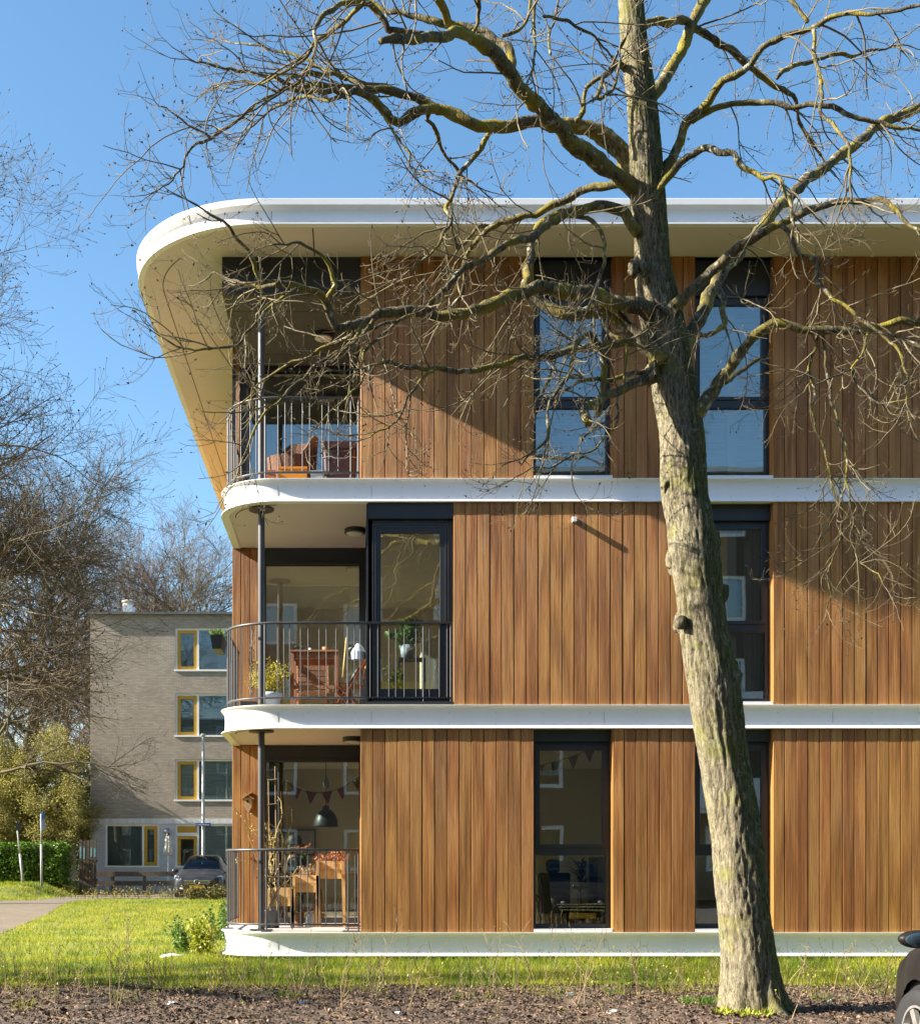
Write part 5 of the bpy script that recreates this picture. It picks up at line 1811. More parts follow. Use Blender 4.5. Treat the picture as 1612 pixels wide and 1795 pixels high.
# hedge
hx0, hx1, hy0, hy1 = -20.0, PX(109, 48), 48.0, 49.5
hz0, hz1 = .42, PZ(1481, 48)
hd = thing('clipped_hedge', 'clipped bright green hedge along the grass bank', 'hedge', ((hx0 + hx1) / 2, 48.7, hz0))
hb = MB(); gg = np.random.default_rng(21)
for i in range(15000):
    f = gg.random()
    x, y, z = gg.uniform(hx0, hx1), gg.uniform(hy0, hy1), gg.uniform(hz0, hz1)
    if f < .55:
        y = hy0 + abs(gg.normal()) * .10
    elif f < .8:
        z = hz1 - abs(gg.normal()) * .10
    elif f < .9:
        x = hx1 - abs(gg.normal()) * .12
    k = mnoise.noise(Vector((x * 1.7, y * 1.7, z * 1.7))) * .13
    hb.leaf((x + k * .5, y - k, z + k), gg.normal(size=3) + np.array([0, -.2, .5]), gg.normal(size=3), gg.uniform(.08, .15), gg.uniform(.05, .09), 0, gg.random())
stuff(hb.build('foliage', m_hedge, hd))
MB().box(hx0 + .15, hx1 - .2, hy0 + .2, hy1 - .2, hz0, hz1 - .18).build('inner_branches', M('hedge_inside', (.02, .03, .008), rough=.9), hd)

# sign posts
sp = thing('sign_post', 'grey sign post with a blue round sign turned edge-on in front of the hedge', 'sign', (PX(73, 46.5), 46.5, .40))
b = P(73, 1551, 46.5); t_ = P(72, 1427, 46.5)
MB().tube([(b.x, b.y, b.z - .1), tuple(b.lerp(t_, .57))], .045, 10).tube([tuple(b.lerp(t_, .57)), tuple(t_)], .032, 10).build('post', m_post, sp, smooth=True)
sg = MB(); c = P(75.5, 1436, 46.47)
M4 = Matrix.Rotation(R(93), 4, 'Z')
pts = [Vector((.30 * math.cos(a), 0, .30 * math.sin(a))) for a in np.linspace(0, 2 * PI, 25)[:-1]]
vs_ = [c + M4 @ (p + Vector((0, -.01, 0))) for p in pts] + [c + M4 @ (p + Vector((0, .01, 0))) for p in pts]
sg.add(vs_, [tuple(range(24)), tuple(range(47, 23, -1))] + [(i, 24 + i, 24 + (i + 1) % 24, (i + 1) % 24) for i in range(24)])
sg.build('round_sign', m_bluesign, sp)
c2 = P(76, 1446, 46.47)
sg = MB()
vs_ = [c2 + M4 @ Vector((sx * .27, dy, sz * .20)) for dy in (-.012, .012) for sx, sz in ((-1, -1), (1, -1), (1, 1), (-1, 1))]
sg.add(vs_, [(0, 1, 2, 3), (7, 6, 5, 4), (0, 4, 5, 1), (1, 5, 6, 2), (2, 6, 7, 3), (3, 7, 4, 0)])
sg.build('lower_plate', M('pale_blue_plate', (.30, .42, .62), rough=.4), sp)
sp2 = thing('sign_post', 'tilted grey sign post with a narrow dark sign at the left end of the hedge', 'sign', (PX(40.5, 46), 46.0, .40))
b = P(41, 1553, 46); t_ = P(29, 1441, 46)
MB().tube([(b.x + .01, b.y, b.z - .1), tuple(b.lerp(t_, .5))], .045, 10).tube([tuple(b.lerp(t_, .5)), tuple(t_)], .032, 10).build('post', m_post, sp2, smooth=True)
MB().box(t_.x + .035, t_.x + .10, 45.75, 46.2, t_.z - .34, t_.z - .02).build('narrow_sign', m_anth, sp2)

# street lamp with the blue street-name plate
YL = 47.6
lamp = thing('street_lamp', 'tall pale lamp post with a blue street-name plate behind the grey car', 'street lamp', (PX(356, YL), YL, 0))
x = PX(356, YL)
MB().tube([(x, YL, 0), (x, YL, 1.2), (x, YL, PZ(1292, YL))], [.085, .07, .05], 12).build('pole', m_post, lamp, smooth=True)
zl = PZ(1292, YL)
MB().lathe([(.05, zl), (.09, zl + .02), (.10, zl + .10), (.05, zl + .13)], (x, YL, 0), 12).build('pole_cap', m_post, lamp, smooth=True)
s0, s1, z0, z1 = PX(343.5, YL), PX(370, YL), PZ(1448.8, YL), PZ(1443, YL)
pl_ = MB().box(s0, s1, YL - .10, YL - .075, z0, z1).build('name_plate', m_bluesign, lamp)


def text_mesh(body, size, loc, rot, mat, parent, name='lettering', depth=.002):
    cu = bpy.data.curves.new(name, 'FONT')
    cu.body = body
    cu.size = size
    cu.align_x = 'CENTER'
    cu.align_y = 'CENTER'
    cu.extrude = depth
    tmp = bpy.data.objects.new(name + '_tmp', cu)
    COL.objects.link(tmp)
    dg = bpy.context.evaluated_depsgraph_get()
    me = bpy.data.meshes.new_from_object(tmp.evaluated_get(dg))
    bpy.data.objects.remove(tmp)
    me.transform(Matrix.Translation(Vector(loc) - origin_of(parent)) @ rot)
    me.materials.clear()
    me.materials.append(mat)
    o = bpy.data.objects.new(name, me)
    COL.objects.link(o)
    o.parent = parent
    return o


text_mesh('Lindenstraat', .10, ((s0 + s1) / 2, YL - .104, (z0 + z1) / 2), Matrix.Rotation(R(90), 4, 'X'), m_whitesign, pl_)


# ---------------------------------------------------------------- background trees
def bg_tree(name, lbl, loc, H, seed, trunk_r, mt, mw, spread=.32, first=.25, nl=13, dens=1.0, ang=(25, 55), up=.12, group=None, buds=None, mbud=None, tip=.006, lean=(0, 0), rs=1.0, taper=.55, bsize=.022, bmulti=1):
    gg = np.random.default_rng(seed)
    t = thing(name, lbl, 'tree', loc, group)
    q = wander(loc, (lean[0], lean[1], 1), H * .82, 14, gg, .05, .04, 0)
    rr = np.linspace(trunk_r, trunk_r * .12, len(q))
    rr[0] *= 1.3
    tb_ = MB(); tb_.tube(q, rr, 9)
    tw = Shoots()
    LV_ = [dict(space=.034 * H / dens, len=.15 * H, r=.0020 * H * rs, curl=.13, up=up, droop=.02, steps=6, lo=25, hi=60),
           dict(space=.020 * H / dens, len=.070 * H, r=.0010 * H * rs, curl=.15, up=up, droop=.0, steps=4, lo=25, hi=60),
           dict(space=.0125 * H / dens, len=.038 * H, r=.0006 * H * rs, curl=.18, up=up, droop=0, steps=3, lo=25, hi=60, tip=tip)]
    sd = (4, 3, 3)
    for i in range(nl):
        u = first + (1 - first) * (i + .5 * gg.random()) / nl
        j = min(int(u * (len(q) - 1)), len(q) - 2)
        p = q[j] + (q[j + 1] - q[j]) * (u * (len(q) - 1) - j)
        az = i * 2.4 + gg.normal() * .4
        a = R(gg.uniform(*ang))
        d = np.array([math.cos(az) * math.sin(a), math.sin(az) * math.sin(a), math.cos(a)])
        ln = H * spread * (1.15 - taper * u) * gg.uniform(.75, 1.2)
        l = wander(p, d, ln, 9, gg, .13, up * .8, .05)
        lr = np.linspace(min(rr[j] * .6, trunk_r * .42), trunk_r * .05, len(l))
        tb_.tube(l, lr, 6)
        tw.grow(l, lr, gg, LV_, .12, sd, bud=buds or 0)
    tw.grow(q[8:], rr[8:], gg, LV_, 0, sd, bud=buds or 0)
    tb_.build('trunk', mt, t, smooth=True)
    tw.build('crown', mw, t)
    if buds:
        tw.build_buds('buds', mbud or m_bud, t, bsize, bmulti, 2.0)
    return t


GT = 'bare trees behind the brick flats'
bg_tree('bare_tree', 'tall dark bare tree reaching up along the left edge of the picture', (-12.7, 38.0, 0), 27.0, 31, .24, m_bark2, m_twig2, spread=.195, first=.32, nl=40, dens=1.7, ang=(50, 88), up=.04, buds=.8, tip=.0075, taper=.25, bsize=.045, rs=1.15)
bg_tree('bare_tree', 'bare tree with two pale green trunks behind the hedge at the far left', (PX(14, 58), 58, .4), 22, 32, .30, m_bark2, m_twig2, spread=.34, first=.24, nl=22, dens=1.4, ang=(22, 60), tip=.0075, buds=.4)
bg_tree('bare_tree', 'slim bare tree leaning right behind the yellow-green shrub', (PX(42, 61), 61, .4), 20, 33, .24, m_bark2, m_twig2, spread=.34, first=.26, nl=20, dens=1.4, ang=(22, 58), tip=.0075, lean=(.08, 0), buds=.4)
bg_tree('bare_tree', 'bare tree whose side branches reach across the left corner of the brick flats', (PX(-30, 45.5), 45.5, .35), 16.5, 44, .17, m_bark2, m_twig2, spread=.34, first=.3, nl=16, dens=1.2, ang=(35, 80), up=.05, buds=.5, tip=.0055)
bg_tree('bare_tree', 'reddish twiggy tree left of the white roof flue', (PX(170, 70), 70, 0), 18, 34, .20, m_bark2, m_twig3, spread=.36, first=.3, nl=22, dens=1.45, tip=.009, group=GT)
bg_tree('bare_tree', 'broad bare tree behind the roof between the flue and the white bands', (PX(285, 72), 72, 0), 21.5, 35, .28, m_bark2, m_twig3, spread=.38, first=.35, nl=24, dens=1.4, ang=(18, 55), tip=.009, group=GT, buds=.3)
bg_tree('bare_tree', 'bare tree with mossy forked limbs right behind the end of the white bands', (PX(365, 68), 68, 0), 20.5, 36, .28, m_bark2, m_twig2, spread=.38, first=.32, nl=24, dens=1.4, ang=(18, 55), tip=.009, group=GT, buds=.3)
bg_tree('bare_tree', 'pale twiggy tree in the distance left of the reddish tree', (PX(110, 84), 84, 0), 24, 37, .26, m_bark2, m_twig3, spread=.36, first=.25, nl=22, dens=1.4, tip=.011, group=GT)
bg_tree('bare_tree', 'faint tall tree rising behind the broad bare tree', (PX(225, 92), 92, 0), 26, 38, .28, m_bark2, m_twig3, spread=.36, first=.3, nl=22, dens=1.3, tip=.011, group=GT)
SG = dict(up=.03, buds=1.0, mbud=m_catkin, tip=.007, rs=2.0, bsize=.045, bmulti=2)
bg_tree('spring_shrub', 'yellow-green spring shrub with arching twigs behind the hedge', (PX(40, 53), 53, .4), 6.3, 41, .10, m_ytwig, m_ytwig, spread=.58, first=.10, nl=24, dens=1.5, ang=(30, 80), **SG)
bg_tree('spring_shrub', 'yellow-green spring tree with a slim straight trunk near the white slat fence', (PX(95, 52), 52, .4), 6.2, 42, .13, m_ytwig, m_ytwig, spread=.42, first=.24, nl=22, dens=1.5, ang=(40, 85), **SG)
bg_tree('spring_shrub', 'pale yellow shrub at the left edge behind the hedge', (PX(-16, 53), 53, .4), 6.0, 43, .10, m_ytwig, m_ytwig, spread=.58, first=.10, nl=24, dens=1.5, ang=(30, 80), **SG)
bg_tree('bare_tree', 'thick bare street tree left of the lawn that throws its shadow over the front grass', (-13.5, 12.3, 0), 13, 45, .55, m_bark2, m_twig2, spread=.30, first=.22, nl=14, dens=1.0, ang=(20, 55), tip=.006)


def evergreen(lbl, loc, w, h, n, seed):
    gg = np.random.default_rng(seed)
    t = thing('evergreen', lbl, 'tree', loc, 'dark evergreens behind the hedge')
    MB().tube(wander(loc, (0, 0, 1), h * .9, 6, gg, .04), np.linspace(.18, .04, 7), 8).build('trunk', m_bark2, t, smooth=True)
    lf = MB()
    cl = [(np.array(loc) + np.array([gg.normal() * w * .32, gg.normal() * w * .32, h * gg.uniform(.06, 1.0) ** .9]), gg.uniform(.25, .6)) for _ in range(46)]
    for i in range(n):
        c, r = cl[gg.integers(len(cl))]
        p = c + rand_unit(gg) * r * gg.random() ** .4 * np.array([1, 1, .8]) * (1.25 - .6 * (c[2] - loc[2]) / h)
        lf.leaf(p, gg.normal(size=3), gg.normal(size=3), gg.uniform(.12, .24), gg.uniform(.06, .12), 0, gg.random())
    stuff(lf.build('foliage', m_ever, t))


evergreen('dark ivy-green tree right against the left end of the brick flats', (PX(143, 57), 57, .2), 1.5, 5.4, 5200, 51)
evergreen('dark evergreen between the yellow-green shrubs behind the hedge', (PX(70, 60), 60, .4), 2.6, 3.4, 5200, 52)
evergreen('low dark evergreen at the far left behind the hedge', (PX(10, 60), 60, .4), 2.4, 3.2, 4200, 53)

# far tree line closing the view at ground level (one mass)
ft = MB(); gg = np.random.default_rng(66)
for i in range(9000):
    x = gg.uniform(-75, 20); y = gg.uniform(100, 112)
    z = abs(gg.normal()) * 3.2
    ft.leaf((x, y, z), gg.normal(size=3), gg.normal(size=3), gg.uniform(.6, 1.3), gg.uniform(.15, .5), 0, gg.random())
stuff(ft.build('distant_wood', M('distant_wood', (.11, .085, .06), (.07, .07, .04), scale=.2, rough=.9, rnd=.4)), 'brownish wood closing the view far behind the hedge', 'wood')

# low brown hedge plants along the street kerb in front of the car
for i, (a, b, lbl) in enumerate(((322, 352, 'low brown twiggy shrub in front of the left half of the car'), (350, 392, 'low brown twiggy shrub in front of the number plate side of the car'), (388, 440, 'low twiggy shrub half hidden by the balcony'))):
    x = (PX(a, 42) + PX(b, 42)) / 2
    leafy_bush('low_shrub', lbl, 'shrub', (x, 42.1, 0), ((PX(b, 42) - PX(a, 42)) * .62, .25, .46), 900, M('brown_green_leaves', (.17, .13, .035), (.10, .12, .025), scale=7, rough=.8, rnd=.4), (.03, .06), stems=36, clump=.16, seed=70 + i)
# street-side weeds
wd = MB()
for i in range(420):
    x = gg.uniform(-10.5, -2.5); y = gg.choice([42.9, 43.4, 49.3, 49.8, 45.5]) + gg.normal() * .25
    q = wander((x, y, 0), (gg.normal() * .2, gg.normal() * .2, 1), gg.uniform(.12, .5), 4, gg, .15)
    wd.tube(q, np.linspace(.009, .004, 5), 3, 0, gg.random(), cap=False)
    for k_ in range(3):
        wd.leaf(q[-1 - k_ % 3], gg.normal(size=3), gg.normal(size=3), .08, .04, 0, gg.random())
stuff(wd.build('street_weeds', M('yellowish_weeds', (.25, .21, .05), (.16, .13, .05), scale=3, rough=.9, rnd=.4)), 'yellowish weeds growing along the street edges', 'weeds')

# ---------------------------------------------------------------- the flats across the road, seen mirrored in the panes
op = thing('facing_flats', 'brown brick flats with white window frames mirrored in the panes of the timber block', 'building', (4, -9, 0))
YO = -9.0
hl = []
for st in range(5):
    for k in range(-16, 11):
        a = k * 3.1 - .4
        hl.append((a, a + 1.35, st * 2.85 + 1.0, st * 2.85 + 2.55))
w = MB(); wall_with_holes(w, -52, 34, 0, 14.6, YO - .3, YO, hl); w.box(-52, 34, YO - 9, YO - 8.7, 0, 14.6); w.box(-52, -51.7, YO - 8.7, YO - .3, 0, 14.6); w.box(33.7, 34, YO - 8.7, YO - .3, 0, 14.6)
w.build('brick_wall', m_brickdark, op)
MB().box(-52.2, 34.2, YO - 9.2, YO + .15, 14.6, 14.75).build('roof_trim', m_whitepl, op)
wf = MB().box(0, 1.35, -.14, -.04, 0, .12).box(0, 1.35, -.14, -.04, 1.43, 1.55).box(0, .12, -.14, -.04, .12, 1.43).box(1.23, 1.35, -.14, -.04, .12, 1.43)
cu = MB().box(.12, 1.23, -.20, -.19, .12, 1.43)
pn = MB().box(.12, 1.23, -.10, -.094, .12, 1.43)
me_f = me_c = me_p = None
for h in hl:
    if me_f is None:
        of = wf.build('window', m_wframe); oc = cu.build('curtain', m_curtain); og = pn.build('pane', m_glass)
        me_f, me_c, me_p = of.data, oc.data, og.data
    else:
        of, oc, og = bpy.data.objects.new('window', me_f), bpy.data.objects.new('curtain', me_c), bpy.data.objects.new('pane', me_p)
        for o_ in (of, oc, og):
            COL.objects.link(o_)
    of.parent = op; of.location = Vector((h[0], YO, h[2])) - op.location
    oc.parent = of; og.parent = of
for st in (1, 2):
    bb = MB()
    for x in (-9.0, .3, 9.6):
        bb.box(x, x + 5.2, YO + 1.10, YO + 1.18, st * 2.85 + .25, st * 2.85 + 1.25).box(x, x + 5.2, YO, YO + 1.10, st * 2.85 + .1, st * 2.85 + .24)
    bb.build('balcony_parapet', m_whitepl, op)
    bb = MB()
    for x in (-9.0, .3, 9.6):
        bb.box(x + .2, x + 2.4, YO + .01, YO + .05, st * 2.85 + 1.45, st * 2.85 + 1.75)
    bb.build('ochre_panel', m_ochre, op)

# ---------------------------------------------------------------- things on the balconies and behind the glass
gi = np.random.default_rng(77)
Z0, Z1, Z2 = Z_F[0][1] + .004, Z_F[1][1] + .004, Z_F[2][1] + .004


def part(mb, name, mats, parent, **k):
    return mb.build(name, mats, parent, **k)


# ---- ground floor: stepped wooden planter
YP = 17.25
t = thing('stepped_planter', 'stepped planter of three pine boxes on legs on the ground floor balcony', 'planter', (PX(536, YP), YP, Z0))


def planter_box(pxa, pxb, ptop, pbot, plant):
    a, b, zt_, zb_ = PX(pxa, YP), PX(pxb, YP), PZ(ptop, YP), PZ(pbot, YP)
    mb = MB()
    hh = (zt_ - zb_) / 2
    for i in range(2):
        z0, z1 = zb_ + i * hh + .002, zb_ + (i + 1) * hh - .003
        mb.box(a + .03, b - .03, YP, YP + .022, z0, z1, 0, gi.random())
        mb.box(a + .03, b - .03, YP + .36, YP + .382, z0, z1, 0, gi.random())
        mb.box(a + .008, a + .03, YP, YP + .382, z0, z1, 0, gi.random())
        mb.box(b - .03, b - .008, YP, YP + .382, z0, z1, 0, gi.random())
    part(mb, 'planter_box', m_plank, t)
    part(MB().box(a + .03, b - .03, YP + .022, YP + .36, zb_ + .02, zt_ - .05), 'potting_soil', m_soil, t)
    for x0 in (a - .012, b - .032):
        for y in (YP - .026, YP + .384):
            lg = MB()
            dx = -.02 if x0 < (a + b) / 2 else .02
            z = zt_ - .01
            lg.add([(x0 + dx, y, Z0), (x0 + .044 + dx, y, Z0), (x0 + .044 + dx, y + .024, Z0), (x0 + dx, y + .024, Z0), (x0, y, z), (x0 + .044, y, z), (x0 + .044, y + .024, z), (x0, y + .024, z)],
                   [(0, 3, 2, 1), (4, 5, 6, 7), (0, 1, 5, 4), (1, 2, 6, 5), (2, 3, 7, 6), (3, 0, 4, 7)], 0, gi.random())
            part(lg, 'leg', m_plank, t)
    if plant:
        pb = MB()
        for i in range(plant[1]):
            c = (gi.uniform(a + .05, b - .05), YP + gi.uniform(.04, .34), zt_ - .03)
            q = wander(c, (gi.normal() * .7, gi.normal() * .6, 1), gi.uniform(.07, .2), 4, gi, .25, 0, .1)
            pb.tube(q, np.linspace(.005, .002, 5), 3, 0, gi.random(), cap=False)
            for k_ in range(3):
                pb.leaf(q[-1 - k_], gi.normal(size=3), (0, 0, 1), gi.uniform(.03, .07), gi.uniform(.012, .03), 0, gi.random())
        part(pb, 'dried_plants', plant[0], t)


m_dryred = M('dry_reddish_plants', (.42, .17, .09), (.30, .13, .06), scale=9, rough=.9, rnd=.4)
m_drybeige = M('dry_beige_plants', (.45, .34, .22), (.30, .20, .13), scale=9, rough=.9, rnd=.4)
planter_box(469, 513, 1557, 1589, None)
planter_box(514, 558, 1534, 1565, (m_drybeige, 70))
planter_box(556, 602, 1509, 1541, (m_dryred, 130))

# milk can and basket under the planter
c = (PX(546, 17.35), 17.35)
t = thing('milk_can', 'galvanised milk can under the stepped planter', 'can', (c[0], c[1], Z0))
part(MB().lathe([(.09, Z0), (.094, Z0 + .015), (.094, Z0 + .15), (.085, Z0 + .175), (.055, Z0 + .195), (.052, Z0 + .215), (.066, Z0 + .225), (.06, Z0 + .232)], (c[0], c[1], 0), 20), 'can_body', m_zinc, t, smooth=True)
part(MB().tube([(c[0] + .06 * math.cos(a), c[1], Z0 + .20 + .07 * math.sin(a)) for a in np.linspace(0, PI, 9)], .005, 6), 'handle', m_zinc, t)
c = (PX(524, 17.4), 17.4)
o = MB().lathe([(.06, Z0), (.062, Z0 + .01), (.075, Z0 + .19), (.08, Z0 + .2), (.068, Z0 + .195), (.055, Z0 + .03)], (c[0], c[1], 0), 18).build('basket', m_wicker, smooth=True)
tag(recentre(o, (c[0], c[1], Z0)), 'narrow dark wicker basket left of the milk can', 'basket')

# folding bistro table with crossed legs
YT = 16.75
t = thing('folding_table', 'small folding table with crossed dark metal legs beside the column', 'table', (PX(481, YT), YT, Z0))
xa, xb, zt_ = PX(450, YT), PX(512, YT), PZ(1537, YT)
part(MB().box(xa, xb, YT - .2, YT + .2, zt_ - .022, zt_), 'tabletop', m_oldwood, t, bevel=.004)
for y in (YT - .17, YT + .17):
    part(MB().bar((PX(453, YT), y, Z0), (PX(498, YT), y, zt_ - .022), .022, .012), 'leg', m_steel, t)
    part(MB().bar((PX(514, YT), y + .014, Z0), (PX(466, YT), y + .014, zt_ - .022), .022, .012), 'leg', m_steel, t)

# trellis with a dry climber in a pot
YR = 17.0
t = thing('trellis', 'bamboo trellis with a dry climbing plant on the ground floor balcony', 'trellis', (PX(478, YR), YR, Z0))
x0, x1 = PX(470.5, YR), PX(482, YR)
for x, zt_, nm in ((x0, PZ(1366, YR), 'upright'), (x1, PZ(1343, YR), 'upright')):
    part(MB().tube([(x + .03, YR, Z0 + .2), (x, YR, zt_)], .0085, 7), nm, m_straw, t)
for py in (1367, 1410, 1473, 1530):
    part(MB().tube([(x0 - .02, YR - .012, PZ(py + 1, YR)), (x1 + .03, YR - .012, PZ(py - 1, YR))], .007, 6), 'rung', m_straw, t)
cl = MB()
for i in range(16):
    q = wander((x0 + gi.uniform(0, .1), YR, Z0 + .25 + gi.random() * .9), (gi.normal() * .25, gi.normal() * .12, 1), gi.uniform(.4, .9), 10, gi, .22)
    cl.tube(q, .0035, 4, 0, gi.random())
    for k_ in range(14):
        cl.leaf(q[gi.integers(1, 11)] + gi.normal(size=3) * .012, gi.normal(size=3), (0, 0, 1), gi.uniform(.025, .06), gi.uniform(.012, .03), 0, gi.random())
part(cl, 'climber', M('dry_climber', (.55, .44, .20), (.36, .30, .10), scale=12, rough=.9, rnd=.35), t)
part(MB().lathe([(.10, Z0), (.14, Z0 + .24), (.15, Z0 + .25), (.12, Z0 + .24)], ((x0 + x1) / 2, YR + .02, 0), 18), 'pot', m_anth, t, smooth=True)

# birdhouse on the timber at the left
YH = YB
t = thing('birdhouse', 'small natural wood birdhouse with a crossed roof on the timber wall', 'birdhouse', (PX(435, YH), YH - .005, PZ(1405, YH)))
x = PX(435, YH)
zz = [PZ(p, YH) for p in (1400, 1408, 1416, 1424)]
mb = MB()
prof = [(-.062, zz[0] + .01), (.062, zz[0] + .01), (.070, zz[1]), (.062, zz[2]), (0.01, zz[3] - .01), (-.055, zz[2])]
vs_ = [(x + p[0], YH - .004, p[1]) for p in prof] + [(x + p[0] * .9, YH - .12, p[1]) for p in prof]
mb.add(vs_, [(0, 1, 2, 3, 4, 5), (11, 10, 9, 8, 7, 6)] + [(i, 6 + i, 6 + (i + 1) % 6, (i + 1) % 6) for i in range(6)])
part(mb, 'box', m_beige, t)
part(MB().bar((x - .095, YH - .07, zz[0] - .012), (x + .06, YH - .07, zz[0] + .085), .012, .15, up=(0, 1, 0)).bar((x + .095, YH - .066, zz[0] - .012), (x - .04, YH - .066, zz[0] + .07), .012, .15, up=(0, 1, 0)), 'roof', m_beige, t)
part(MB().lathe([(.019, 0), (.019, .004)], (x, YH - .125, zz[1] + .02), 12, axis='Y'), 'entrance_hole', m_black, t)

# ---- ground floor room: pendant, table, flowers, picture, bunting, person
xl, yl = PX(571, 20.0), 20.0
t = thing('pendant_lamp', 'dark bell-shaped pendant lamp hanging behind the ground floor balcony glass', 'lamp', (xl, yl, PZ(1450, yl)))
zb_ = PZ(1450, yl)
part(MB().lathe([(.198, zb_), (.20, zb_ + .03), (.195, zb_ + .10), (.165, zb_ + .19), (.11, zb_ + .265), (.06, zb_ + .29), (.055, zb_ + .34), (.02, zb_ + .36)], (xl, yl, 0), 26), 'lamp_shade', m_anth, t, smooth=True)
part(MB().tube([(xl, yl, zb_ + .36), (xl, yl, Z_F[1][0] - .03)], .006, 6), 'cable', m_black, t)
part(MB().lathe([(.02, zb_ + .62), (.055, zb_ + .66), (.055, zb_ + .74), (.03, zb_ + .80), (.01, zb_ + .82)], (xl, yl, 0), 16), 'pulley', m_zinc, t, smooth=True)
t = thing('dining_table', 'dining table under the pendant lamp behind the balcony glass', 'table', (xl - .1, yl, Z0))
part(MB().box(xl - .75, xl + .6, yl - .42, yl + .42, Z0 + .72, Z0 + .755), 'tabletop', m_teak, t, bevel=.005)
for sx in (xl - .68, xl + .53):
    for sy in (yl - .35, yl + .35):
        part(MB().box(sx - .03, sx + .03, sy - .03, sy + .03, Z0 + .01, Z0 + .72), 'leg', m_teak, t)
xv = PX(533, 19.85)
t = thing('flower_vase', 'glass vase of red tulips on the dining table beside the seated person', 'vase', (xv, 19.85, Z0 + .755))
part(MB().lathe([(.045, Z0 + .757), (.05, Z0 + .80), (.038, Z0 + .92), (.055, Z0 + .98)], (xv, 19.85, 0), 16), 'vase', m_carglass, t, smooth=True)
fs = MB(); fl_ = MB()
for i in range(13):
    q = wander((xv, 19.85, Z0 + .80), (gi.normal() * .28, gi.normal() * .28, 1), gi.uniform(.3, .42), 5, gi, .05)
    fs.tube(q, .004, 4)
    fs.leaf(q[2], (gi.normal(), gi.normal(), 1), gi.normal(size=3), .18, .035)
    e = q[-1]
    fl_.lathe([(.008, e[2] - .01), (.024, e[2] + .012), (.022, e[2] + .035), (.006, e[2] + .05)], (e[0], e[1], 0), 8)
part(fs, 'tulip_stems', m_leafg, t)
part(fl_, 'tulip_flowers', m_red, t)
t = thing('framed_picture', 'pale picture in a thin dark frame on the rear wall of the ground floor room', 'picture', (PX(525, 22.56), 22.56, PZ(1490, 22.56)))
a, b, z0_, z1_ = PX(497, 22.56), PX(553, 22.56), PZ(1500, 22.56), PZ(1454, 22.56)
part(MB().box(a, b, 22.56, 22.59, z0_, z0_ + .025).box(a, b, 22.56, 22.59, z1_ - .025, z1_).box(a, a + .025, 22.56, 22.59, z0_ + .025, z1_ - .025).box(b - .025, b, 22.56, 22.59, z0_ + .025, z1_ - .025), 'frame', m_black, t)
part(MB().box(a + .025, b - .025, 22.575, 22.59, z0_ + .025, z1_ - .025), 'print', M('pale_blue_print', (.45, .50, .52), (.38, .45, .50), scale=2, rough=.8), t)


def bunting(lbl, A, B, sag, n, mats, size=.20):
    A, B = Vector(A), Vector(B)
    t = thing('bunting', lbl, 'bunting', tuple(A.lerp(B, .5)))
    pts = [A.lerp(B, u) - Vector((0, 0, 4 * sag * u * (1 - u))) for u in np.linspace(0, 1, 17)]
    part(MB().tube(pts, .004, 4), 'cord', m_black, t)
    for i in range(n):
        u = (i + .5) / n
        p = A.lerp(B, u) - Vector((0, 0, 4 * sag * u * (1 - u)))
        d = (B - A).normalized()
        d.z += 4 * sag * (2 * u - 1) / (B - A).length
        w = d * size * .42
        tip = p + Vector((gi.normal() * .02, gi.normal() * .02, -size))
        th = Vector((0, .002, 0))
        mb = MB().add([p - w - th, p + w - th, tip - th, p - w + th, p + w + th, tip + th], [(0, 2, 1), (3, 4, 5), (0, 1, 4, 3), (1, 2, 5, 4), (2, 0, 3, 5)])
        part(mb, 'flag', mats[i % len(mats)], t)


bunting('string of coloured pennants hanging behind the ground floor balcony glass', P(478, 1352, 19.2), P(640, 1352, 19.2), .34, 6, [m_yellowf, m_pink, m_pink, m_pink, m_red, m_yellowf])
bunting('string of coloured pennants behind the ground floor window beside the balcony', P(930, 1345, 17.2), P(1080, 1290, 17.2), .06, 5, [m_red, m_green, m_yellowf, m_red, m_green])


def skin_figure(name, chains, parent, mat, sub=2):
    """chains: list of (points, radii, parent_index or None) -> one continuous skinned surface"""
    verts, rad, edges = [], [], []
    names = {}
    for ch in chains:
        prev = names.get(ch.get('from'))
        for i, (p, r) in enumerate(ch['pts']):
            verts.append(Vector(p) - origin_of(parent)); rad.append(r)
            k = len(verts) - 1
            if prev is not None:
                edges.append((prev, k))
            prev = k
            if ch.get('names') and i in ch['names']:
                names[ch['names'][i]] = k
    me = bpy.data.meshes.new(name)
    me.from_pydata([tuple(v) for v in verts], edges, [])
    me.materials.append(mat)
    o = bpy.data.objects.new(name, me)
    COL.objects.link(o)
    o.parent = parent
    sk = o.modifiers.new('skin', 'SKIN')
    sk.use_smooth_shade = True
    for i, r in enumerate(rad):
        rr = r if isinstance(r, tuple) else (r, r)
        me.skin_vertices[0].data[i].radius = rr
    me.skin_vertices[0].data[0].use_root = True
    sb = o.modifiers.new('sub', 'SUBSURF')
    sb.levels = sub
    sb.render_levels = sub
    return o


# person sitting at the table, seen from behind the left shoulder through the glass
hx, hy = PX(508, 19.75), 19.75
pe_ = thing('person', 'seated person with dark hair and dark clothes behind the ground floor balcony glass', 'person', (hx, hy, Z0))
S = Vector((hx, hy, Z0))


def q_(x, y, z):
    return S + Vector((x, y, z))


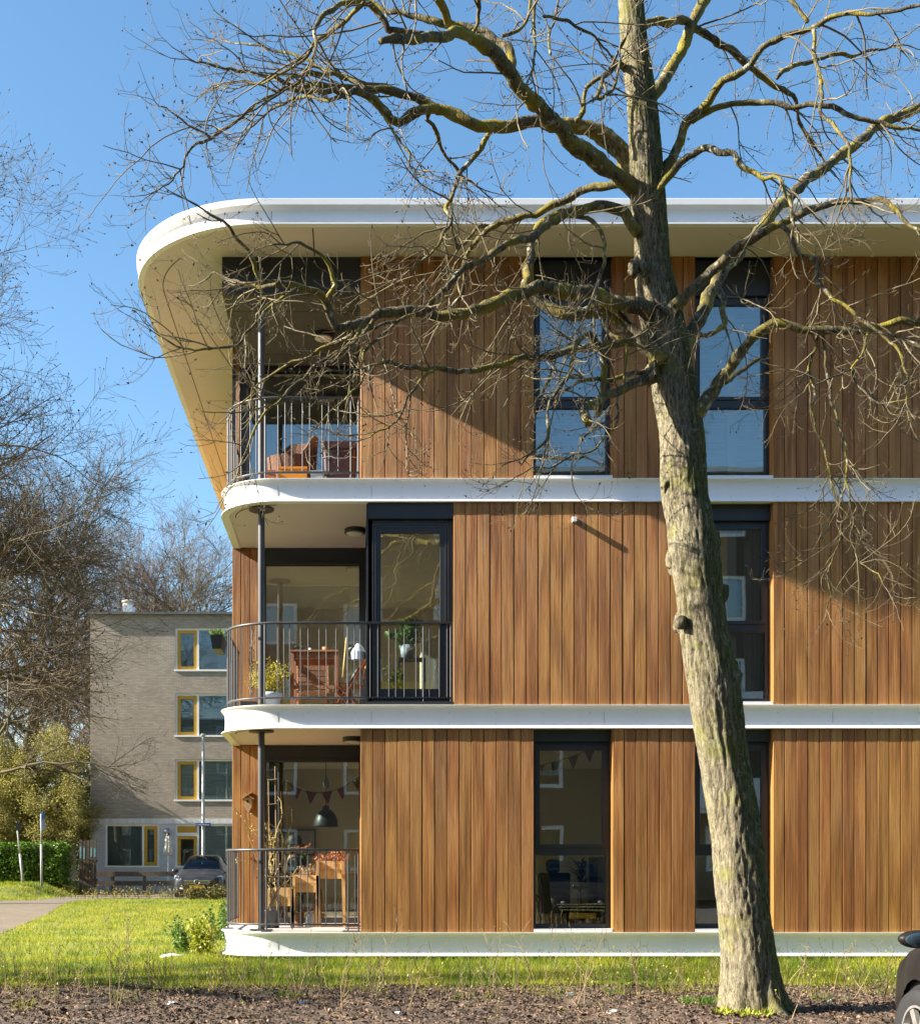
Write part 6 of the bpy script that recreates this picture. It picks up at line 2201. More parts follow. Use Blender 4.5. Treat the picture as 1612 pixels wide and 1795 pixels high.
ch = [dict(pts=[(q_(0, 0, .50), (.15, .12)), (q_(.01, 0, .66), (.145, .11)), (q_(.03, 0, .84), (.165, .115)), (q_(.045, 0, .97), (.13, .09)), (q_(.05, 0, 1.03), .058), (q_(.065, 0, 1.10), .055), (q_(.085, 0, 1.20), (.082, .095)), (q_(.09, 0, 1.29), (.075, .085))],
           names={0: 'pel', 3: 'chest'})]
for s in (-1, 1):
    ch.append(dict(pts=[(q_(.12, s * .10, .49), .085), (q_(.45, s * .12, .50), .062), (q_(.46, s * .12, .28), .052), (q_(.44, s * .12, .07), .038), (q_(.58, s * .13, .045), .035)], **{'from': 'pel'}))
    ch.append(dict(pts=[(q_(.06, s * .17, .95), .058), (q_(.12, s * .22, .74), .042), (q_(.36, s * .16, .79), .032), (q_(.43, s * .13, .80), (.034, .018))], names={3: 'wrist%d' % s}, **{'from': 'chest'}))
    for i, (dx, dy, ln) in enumerate(((.0, -.030, .075), (.0, -.010, .085), (.0, .010, .08), (.0, .030, .065))):
        b_ = q_(.45, s * .13 + dy, .80)
        ch.append(dict(pts=[(b_, .010), (b_ + Vector((ln * .6, 0, .004)), .009), (b_ + Vector((ln, 0, -.012)), .007)], **{'from': 'wrist%d' % s}))
    b_ = q_(.40, s * .13 - s * .035, .80)
    ch.append(dict(pts=[(b_, .011), (b_ + Vector((.035, -s * .02, .0)), .009)], **{'from': 'wrist%d' % s}))
body = skin_figure('body', ch, pe_, m_skin)
# clothes as a slightly larger skin over torso, arms and legs
cc = [dict(pts=[(q_(0, 0, .49), (.165, .135)), (q_(.01, 0, .66), (.16, .125)), (q_(.03, 0, .84), (.18, .13)), (q_(.045, 0, .965), (.14, .10)), (q_(.05, 0, 1.02), .07)], names={3: 'chest', 0: 'pel'})]
for s in (-1, 1):
    cc.append(dict(pts=[(q_(.06, s * .17, .95), .07), (q_(.12, s * .22, .74), .055), (q_(.35, s * .165, .79), .043)], **{'from': 'chest'}))
    cc.append(dict(pts=[(q_(.12, s * .10, .49), .10), (q_(.45, s * .12, .50), .076), (q_(.46, s * .12, .28), .066), (q_(.445, s * .12, .10), .055)], **{'from': 'pel'}))
skin_figure('clothing', cc, pe_, m_cloth)
hr = MB().blob(q_(.075, 0, 1.265), .115, random.Random(4), 3, rough=.06, sq=(1.0, .92, 1.05)).blob(q_(.02, 0, 1.13), .085, random.Random(6), 3, rough=.1, sq=(.75, 1, 1.2))
part(hr, 'hair', m_hair, pe_, smooth=True)
fc = MB().blob(q_(.175, 0, 1.215), .018, random.Random(1), 2, rough=.05, sq=(1.2, .8, 1.3))
part(fc, 'nose', m_skin, pe_, smooth=True)
for s in (-1, 1):
    part(MB().blob(q_(.163, s * .034, 1.245), .011, random.Random(2), 2, rough=.02), 'eye', m_black, pe_, smooth=True)
part(MB().blob(q_(.166, 0, 1.165), .02, random.Random(2), 2, rough=.02, sq=(.4, 1.1, .35)), 'mouth', m_red, pe_, smooth=True)
t = thing('dining_chair', 'dark dining chair under the seated person', 'chair', (hx, hy, Z0))
part(MB().box(hx - .22, hx + .24, hy - .22, hy + .22, Z0 + .38, Z0 + .415), 'seat', m_anth, t, bevel=.01)
part(MB().box(hx - .24, hx - .21, hy - .2, hy + .2, Z0 + .55, Z0 + .85), 'backrest', m_anth, t, bevel=.01)
for sx, zt_ in ((hx - .21, .86), (hx + .2, .38)):
    for sy in (hy - .19, hy + .19):
        part(MB().box(sx - .015, sx + .015, sy - .015, sy + .015, Z0 + .01, Z0 + zt_), 'leg', m_anth, t)


def arching_plant(name, lbl, pos, h, n, m_leaf, mpot, pot=(.13, .26), ln=.45, w=.03, cat='plant', stalk=True):
    x, y, z = pos
    t = thing(name, lbl, cat, pos)
    part(MB().lathe([(pot[0] * .72, z), (pot[0], z + pot[1] * .95), (pot[0] * 1.05, z + pot[1]), (pot[0] * .9, z + pot[1] * .96)], (x, y, 0), 18), 'pot', mpot, t, smooth=True)
    if stalk:
        part(MB().tube(wander((x, y, z + pot[1] * .8), (0, 0, 1), h * .7, 5, gi, .05), .012, 6), 'stem', m_bark2, t, smooth=True)
    lf = MB()
    for i in range(n):
        base = np.array([x, y, z + pot[1] + (h - pot[1]) * (gi.uniform(.2, .8) if stalk else .02)])
        a = gi.uniform(0, 2 * PI)
        d = np.array([math.cos(a), math.sin(a), gi.uniform(.5, 1.4)])
        q = wander(base, d, ln * gi.uniform(.6, 1.1), 5, gi, .06, -.35, 0)
        sd = np.array([-math.sin(a), math.cos(a), 0]) * w
        pr = [.5, 1, .9, .7, .4, .05]
        vs_ = [q[i_] + sd * pr[i_] for i_ in range(6)] + [q[i_] - sd * pr[i_] for i_ in range(6)]
        lf.add(vs_, [(i_, i_ + 1, 7 + i_, 6 + i_) for i_ in range(5)], 0, gi.random())
    part(lf, 'foliage', m_leaf, t)
    return t


# things behind the ground floor window beside the balcony
arching_plant('dragon_plant', 'dark spiky dragon plant behind the ground floor window', (PX(1018, 18.2), 18.2, Z0), 1.05, 46, m_ever, m_greycab, (.15, .30), .42, .022)
t = thing('armchair', 'black high-backed armchair behind the ground floor window', 'armchair', (PX(962, 18.4), 18.4, Z0))
a, b = PX(938, 18.4), PX(992, 18.4)
part(MB().box(a, b, 18.2, 18.75, Z0 + .22, Z0 + .42), 'seat', m_cloth, t, bevel=.03)
part(MB().box(a, b, 18.0, 18.17, Z0 + .16, PZ(1530, 18.2)), 'backrest', m_cloth, t, bevel=.04)
part(MB().box(PX(955, 18.2), PX(978, 18.2), 18.03, 18.15, PZ(1530, 18.2), PZ(1507, 18.2)), 'headrest', m_cloth, t, bevel=.04)
for sx in (a + .03, b - .03):
    for sy in (18.05, 18.7):
        part(MB().box(sx - .02, sx + .02, sy - .02, sy + .02, Z0 + .01, Z0 + .2), 'leg', m_black, t)
t = thing('shelf_cabinet', 'grey cabinet with open shelves behind the ground floor window', 'cabinet', (PX(1050, 18.0), 18.0, Z0))
a, b, zt_ = PX(1029, 18), PX(1064, 18), PZ(1505, 18)
part(MB().box(a, a + .02, 17.9, 18.25, Z0 + .01, zt_).box(a + .14, a + .16, 17.9, 18.25, Z0 + .1, zt_ - .02).box(a, b, 18.25, 18.27, Z0 + .1, zt_).box(a, b, 17.88, 18.25, zt_, zt_ + .02), 'carcass', m_greycab, t)
part(MB().box(a + .16, b, 17.88, 17.9, Z0 + .12, zt_ - .01), 'door', m_greycab, t)
for k_ in range(3):
    part(MB().box(a + .02, a + .14, 17.9, 18.25, Z0 + .12 + k_ * .3, Z0 + .14 + k_ * .3), 'shelf', m_greycab, t)
part(MB().bar((a + .20, 17.872, zt_ - .14), (a + .26, 17.872, zt_ - .13), .012), 'handle', m_chrome, t)
t = thing('globe_lamp', 'chrome globe lamp on a white stem in front of the dragon plant', 'lamp', (PX(1012, 17.7), 17.7, Z0))
part(MB().lathe([(.08, Z0 + .01), (.075, Z0 + .03), (.012, Z0 + .04), (.012, Z0 + .46)], (PX(1012, 17.7), 17.7, 0), 14), 'stem', m_whitepl, t, smooth=True)
part(MB().blob((PX(1014, 17.7), 17.7, PZ(1553, 17.7)), .085, random.Random(1), 3, rough=0, sq=(1.15, 1, .62)), 'lamp_shade', m_chrome, t, smooth=True)

# curtains and blinds
for lbl, x0, x1, y, z0, z1, m_, rip in (('white roller blind behind the top floor window left of the trunk', fx(938), fx(1071), 16.42, Z2, Z_S - .1, m_blind, 0),
                                        ('white roller blind behind the top floor window right of the trunk', fx(1221), fx(1353), 16.42, Z2, Z_S - .1, m_blind, 0),
                                        ('grey-green curtain behind the top floor balcony glass', PX(436, 18.75), PX(630, 18.75), 18.75, Z2 + .9, 8.8, m_curtain, 1),
                                        ('pale frosted screen along the bottom of the top floor balcony glass', PX(462, 18.66), PX(630, 18.66), 18.66, Z2 + .02, Z2 + .72, M('frosted_screen', (.62, .68, .76), rough=.6), 0),
                                        ('dark curtain beside the glass of the ground floor balcony', PX(471, 18.8), PX(497, 18.8), 18.8, Z0 + .02, 3.0, m_cloth, 1),
                                        ('pale curtain behind the middle floor window right of the trunk', fx(1325), fx(1353), 16.5, Z1 + .02, 6.0, m_curtain, 1)):
    mb = MB()
    n = max(2, int((x1 - x0) / .012)) if rip else 2
    xs_ = np.linspace(x0, x1, n)
    front = [(x, y + (rip * .03 * math.sin(x * 48 + 2 * math.sin(x * 9)))) for x in xs_]
    pts = front + [(x, yy + .006) for x, yy in reversed(front)]
    mb.prism(pts, z0, z1)
    nm = 'curtain' if rip else ('roller_blind' if 'blind' in lbl else 'privacy_screen')
    tag(recentre(mb.build(nm, m_), ((x0 + x1) / 2, y, z0)), lbl, nm.replace('_', ' '))

# ---- middle floor: table, chairs, pots
YM = 17.15
t = thing('garden_table', 'red-brown slatted garden table at the middle floor balcony', 'table', (PX(550, YM), YM, Z1))
a, b, zt_ = PX(507, YM), PX(593, YM), PZ(1139, YM)
mb = MB()
for i in range(8):
    mb.box(a, b, YM + i * .092, YM + i * .092 + .082, zt_ - .025, zt_, 0, gi.random())
part(mb, 'tabletop', m_teak, t)
part(MB().box(a + .05, b - .05, YM + .03, YM + .055, zt_ - .12, zt_ - .026, 0, .3).box(a + .05, b - .05, YM + .66, YM + .685, zt_ - .12, zt_ - .026, 0, .7), 'apron', m_teak, t)
part(MB().box(a + .05, b - .05, YM + .03, YM + .05, Z1 + .37, Z1 + .42, 0, .4), 'stretcher', m_teak, t)
for x in (a + .01, b - .06):
    for y in (YM + .01, YM + .65):
        part(MB().box(x, x + .052, y, y + .052, Z1, zt_ - .026, 0, gi.random()), 'leg', m_teak, t)


def folding_chair(lbl, x, y, rz, z):
    t = thing('garden_chair', lbl, 'chair', (x, y, z), 'red-brown folding chairs on the middle floor balcony')
    mb = MB()
    for i in range(6):
        mb.box(x - .21, x + .21, y - .2 + i * .07, y - .2 + i * .07 + .058, z + .42, z + .438, 0, gi.random())
    part(mb, 'seat', m_teak, t)
    mb = MB()
    for i in range(4):
        mb.box(x - .20, x + .20, y + .225 + i * .018, y + .24 + i * .018, z + .54 + i * .09, z + .61 + i * .09, 0, gi.random())
    part(mb, 'backrest', m_teak, t)
    for s in (-1, 1):
        part(MB().bar((x + s * .225, y - .24, z), (x + s * .225, y + .30, z + .92), .028, .04, c=.4), 'leg', m_teak, t)
        part(MB().bar((x + s * .195, y + .26, z), (x + s * .195, y - .2, z + .42), .028, .04, c=.6), 'leg', m_teak, t)
    t.rotation_euler.z = rz
    return t


folding_chair('red-brown folding chair at the right end of the slatted table', PX(612, 17.35), 17.35, R(-80), Z1)
folding_chair('red-brown folding chair behind the slatted table', PX(548, 18.0), 18.0, R(4), Z1)
for px, r, h, m_, nm, lbl, cat in ((543, .028, .055, m_whitepl, 'cup', 'small white cup on the slatted balcony table', 'cup'), (570, .045, .07, m_terra, 'flower_pot', 'small terracotta pot on the slatted balcony table', 'pot')):
    c = (PX(px, YM + .2), YM + .2)
    o = MB().lathe([(r * .75, zt_), (r, zt_ + h), (r * .85, zt_ + h - .004), (r * .6, zt_ + .01)], (c[0], c[1], 0), 16).build(nm, m_, smooth=True)
    tag(recentre(o, (c[0], c[1], zt_)), lbl, cat)
t = thing('seed_tray', 'low dark tray of seedlings on the left of the slatted table', 'tray', (PX(522, YM + .2), YM + .2, zt_))
part(MB().box(PX(512, YM), PX(534, YM), YM + .08, YM + .38, zt_ + .001, zt_ + .05), 'tray', m_anth, t)
sd_ = MB()
for i in range(60):
    sd_.leaf((gi.uniform(PX(513, YM), PX(533, YM)), YM + gi.uniform(.1, .36), zt_ + .05), (gi.normal() * .4, gi.normal() * .4, 1), gi.normal(size=3), .04, .02, 0, gi.random())
part(sd_, 'seedlings', m_ever, t)
# watering can on the chair, broom leaning behind
YW = 17.3
xw, zw = PX(628, YW), PZ(1146, YW)
t = thing('watering_can', 'pale blue watering can hung on the right chair of the middle balcony', 'watering can', (xw, YW, zw))
part(MB().lathe([(.10, zw - .09), (.105, zw + .02), (.06, zw + .10), (.03, zw + .14)], (xw, YW, 0), 18), 'can_body', m_potblue, t)
part(MB().tube([(xw + .09, YW, zw - .06), (xw + .17, YW, zw + .03), (xw + .22, YW, zw + .12)], [.02, .015, .012], 8), 'spout', m_potblue, t, smooth=True)
part(MB().tube([(xw - .09 + .11 * math.cos(a) * -.6, YW, zw + .09 * math.sin(a)) for a in np.linspace(-1.3, 1.5, 8)], .009, 6), 'handle', m_potblue, t, smooth=True)
t = thing('broom', 'broom with a pale wooden handle leaning behind the slatted table', 'broom', (PX(600, 17.9), 17.9, Z1))
part(MB().tube([P(600, 1195, 17.9), P(607, 1118, 18.2)], .012, 7), 'handle', m_plank, t, smooth=True)
b_ = P(600, 1200, 17.9)
part(MB().box(b_.x - .14, b_.x + .14, b_.y - .03, b_.y + .03, Z1 + .01, b_.z + .02), 'brush', m_wicker, t)

# blue-grey pot with yellow shrub, dark low planter with a bare climber, flower box on the rail
xp, yp = PX(474, 16.75), 16.75
t = thing('potted_shrub', 'yellow-flowering shrub in a blue-grey pot on the middle floor balcony', 'plant', (xp, yp, Z1))
zt_ = Z1 + .25
part(MB().lathe([(.11, Z1), (.145, Z1 + .19), (.16, Z1 + .195), (.162, zt_), (.14, zt_ - .005), (.13, Z1 + .2)], (xp, yp, 0), 22), 'pot', m_potblue, t, smooth=True)
st, lf = MB(), MB()
for i in range(38):
    q = wander((xp, yp, zt_ - .04), (gi.normal() * .48, gi.normal() * .48, 1), gi.uniform(.28, .5), 6, gi, .12)
    st.tube(q, np.linspace(.005, .002, 7), 4)
    for k_ in range(44):
        lf.leaf(q[gi.integers(2, 7)] + gi.normal(size=3) * .03, gi.normal(size=3), gi.normal(size=3), gi.uniform(.02, .045), gi.uniform(.012, .024), 0, gi.random())
part(st, 'stem', m_twig, t)
stuff(part(lf, 'foliage', M('yellow_flowers', (.62, .50, .03), (.42, .42, .04), scale=9, rough=.6, rnd=.3, trans=.3), t))
xp, yp = PX(436, 17.0), 17.0
t = thing('climber_planter', 'low black planter with a thin dry climber on the middle floor balcony', 'planter', (xp, yp, Z1))
part(MB().box(xp - .11, xp + .12, yp - .12, yp + .12, Z1, Z1 + .16), 'pot', m_black, t, bevel=.01)
st = MB()
for i in range(4):
    q = wander((xp + .02, yp, Z1 + .15), (gi.normal() * .03, 0, 1), gi.uniform(.8, 1.15), 10, gi, .05)
    st.tube(q, .004, 4)
    for k_ in range(16):
        st.leaf(q[gi.integers(2, 11)], gi.normal(size=3), gi.normal(size=3), gi.uniform(.02, .05), .018, 0, gi.random())
part(st, 'climber', m_straw, t)
xb_, yb_ = PX(384, 16.9), 16.95
t = thing('flower_box', 'dark flower box with green herbs hung outside the middle floor railing', 'planter', (xb_, yb_, PZ(1140, yb_)))
z0_, z1_ = PZ(1143, yb_), PZ(1119, yb_)
part(MB().add([(xb_ - .07, yb_ - .25, z0_), (xb_ + .05, yb_ - .25, z0_), (xb_ + .05, yb_ + .25, z0_), (xb_ - .07, yb_ + .25, z0_), (xb_ - .10, yb_ - .28, z1_), (xb_ + .07, yb_ - .28, z1_), (xb_ + .07, yb_ + .28, z1_), (xb_ - .10, yb_ + .28, z1_)],
              [(0, 3, 2, 1), (4, 5, 6, 7), (0, 1, 5, 4), (1, 2, 6, 5), (2, 3, 7, 6), (3, 0, 4, 7)]), 'box', m_anth, t)
lf = MB()
for i in range(260):
    lf.leaf((xb_ + gi.uniform(-.09, .06), yb_ + gi.uniform(-.26, .26), z1_ - .01), (gi.normal() * .4, gi.normal() * .3, 1), gi.normal(size=3), gi.uniform(.05, .14), .014, 0, gi.random())
stuff(part(lf, 'herbs', m_leafg, t))
# behind the tall balcony door
YD = 16.75
t = thing('plant_stand', 'black plant stand behind the middle floor balcony door', 'stand', (PX(720, YD), YD, Z1))
zt_ = PZ(1156, YD)
a, b = PX(698, YD), PX(745, YD)
part(MB().box(a, b, YD - .15, YD + .15, zt_ - .015, zt_), 'top', m_black, t)
for x in (a + .01, b - .01):
    for y in (YD - .14, YD + .14):
        part(MB().box(x - .008, x + .008, y - .008, y + .008, Z1 + .012, zt_ - .015), 'leg', m_black, t)
leafy_bush('house_plant', 'bushy green house plant on the black stand behind the balcony door', 'plant', (PX(714, YD), YD, zt_ + .18), (.24, .16, .34), 420, m_leafg, (.04, .08), seed=91)
o = MB().lathe([(.08, zt_ + .001), (.11, zt_ + .19), (.10, zt_ + .185)], (PX(714, YD), YD, 0), 18).build('flower_pot', m_potblue, smooth=True)
tag(recentre(o, (PX(714, YD), YD, zt_)), 'blue pot of the bushy plant on the black stand', 'pot')
leafy_bush('house_plant', 'trailing yellow-green plant low behind the balcony door', 'plant', (PX(697, 16.6), 16.6, Z1 + .25), (.12, .10, .36), 220, m_leafy, (.04, .07), seed=92)
for px, r, m_, lbl in ((717, .085, m_whitepl, 'white bowl planter low behind the balcony door'), (745, .09, m_potblue, 'blue bowl planter low behind the balcony door')):
    x = PX(px, 16.65)
    t = thing('bowl_planter', lbl, 'planter', (x, 16.65, Z1 + .012))
    part(MB().lathe([(r * .5, Z1 + .013), (r, Z1 + .12), (r * .92, Z1 + .115), (r * .6, Z1 + .05)], (x, 16.65, 0), 18), 'bowl', m_, t, smooth=True)
    lf = MB()
    for i in range(70):
        lf.leaf((x + gi.normal() * .03, 16.65 + gi.normal() * .03, Z1 + .10), (gi.normal() * .6, gi.normal() * .6, 1), gi.normal(size=3), gi.uniform(.06, .15), .03, 0, gi.random())
    part(lf, 'foliage', m_leafg, t)
t = thing('side_cabinet', 'cream cabinet in the room behind the balcony door', 'cabinet', (PX(752, 18.0), 18.0, Z1))
part(MB().box(PX(738, 18), PX(765, 18), 18.0, 18.4, Z1 + .06, PZ(1119, 18)), 'carcass', m_inwall, t, bevel=.01)
part(MB().box(PX(739.5, 18), PX(763.5, 18), 17.985, 17.999, Z1 + .08, PZ(1121, 18)), 'door', m_inwall, t)

# ---- top floor: wicker basket, brown bin, orange crates
YW = 17.1
t = thing('wicker_chair', 'brown wicker tub chair on the top floor balcony', 'chair', (PX(512, YW), YW, Z2))
mb = MB()
n = 26
for rr, z0_, z1_, s_ in ((.28, Z2 + .12, Z2 + .40, 1.0),):
    vs_, fs_ = [], []
    for k_ in range(5):
        u = k_ / 4
        for j in range(n):
            a = 2 * PI * j / n
            hi_ = Z2 + .60 + .30 * min(1, max(0, math.cos(a - .6) * 1.6 + .35))
            r_ = .29 + .05 * u + .012 * math.sin(j * 13)
            vs_.append((PX(512, YW) + r_ * math.cos(a) * 1.08, YW + r_ * math.sin(a) * .8, Z2 + .04 + (hi_ - Z2 - .04) * u))
    for k_ in range(4):
        for j in range(n):
            fs_.append((k_ * n + j, k_ * n + (j + 1) % n, (k_ + 1) * n + (j + 1) % n, (k_ + 1) * n + j))
    fs_.append(tuple(range(n - 1, -1, -1)))
    mb.add(vs_, fs_)
o = part(mb, 'tub', m_wicker, t)
so = o.modifiers.new('solid', 'SOLIDIFY'); so.thickness = .03
part(MB().lathe([(.24, Z2 + .38), (.27, Z2 + .43), (.22, Z2 + .46)], (PX(512, YW), YW, 0), 18), 'cushion', m_brownpl, t, smooth=True)
YC = 17.0
xb_ = PX(596, YC)
t = thing('plastic_bin', 'dark brown plastic bin with a wire handle on the top floor balcony', 'bin', (xb_, YC, Z2))
zt_ = PZ(781, YC)


def rrect(w, d, r, k=5):
    out = []
    for cx, cy, a0 in ((w - r, d - r, 0), (-w + r, d - r, 90), (-w + r, -d + r, 180), (w - r, -d + r, 270)):
        for i in range(k + 1):
            a = R(a0 + 90 * i / k)
            out.append((cx + r * math.cos(a), cy + r * math.sin(a)))
    return out


def loft(mb, rings, cap=True, mi=0):
    n = len(rings[0])
    vs_ = [p for r_ in rings for p in r_]
    fs_ = []
    for k_ in range(len(rings) - 1):
        for j in range(n):
            fs_.append((k_ * n + j, k_ * n + (j + 1) % n, (k_ + 1) * n + (j + 1) % n, (k_ + 1) * n + j))
    if cap:
        fs_.append(tuple(range(n - 1, -1, -1)))
        fs_.append(tuple((len(rings) - 1) * n + j for j in range(n)))
    return mb.add(vs_, fs_, mi)


rings = []
H_ = zt_ - Z2
for w_, z in ((.20, 0), (.205, .02), (.235, H_ - .10), (.26, H_ - .095), (.262, H_ - .01), (.25, H_)):
    rings.append([(xb_ + x, YC + y, Z2 + z) for x, y in rrect(w_, w_ * .75, .05)])
part(loft(MB(), rings), 'bin_body', m_brownpl, t, smooth=False)
part(MB().tube([(xb_ - .245, YC - .15, Z2 + H_ - .22), (xb_ - .12, YC - .205, Z2 + H_ - .22), (xb_ - .07, YC - .22, Z2 + H_ - .25), (xb_ + .07, YC - .22, Z2 + H_ - .25), (xb_ + .12, YC - .205, Z2 + H_ - .22), (xb_ + .245, YC - .15, Z2 + H_ - .22)], .006, 6), 'wire_handle', m_zinc, t)
for px0, px1, y, py, m_, lbl, nm in ((489, 538, 16.6, 822, m_orange, 'orange plastic crate in front of the wicker chair', 'crate'), (466, 482, 16.55, 828, m_terra, 'small terracotta trough behind the top floor railing', 'trough'), (545, 566, 16.5, 829, m_greycab, 'small grey box right of the orange crate', 'box')):
    a, b, z1_ = PX(px0, y), PX(px1, y), PZ(py, y)
    t = thing(nm, lbl, nm, ((a + b) / 2, y, Z2))
    part(MB().box(a, b, y - .10, y - .088, Z2, z1_ - .02).box(a, b, y + .088, y + .10, Z2, z1_ - .02).box(a, a + .012, y - .088, y + .088, Z2, z1_ - .02).box(b - .012, b, y - .088, y + .088, Z2, z1_ - .02).box(a + .012, b - .012, y - .088, y + .088, Z2, Z2 + .012), 'tray', m_, t)
    part(MB().box(a - .008, b + .008, y - .108, y - .09, z1_ - .03, z1_).box(a - .008, b + .008, y + .09, y + .108, z1_ - .03, z1_).box(a - .008, a + .012, y - .09, y + .09, z1_ - .03, z1_).box(b - .012, b + .008, y - .09, y + .09, z1_ - .03, z1_), 'rim', m_, t)

# ---------------------------------------------------------------- cars
def spline1(xs, ys, q):
    """smooth interpolation (monotone-ish Catmull)"""
    xs, ys = np.asarray(xs, float), np.asarray(ys, float)
    d = np.gradient(ys, xs)
    i = np.clip(np.searchsorted(xs, q) - 1, 0, len(xs) - 2)
    h = xs[i + 1] - xs[i]
    t = (q - xs[i]) / h
    return (2 * t ** 3 - 3 * t ** 2 + 1) * ys[i] + (t ** 3 - 2 * t ** 2 + t) * h * d[i] + (-2 * t ** 3 + 3 * t ** 2) * ys[i + 1] + (t ** 3 - t ** 2) * h * d[i + 1]


def car(name, lbl, loc, rz, paint, L=4.35, W=1.79, H=1.55, wheel_r=.32, star=False, plate=None, nose=(.60, .80, .93, .985), mirror_y=1.52, lamp=1.0):
    """five-door hatchback; local front towards -Y, origin on the ground under the middle"""
    t = thing(name, lbl, 'car', loc)
    o = Vector(loc)
    hw = W / 2
    yF, yR = -L / 2, L / 2
    # stations: y, half width, underside, shoulder height, top height, half width of top
    st = [(yF, hw * nose[0], .32, .58, .62, .50), (yF + .06, hw * nose[1], .22, .66, .72, .62), (yF + .22, hw * nose[2], .19, .74, .80, .68), (yF + .55, hw * nose[3], .19, .83, .90, .70), (yF + .95, hw, .19, .90, .985, .70),
          (yF + 1.18, hw, .19, .93, 1.04, .68), (yF + 1.55, hw, .19, .945, 1.30, .60), (yF + 1.90, hw, .19, .955, 1.48, .56), (yF + 2.30, hw, .19, .965, H, .55), (yF + 3.0, hw, .19, .98, H - .005, .54),
          (yF + 3.6, hw * .985, .20, .985, H - .06, .52), (yR - .35, hw * .95, .22, .98, H - .16, .48), (yR - .10, hw * .88, .26, .93, 1.16, .48), (yR, hw * .74, .34, .72, .86, .46)]
    A = np.array(st)
    ys = np.unique(np.concatenate([np.linspace(yF, yR, 100), A[:, 0]]))
    cols = [spline1(A[:, 0], A[:, k], ys) for k in range(1, 6)]
    rings = []
    NS = 17
    SH = NS + 1
    for i, y in enumerate(ys):
        w, zb, zs, zt_, wt = [c[i] for c in cols]
        wt = min(wt, w * .88)
        half = [(0, zb), (w * .80, zb)]
        zk = np.array([zb + .02, zb + .22, (zb + zs) * .5 + .05, zs - .07, zs])
        xk = np.array([w * .95, w * .985, w, w * .985, w * .955])
        for zq in np.linspace(zb + .02, zs, NS):
            half.append((float(np.interp(zq, zk, xk)), zq))
        # greenhouse
        for u in (.33, .66, .94):
            half.append((w * .95 + (wt - w * .95) * u ** 1.05, zs + (zt_ - zs) * (u * .96)))
        half += [(wt * .86, zt_ - (zt_ - zs) * .01), (wt * .45, zt_ + .012), (0, zt_ + .018)]
        rings.append(half)
    n = len(rings[0])
    wy = (yF + .82, yR - .78)
    arch = wheel_r + .055
    body, glass, black = MB(), MB(), MB()
    sgl = MB()

    def vtx(i, j, s):
        x, z = rings[i][j]
        y = ys[i]
        if 2 <= j < SH:
            for w_ in wy:
                dd = math.hypot(y - w_, z - wheel_r)
                if abs(dd - arch) < .034 and dd > .01:
                    y, z = w_ + (y - w_) * arch / dd, wheel_r + (z - wheel_r) * arch / dd
        return o + Vector((s * x, y, z))

    for i in range(len(ys) - 1):
        ym = (ys[i] + ys[i + 1]) / 2
        for j in range(n - 1):
            for s in (1, -1):
                q = [vtx(i, j, s), vtx(i + 1, j, s), vtx(i + 1, j + 1, s), vtx(i, j + 1, s)]
                if s < 0:
                    q.reverse()
                zm = sum(p.z for p in q) / 4 - o.z
                # wheel arch opening
                if 1 <= j < SH and any((ym - w_) ** 2 + (zm - wheel_r) ** 2 < arch ** 2 for w_ in wy):
                    continue
                dst = body
                if SH <= j <= SH + 2 and yF + 1.5 < ym < yR - .62:
                    dst = sgl
                    if any(abs(ym - p) < .055 for p in (yF + 2.45, yF + 3.28)):
                        dst = black
                elif j >= SH + 3 and yF + 1.2 < ym < yF + 2.18 and rings[i][j][1] > 1.02:
                    dst = glass
                elif SH <= j <= SH + 2 and yF + 1.2 < ym <= yF + 1.5:
                    dst = body
                elif j >= SH + 3 and yR - .48 < ym < yR - .14:
                    dst = sgl
                dst.add(q, [(0, 1, 2, 3)])
    for i, rev in ((0, False), (len(ys) - 1, True)):
        f = [vtx(i, j, 1) for j in range(n)] + [vtx(i, j, -1) for j in range(n - 2, 0, -1)]
        body.add(f, [tuple(range(len(f)))])

    def weld(ob):
        m_ = ob.modifiers.new('weld', 'WELD'); m_.merge_threshold = .001
        return ob
    weld(body.build('body', paint, t, smooth=True))
    weld(glass.build('windscreen', m_carglass, t, smooth=True))
    weld(sgl.build('side_window', m_carglass, t, smooth=True))
    black.build('window_pillar', m_black, t, smooth=True)
    # dark inside so the cabin is not see-through, with seats
    ins = MB().box(o.x - hw * .84, o.x + hw * .84, o.y + yF + .35, o.y + yR - .3, o.z + .24, o.z + .72)
    ins.box(o.x - hw * .8, o.x + hw * .8, o.y + yF + 1.28, o.y + yF + 1.62, o.z + .72, o.z + .93)
    ins.build('cabin_floor', m_black, t)
    for sx in (-.38, .38):
        for sy in (yF + 2.35, yF + 3.15):
            MB().box(o.x + sx - .23, o.x + sx + .23, o.y + sy, o.y + sy + .14, o.z + .72, o.z + 1.12).box(o.x + sx - .12, o.x + sx + .12, o.y + sy + .03, o.y + sy + .11, o.z + 1.14, o.z + 1.32).build('seat', m_cloth, t, bevel=.03)
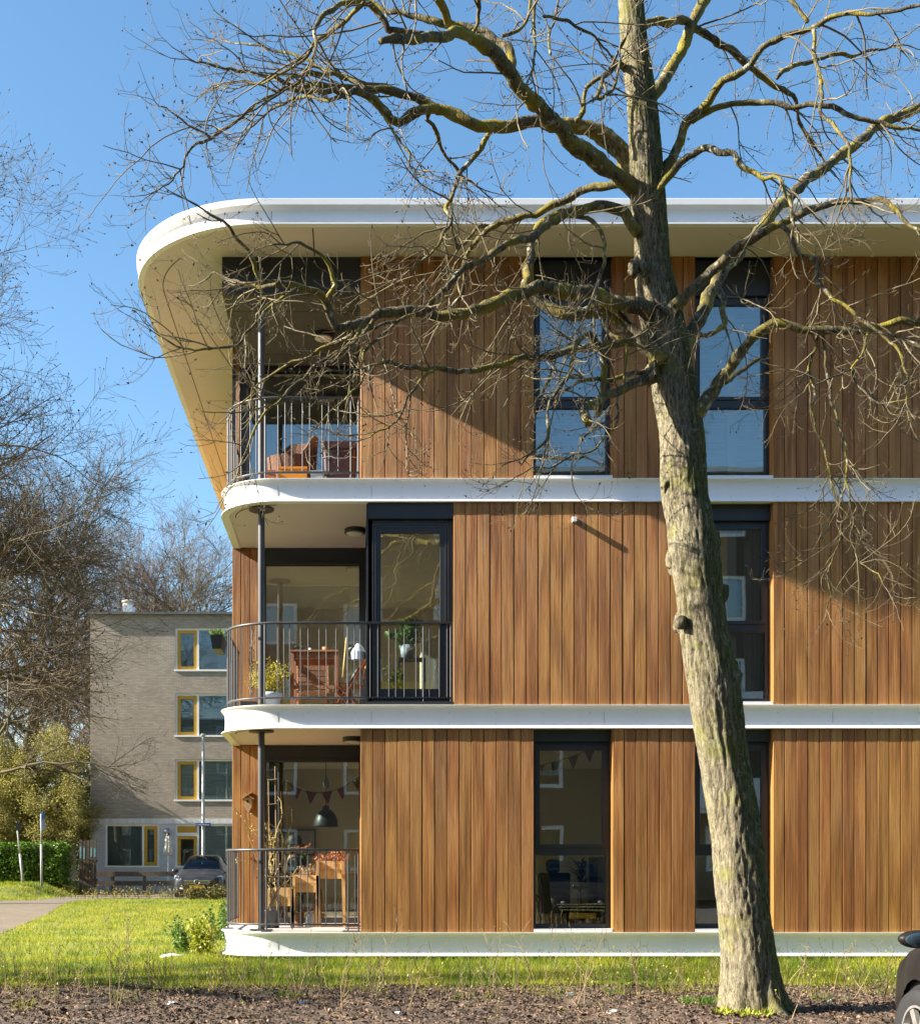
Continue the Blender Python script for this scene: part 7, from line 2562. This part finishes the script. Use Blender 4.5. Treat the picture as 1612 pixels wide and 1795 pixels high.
    # wheels
    for s in (-1, 1):
        for w_ in wy:
            we = thing_part('wheel', t, Vector((s * (hw - .11), w_, wheel_r)))
            c = o + we.location
            tp = [(wheel_r * .66, -.10), (wheel_r * .93, -.105), (wheel_r * .99, -.075), (wheel_r, -.03), (wheel_r, .03), (wheel_r * .99, .075), (wheel_r * .93, .105), (wheel_r * .66, .10)]
            mb = MB().lathe(tp, c, 36, axis='X', cap=False); mb.build('tyre', m_black, we, smooth=True)
            f = s * .085
            rm = MB().lathe([(wheel_r * .665, f * .4), (wheel_r * .68, f * 1.16), (wheel_r * .61, f * 1.16), (wheel_r * .57, f * .5)], c, 36, axis='X', cap=False)
            rm.lathe([(wheel_r * .57, f * .15), (wheel_r * .3, f * .2), (.03, f * .22)], c, 36, axis='X')
            for k_ in range(7):
                a = 2 * PI * k_ / 7 + .2
                d = Vector((0, math.cos(a), math.sin(a)))
                rm.bar(c + Vector((f * .82, 0, 0)) + d * .04, c + Vector((f * .9, 0, 0)) + d * wheel_r * .60, .055, .03, up=(1, 0, 0))
            rm.lathe([(.055, f * .6), (.05, f * .98), (.02, f * 1.02)], c, 16, axis='X')
            rm.build('rim', m_alloy, we, smooth=False)
            MB().lathe([(arch + .05, -s * .16), (arch + .03, s * .03)], c, 30, axis='X').build('wheel_housing', m_black, we)

    # mirrors
    for s in (-1, 1):
        c = o + Vector((s * (hw + .11), yF + mirror_y, .985))
        mr = MB().blob(c, .13, random.Random(1), 3, rough=0, sq=(.92, .48, .66 if lamp == 1 else .44)).box(c.x - s * .10 - .06, c.x - s * .10 + .06, c.y - .02, c.y + .03, c.z - .07, c.z - .03)
        mo = mr.build('mirror', paint, t, smooth=True)
        MB().blob(c + Vector((0, .045, 0)), .105, random.Random(1), 3, rough=0, sq=(.9, .22, .62 if lamp == 1 else .42)).build('mirror_glass', M('mirror_glass', (.10, .16, .20), rough=.08, metal=.8), mo)
    # face
    y = o.y + yF
    gm = MB().add([o + Vector((x * .98, yy, z)) for x, yy, z in ((-.50, yF + .025, .66), (.50, yF + .025, .66), (.42, yF - .005, .50), (-.42, yF - .005, .50))] + [o + Vector((x, yy + .08, z)) for x, yy, z in ((-.50, yF, .66), (.50, yF, .66), (.42, yF, .50), (-.42, yF, .50))],
                  [(0, 3, 2, 1), (0, 1, 5, 4), (1, 2, 6, 5), (2, 3, 7, 6), (3, 0, 4, 7)])
    gr_ = gm.build('grille', m_black, t)
    ch = MB()
    for z, w_ in ((.645, .49), (.595, .46), (.535, .43)):
        ch.bar(o + Vector((-w_, yF - .012 + (z - .5) * .12, z)), o + Vector((w_, yF - .012 + (z - .5) * .12, z)), .03, .026)
    ch.build('grille_bar', m_chrome, gr_)
    if star:
        c = o + Vector((0, yF - .045, .59))
        em = MB().tube([c + Vector((.092 * math.cos(a), 0, .092 * math.sin(a))) for a in np.linspace(0, 2 * PI, 25)], .012, 6)
        for a in (90, 210, 330):
            em.bar(c, c + Vector((.085 * math.cos(R(a)), 0, .085 * math.sin(R(a)))), .02, .014, up=(0, 1, 0))
        em.lathe([(.095, .012), (.095, .02)], c, 24, axis='Y', mi=1)
        em.build('emblem', [m_chrome, m_black], gr_, smooth=False)
    for s in (-1, 1):
        c = [Vector((s * (.50 * lamp + (x - .50) * lamp), yy, z)) for x, yy, z in ((.50, yF + .07, .60), (.56, yF + .045, .70), (.70, yF + .20, .80), (hw * .945, yF + .46, .83), (hw * .955, yF + .36, .70), (.70, yF + .085, .60))]
        vv = [o + p + Vector((s * .012, -.022, .006)) for p in c] + [o + p + Vector((-s * .05, .12, 0)) for p in c]
        fs_ = [tuple(range(6))] + [(i, (i + 1) % 6, 6 + (i + 1) % 6, 6 + i) for i in range(6)]
        if lamp < 1:
            MB().blob(o + Vector((s * .36, yF + .05, .66)), .06, random.Random(1), 2, rough=0, sq=(1.1, .5, .8)).build('headlight', m_lens, t, smooth=True)
        else:
            MB().add(vv, fs_ if s < 0 else [tuple(reversed(f)) for f in fs_]).build('headlight', m_lens, t)
        if lamp == 1.0:
            MB().bar(o + Vector((s * .50, yF - .005, .36)), o + Vector((s * .72, yF + .10, .40)), .035, .05).build('bumper_trim', m_chrome, t)
        MB().box(o.x + s * .66 - .10, o.x + s * .66 + .10, o.y + yR - .10, o.y + yR - .02, o.z + .74, o.z + .92).build('tail_light', m_taillight, t)
        for yy in (yF + 2.05, yF + 3.0):
            MB().box(o.x + s * (hw + .004) - .012, o.x + s * (hw + .004) + .012, o.y + yy, o.y + yy + .19, o.z + .80, o.z + .83).build('door_handle', paint, t, bevel=.006)
        # shut lines of the doors
        ln_ = MB()
        for yy in (yF + 1.42, yF + 2.42, yF + 3.30):
            ln_.box(o.x + s * (hw + .0005) - .006, o.x + s * (hw + .0005) + .001 * s + .006, o.y + yy, o.y + yy + .006, o.z + .34, o.z + .86)
        ln_.build('door_gap', m_black, t)
    MB().box(o.x - .40, o.x + .40, y - .005, y + .05, o.z + .24, o.z + .34).build('air_intake', m_black, t)
    pl = MB().box(o.x - .26, o.x + .26, y - .035, y - .02, o.z + .37, o.z + .48).build('number_plate', m_plate, t)
    if plate:
        text_mesh(plate, .085, o + Vector((0, yF - .038, .425)), Matrix.Rotation(R(90), 4, 'X'), m_black, pl)
    MB().bar(o + Vector((-.02, yF + 1.26, 1.05)), o + Vector((.42, yF + 1.22, 1.035)), .012).build('wiper', m_black, t)
    t.rotation_euler.z = rz
    return t


car('parked_car', 'grey hatchback with a chrome grille parked on the street before the brick flats', (PX(345, 43.2), 43.25 + 2.18, .004), 0, m_paintgrey, star=True, plate=None)
car('parked_car', 'black car with a dusty wheel cut off at the right edge of the picture', (4.46, 6.82, -.166), R(180), m_paintblack, L=3.75, W=1.66, H=1.45, wheel_r=.325, nose=(.50, .66, .82, .94), mirror_y=1.10, lamp=.5)
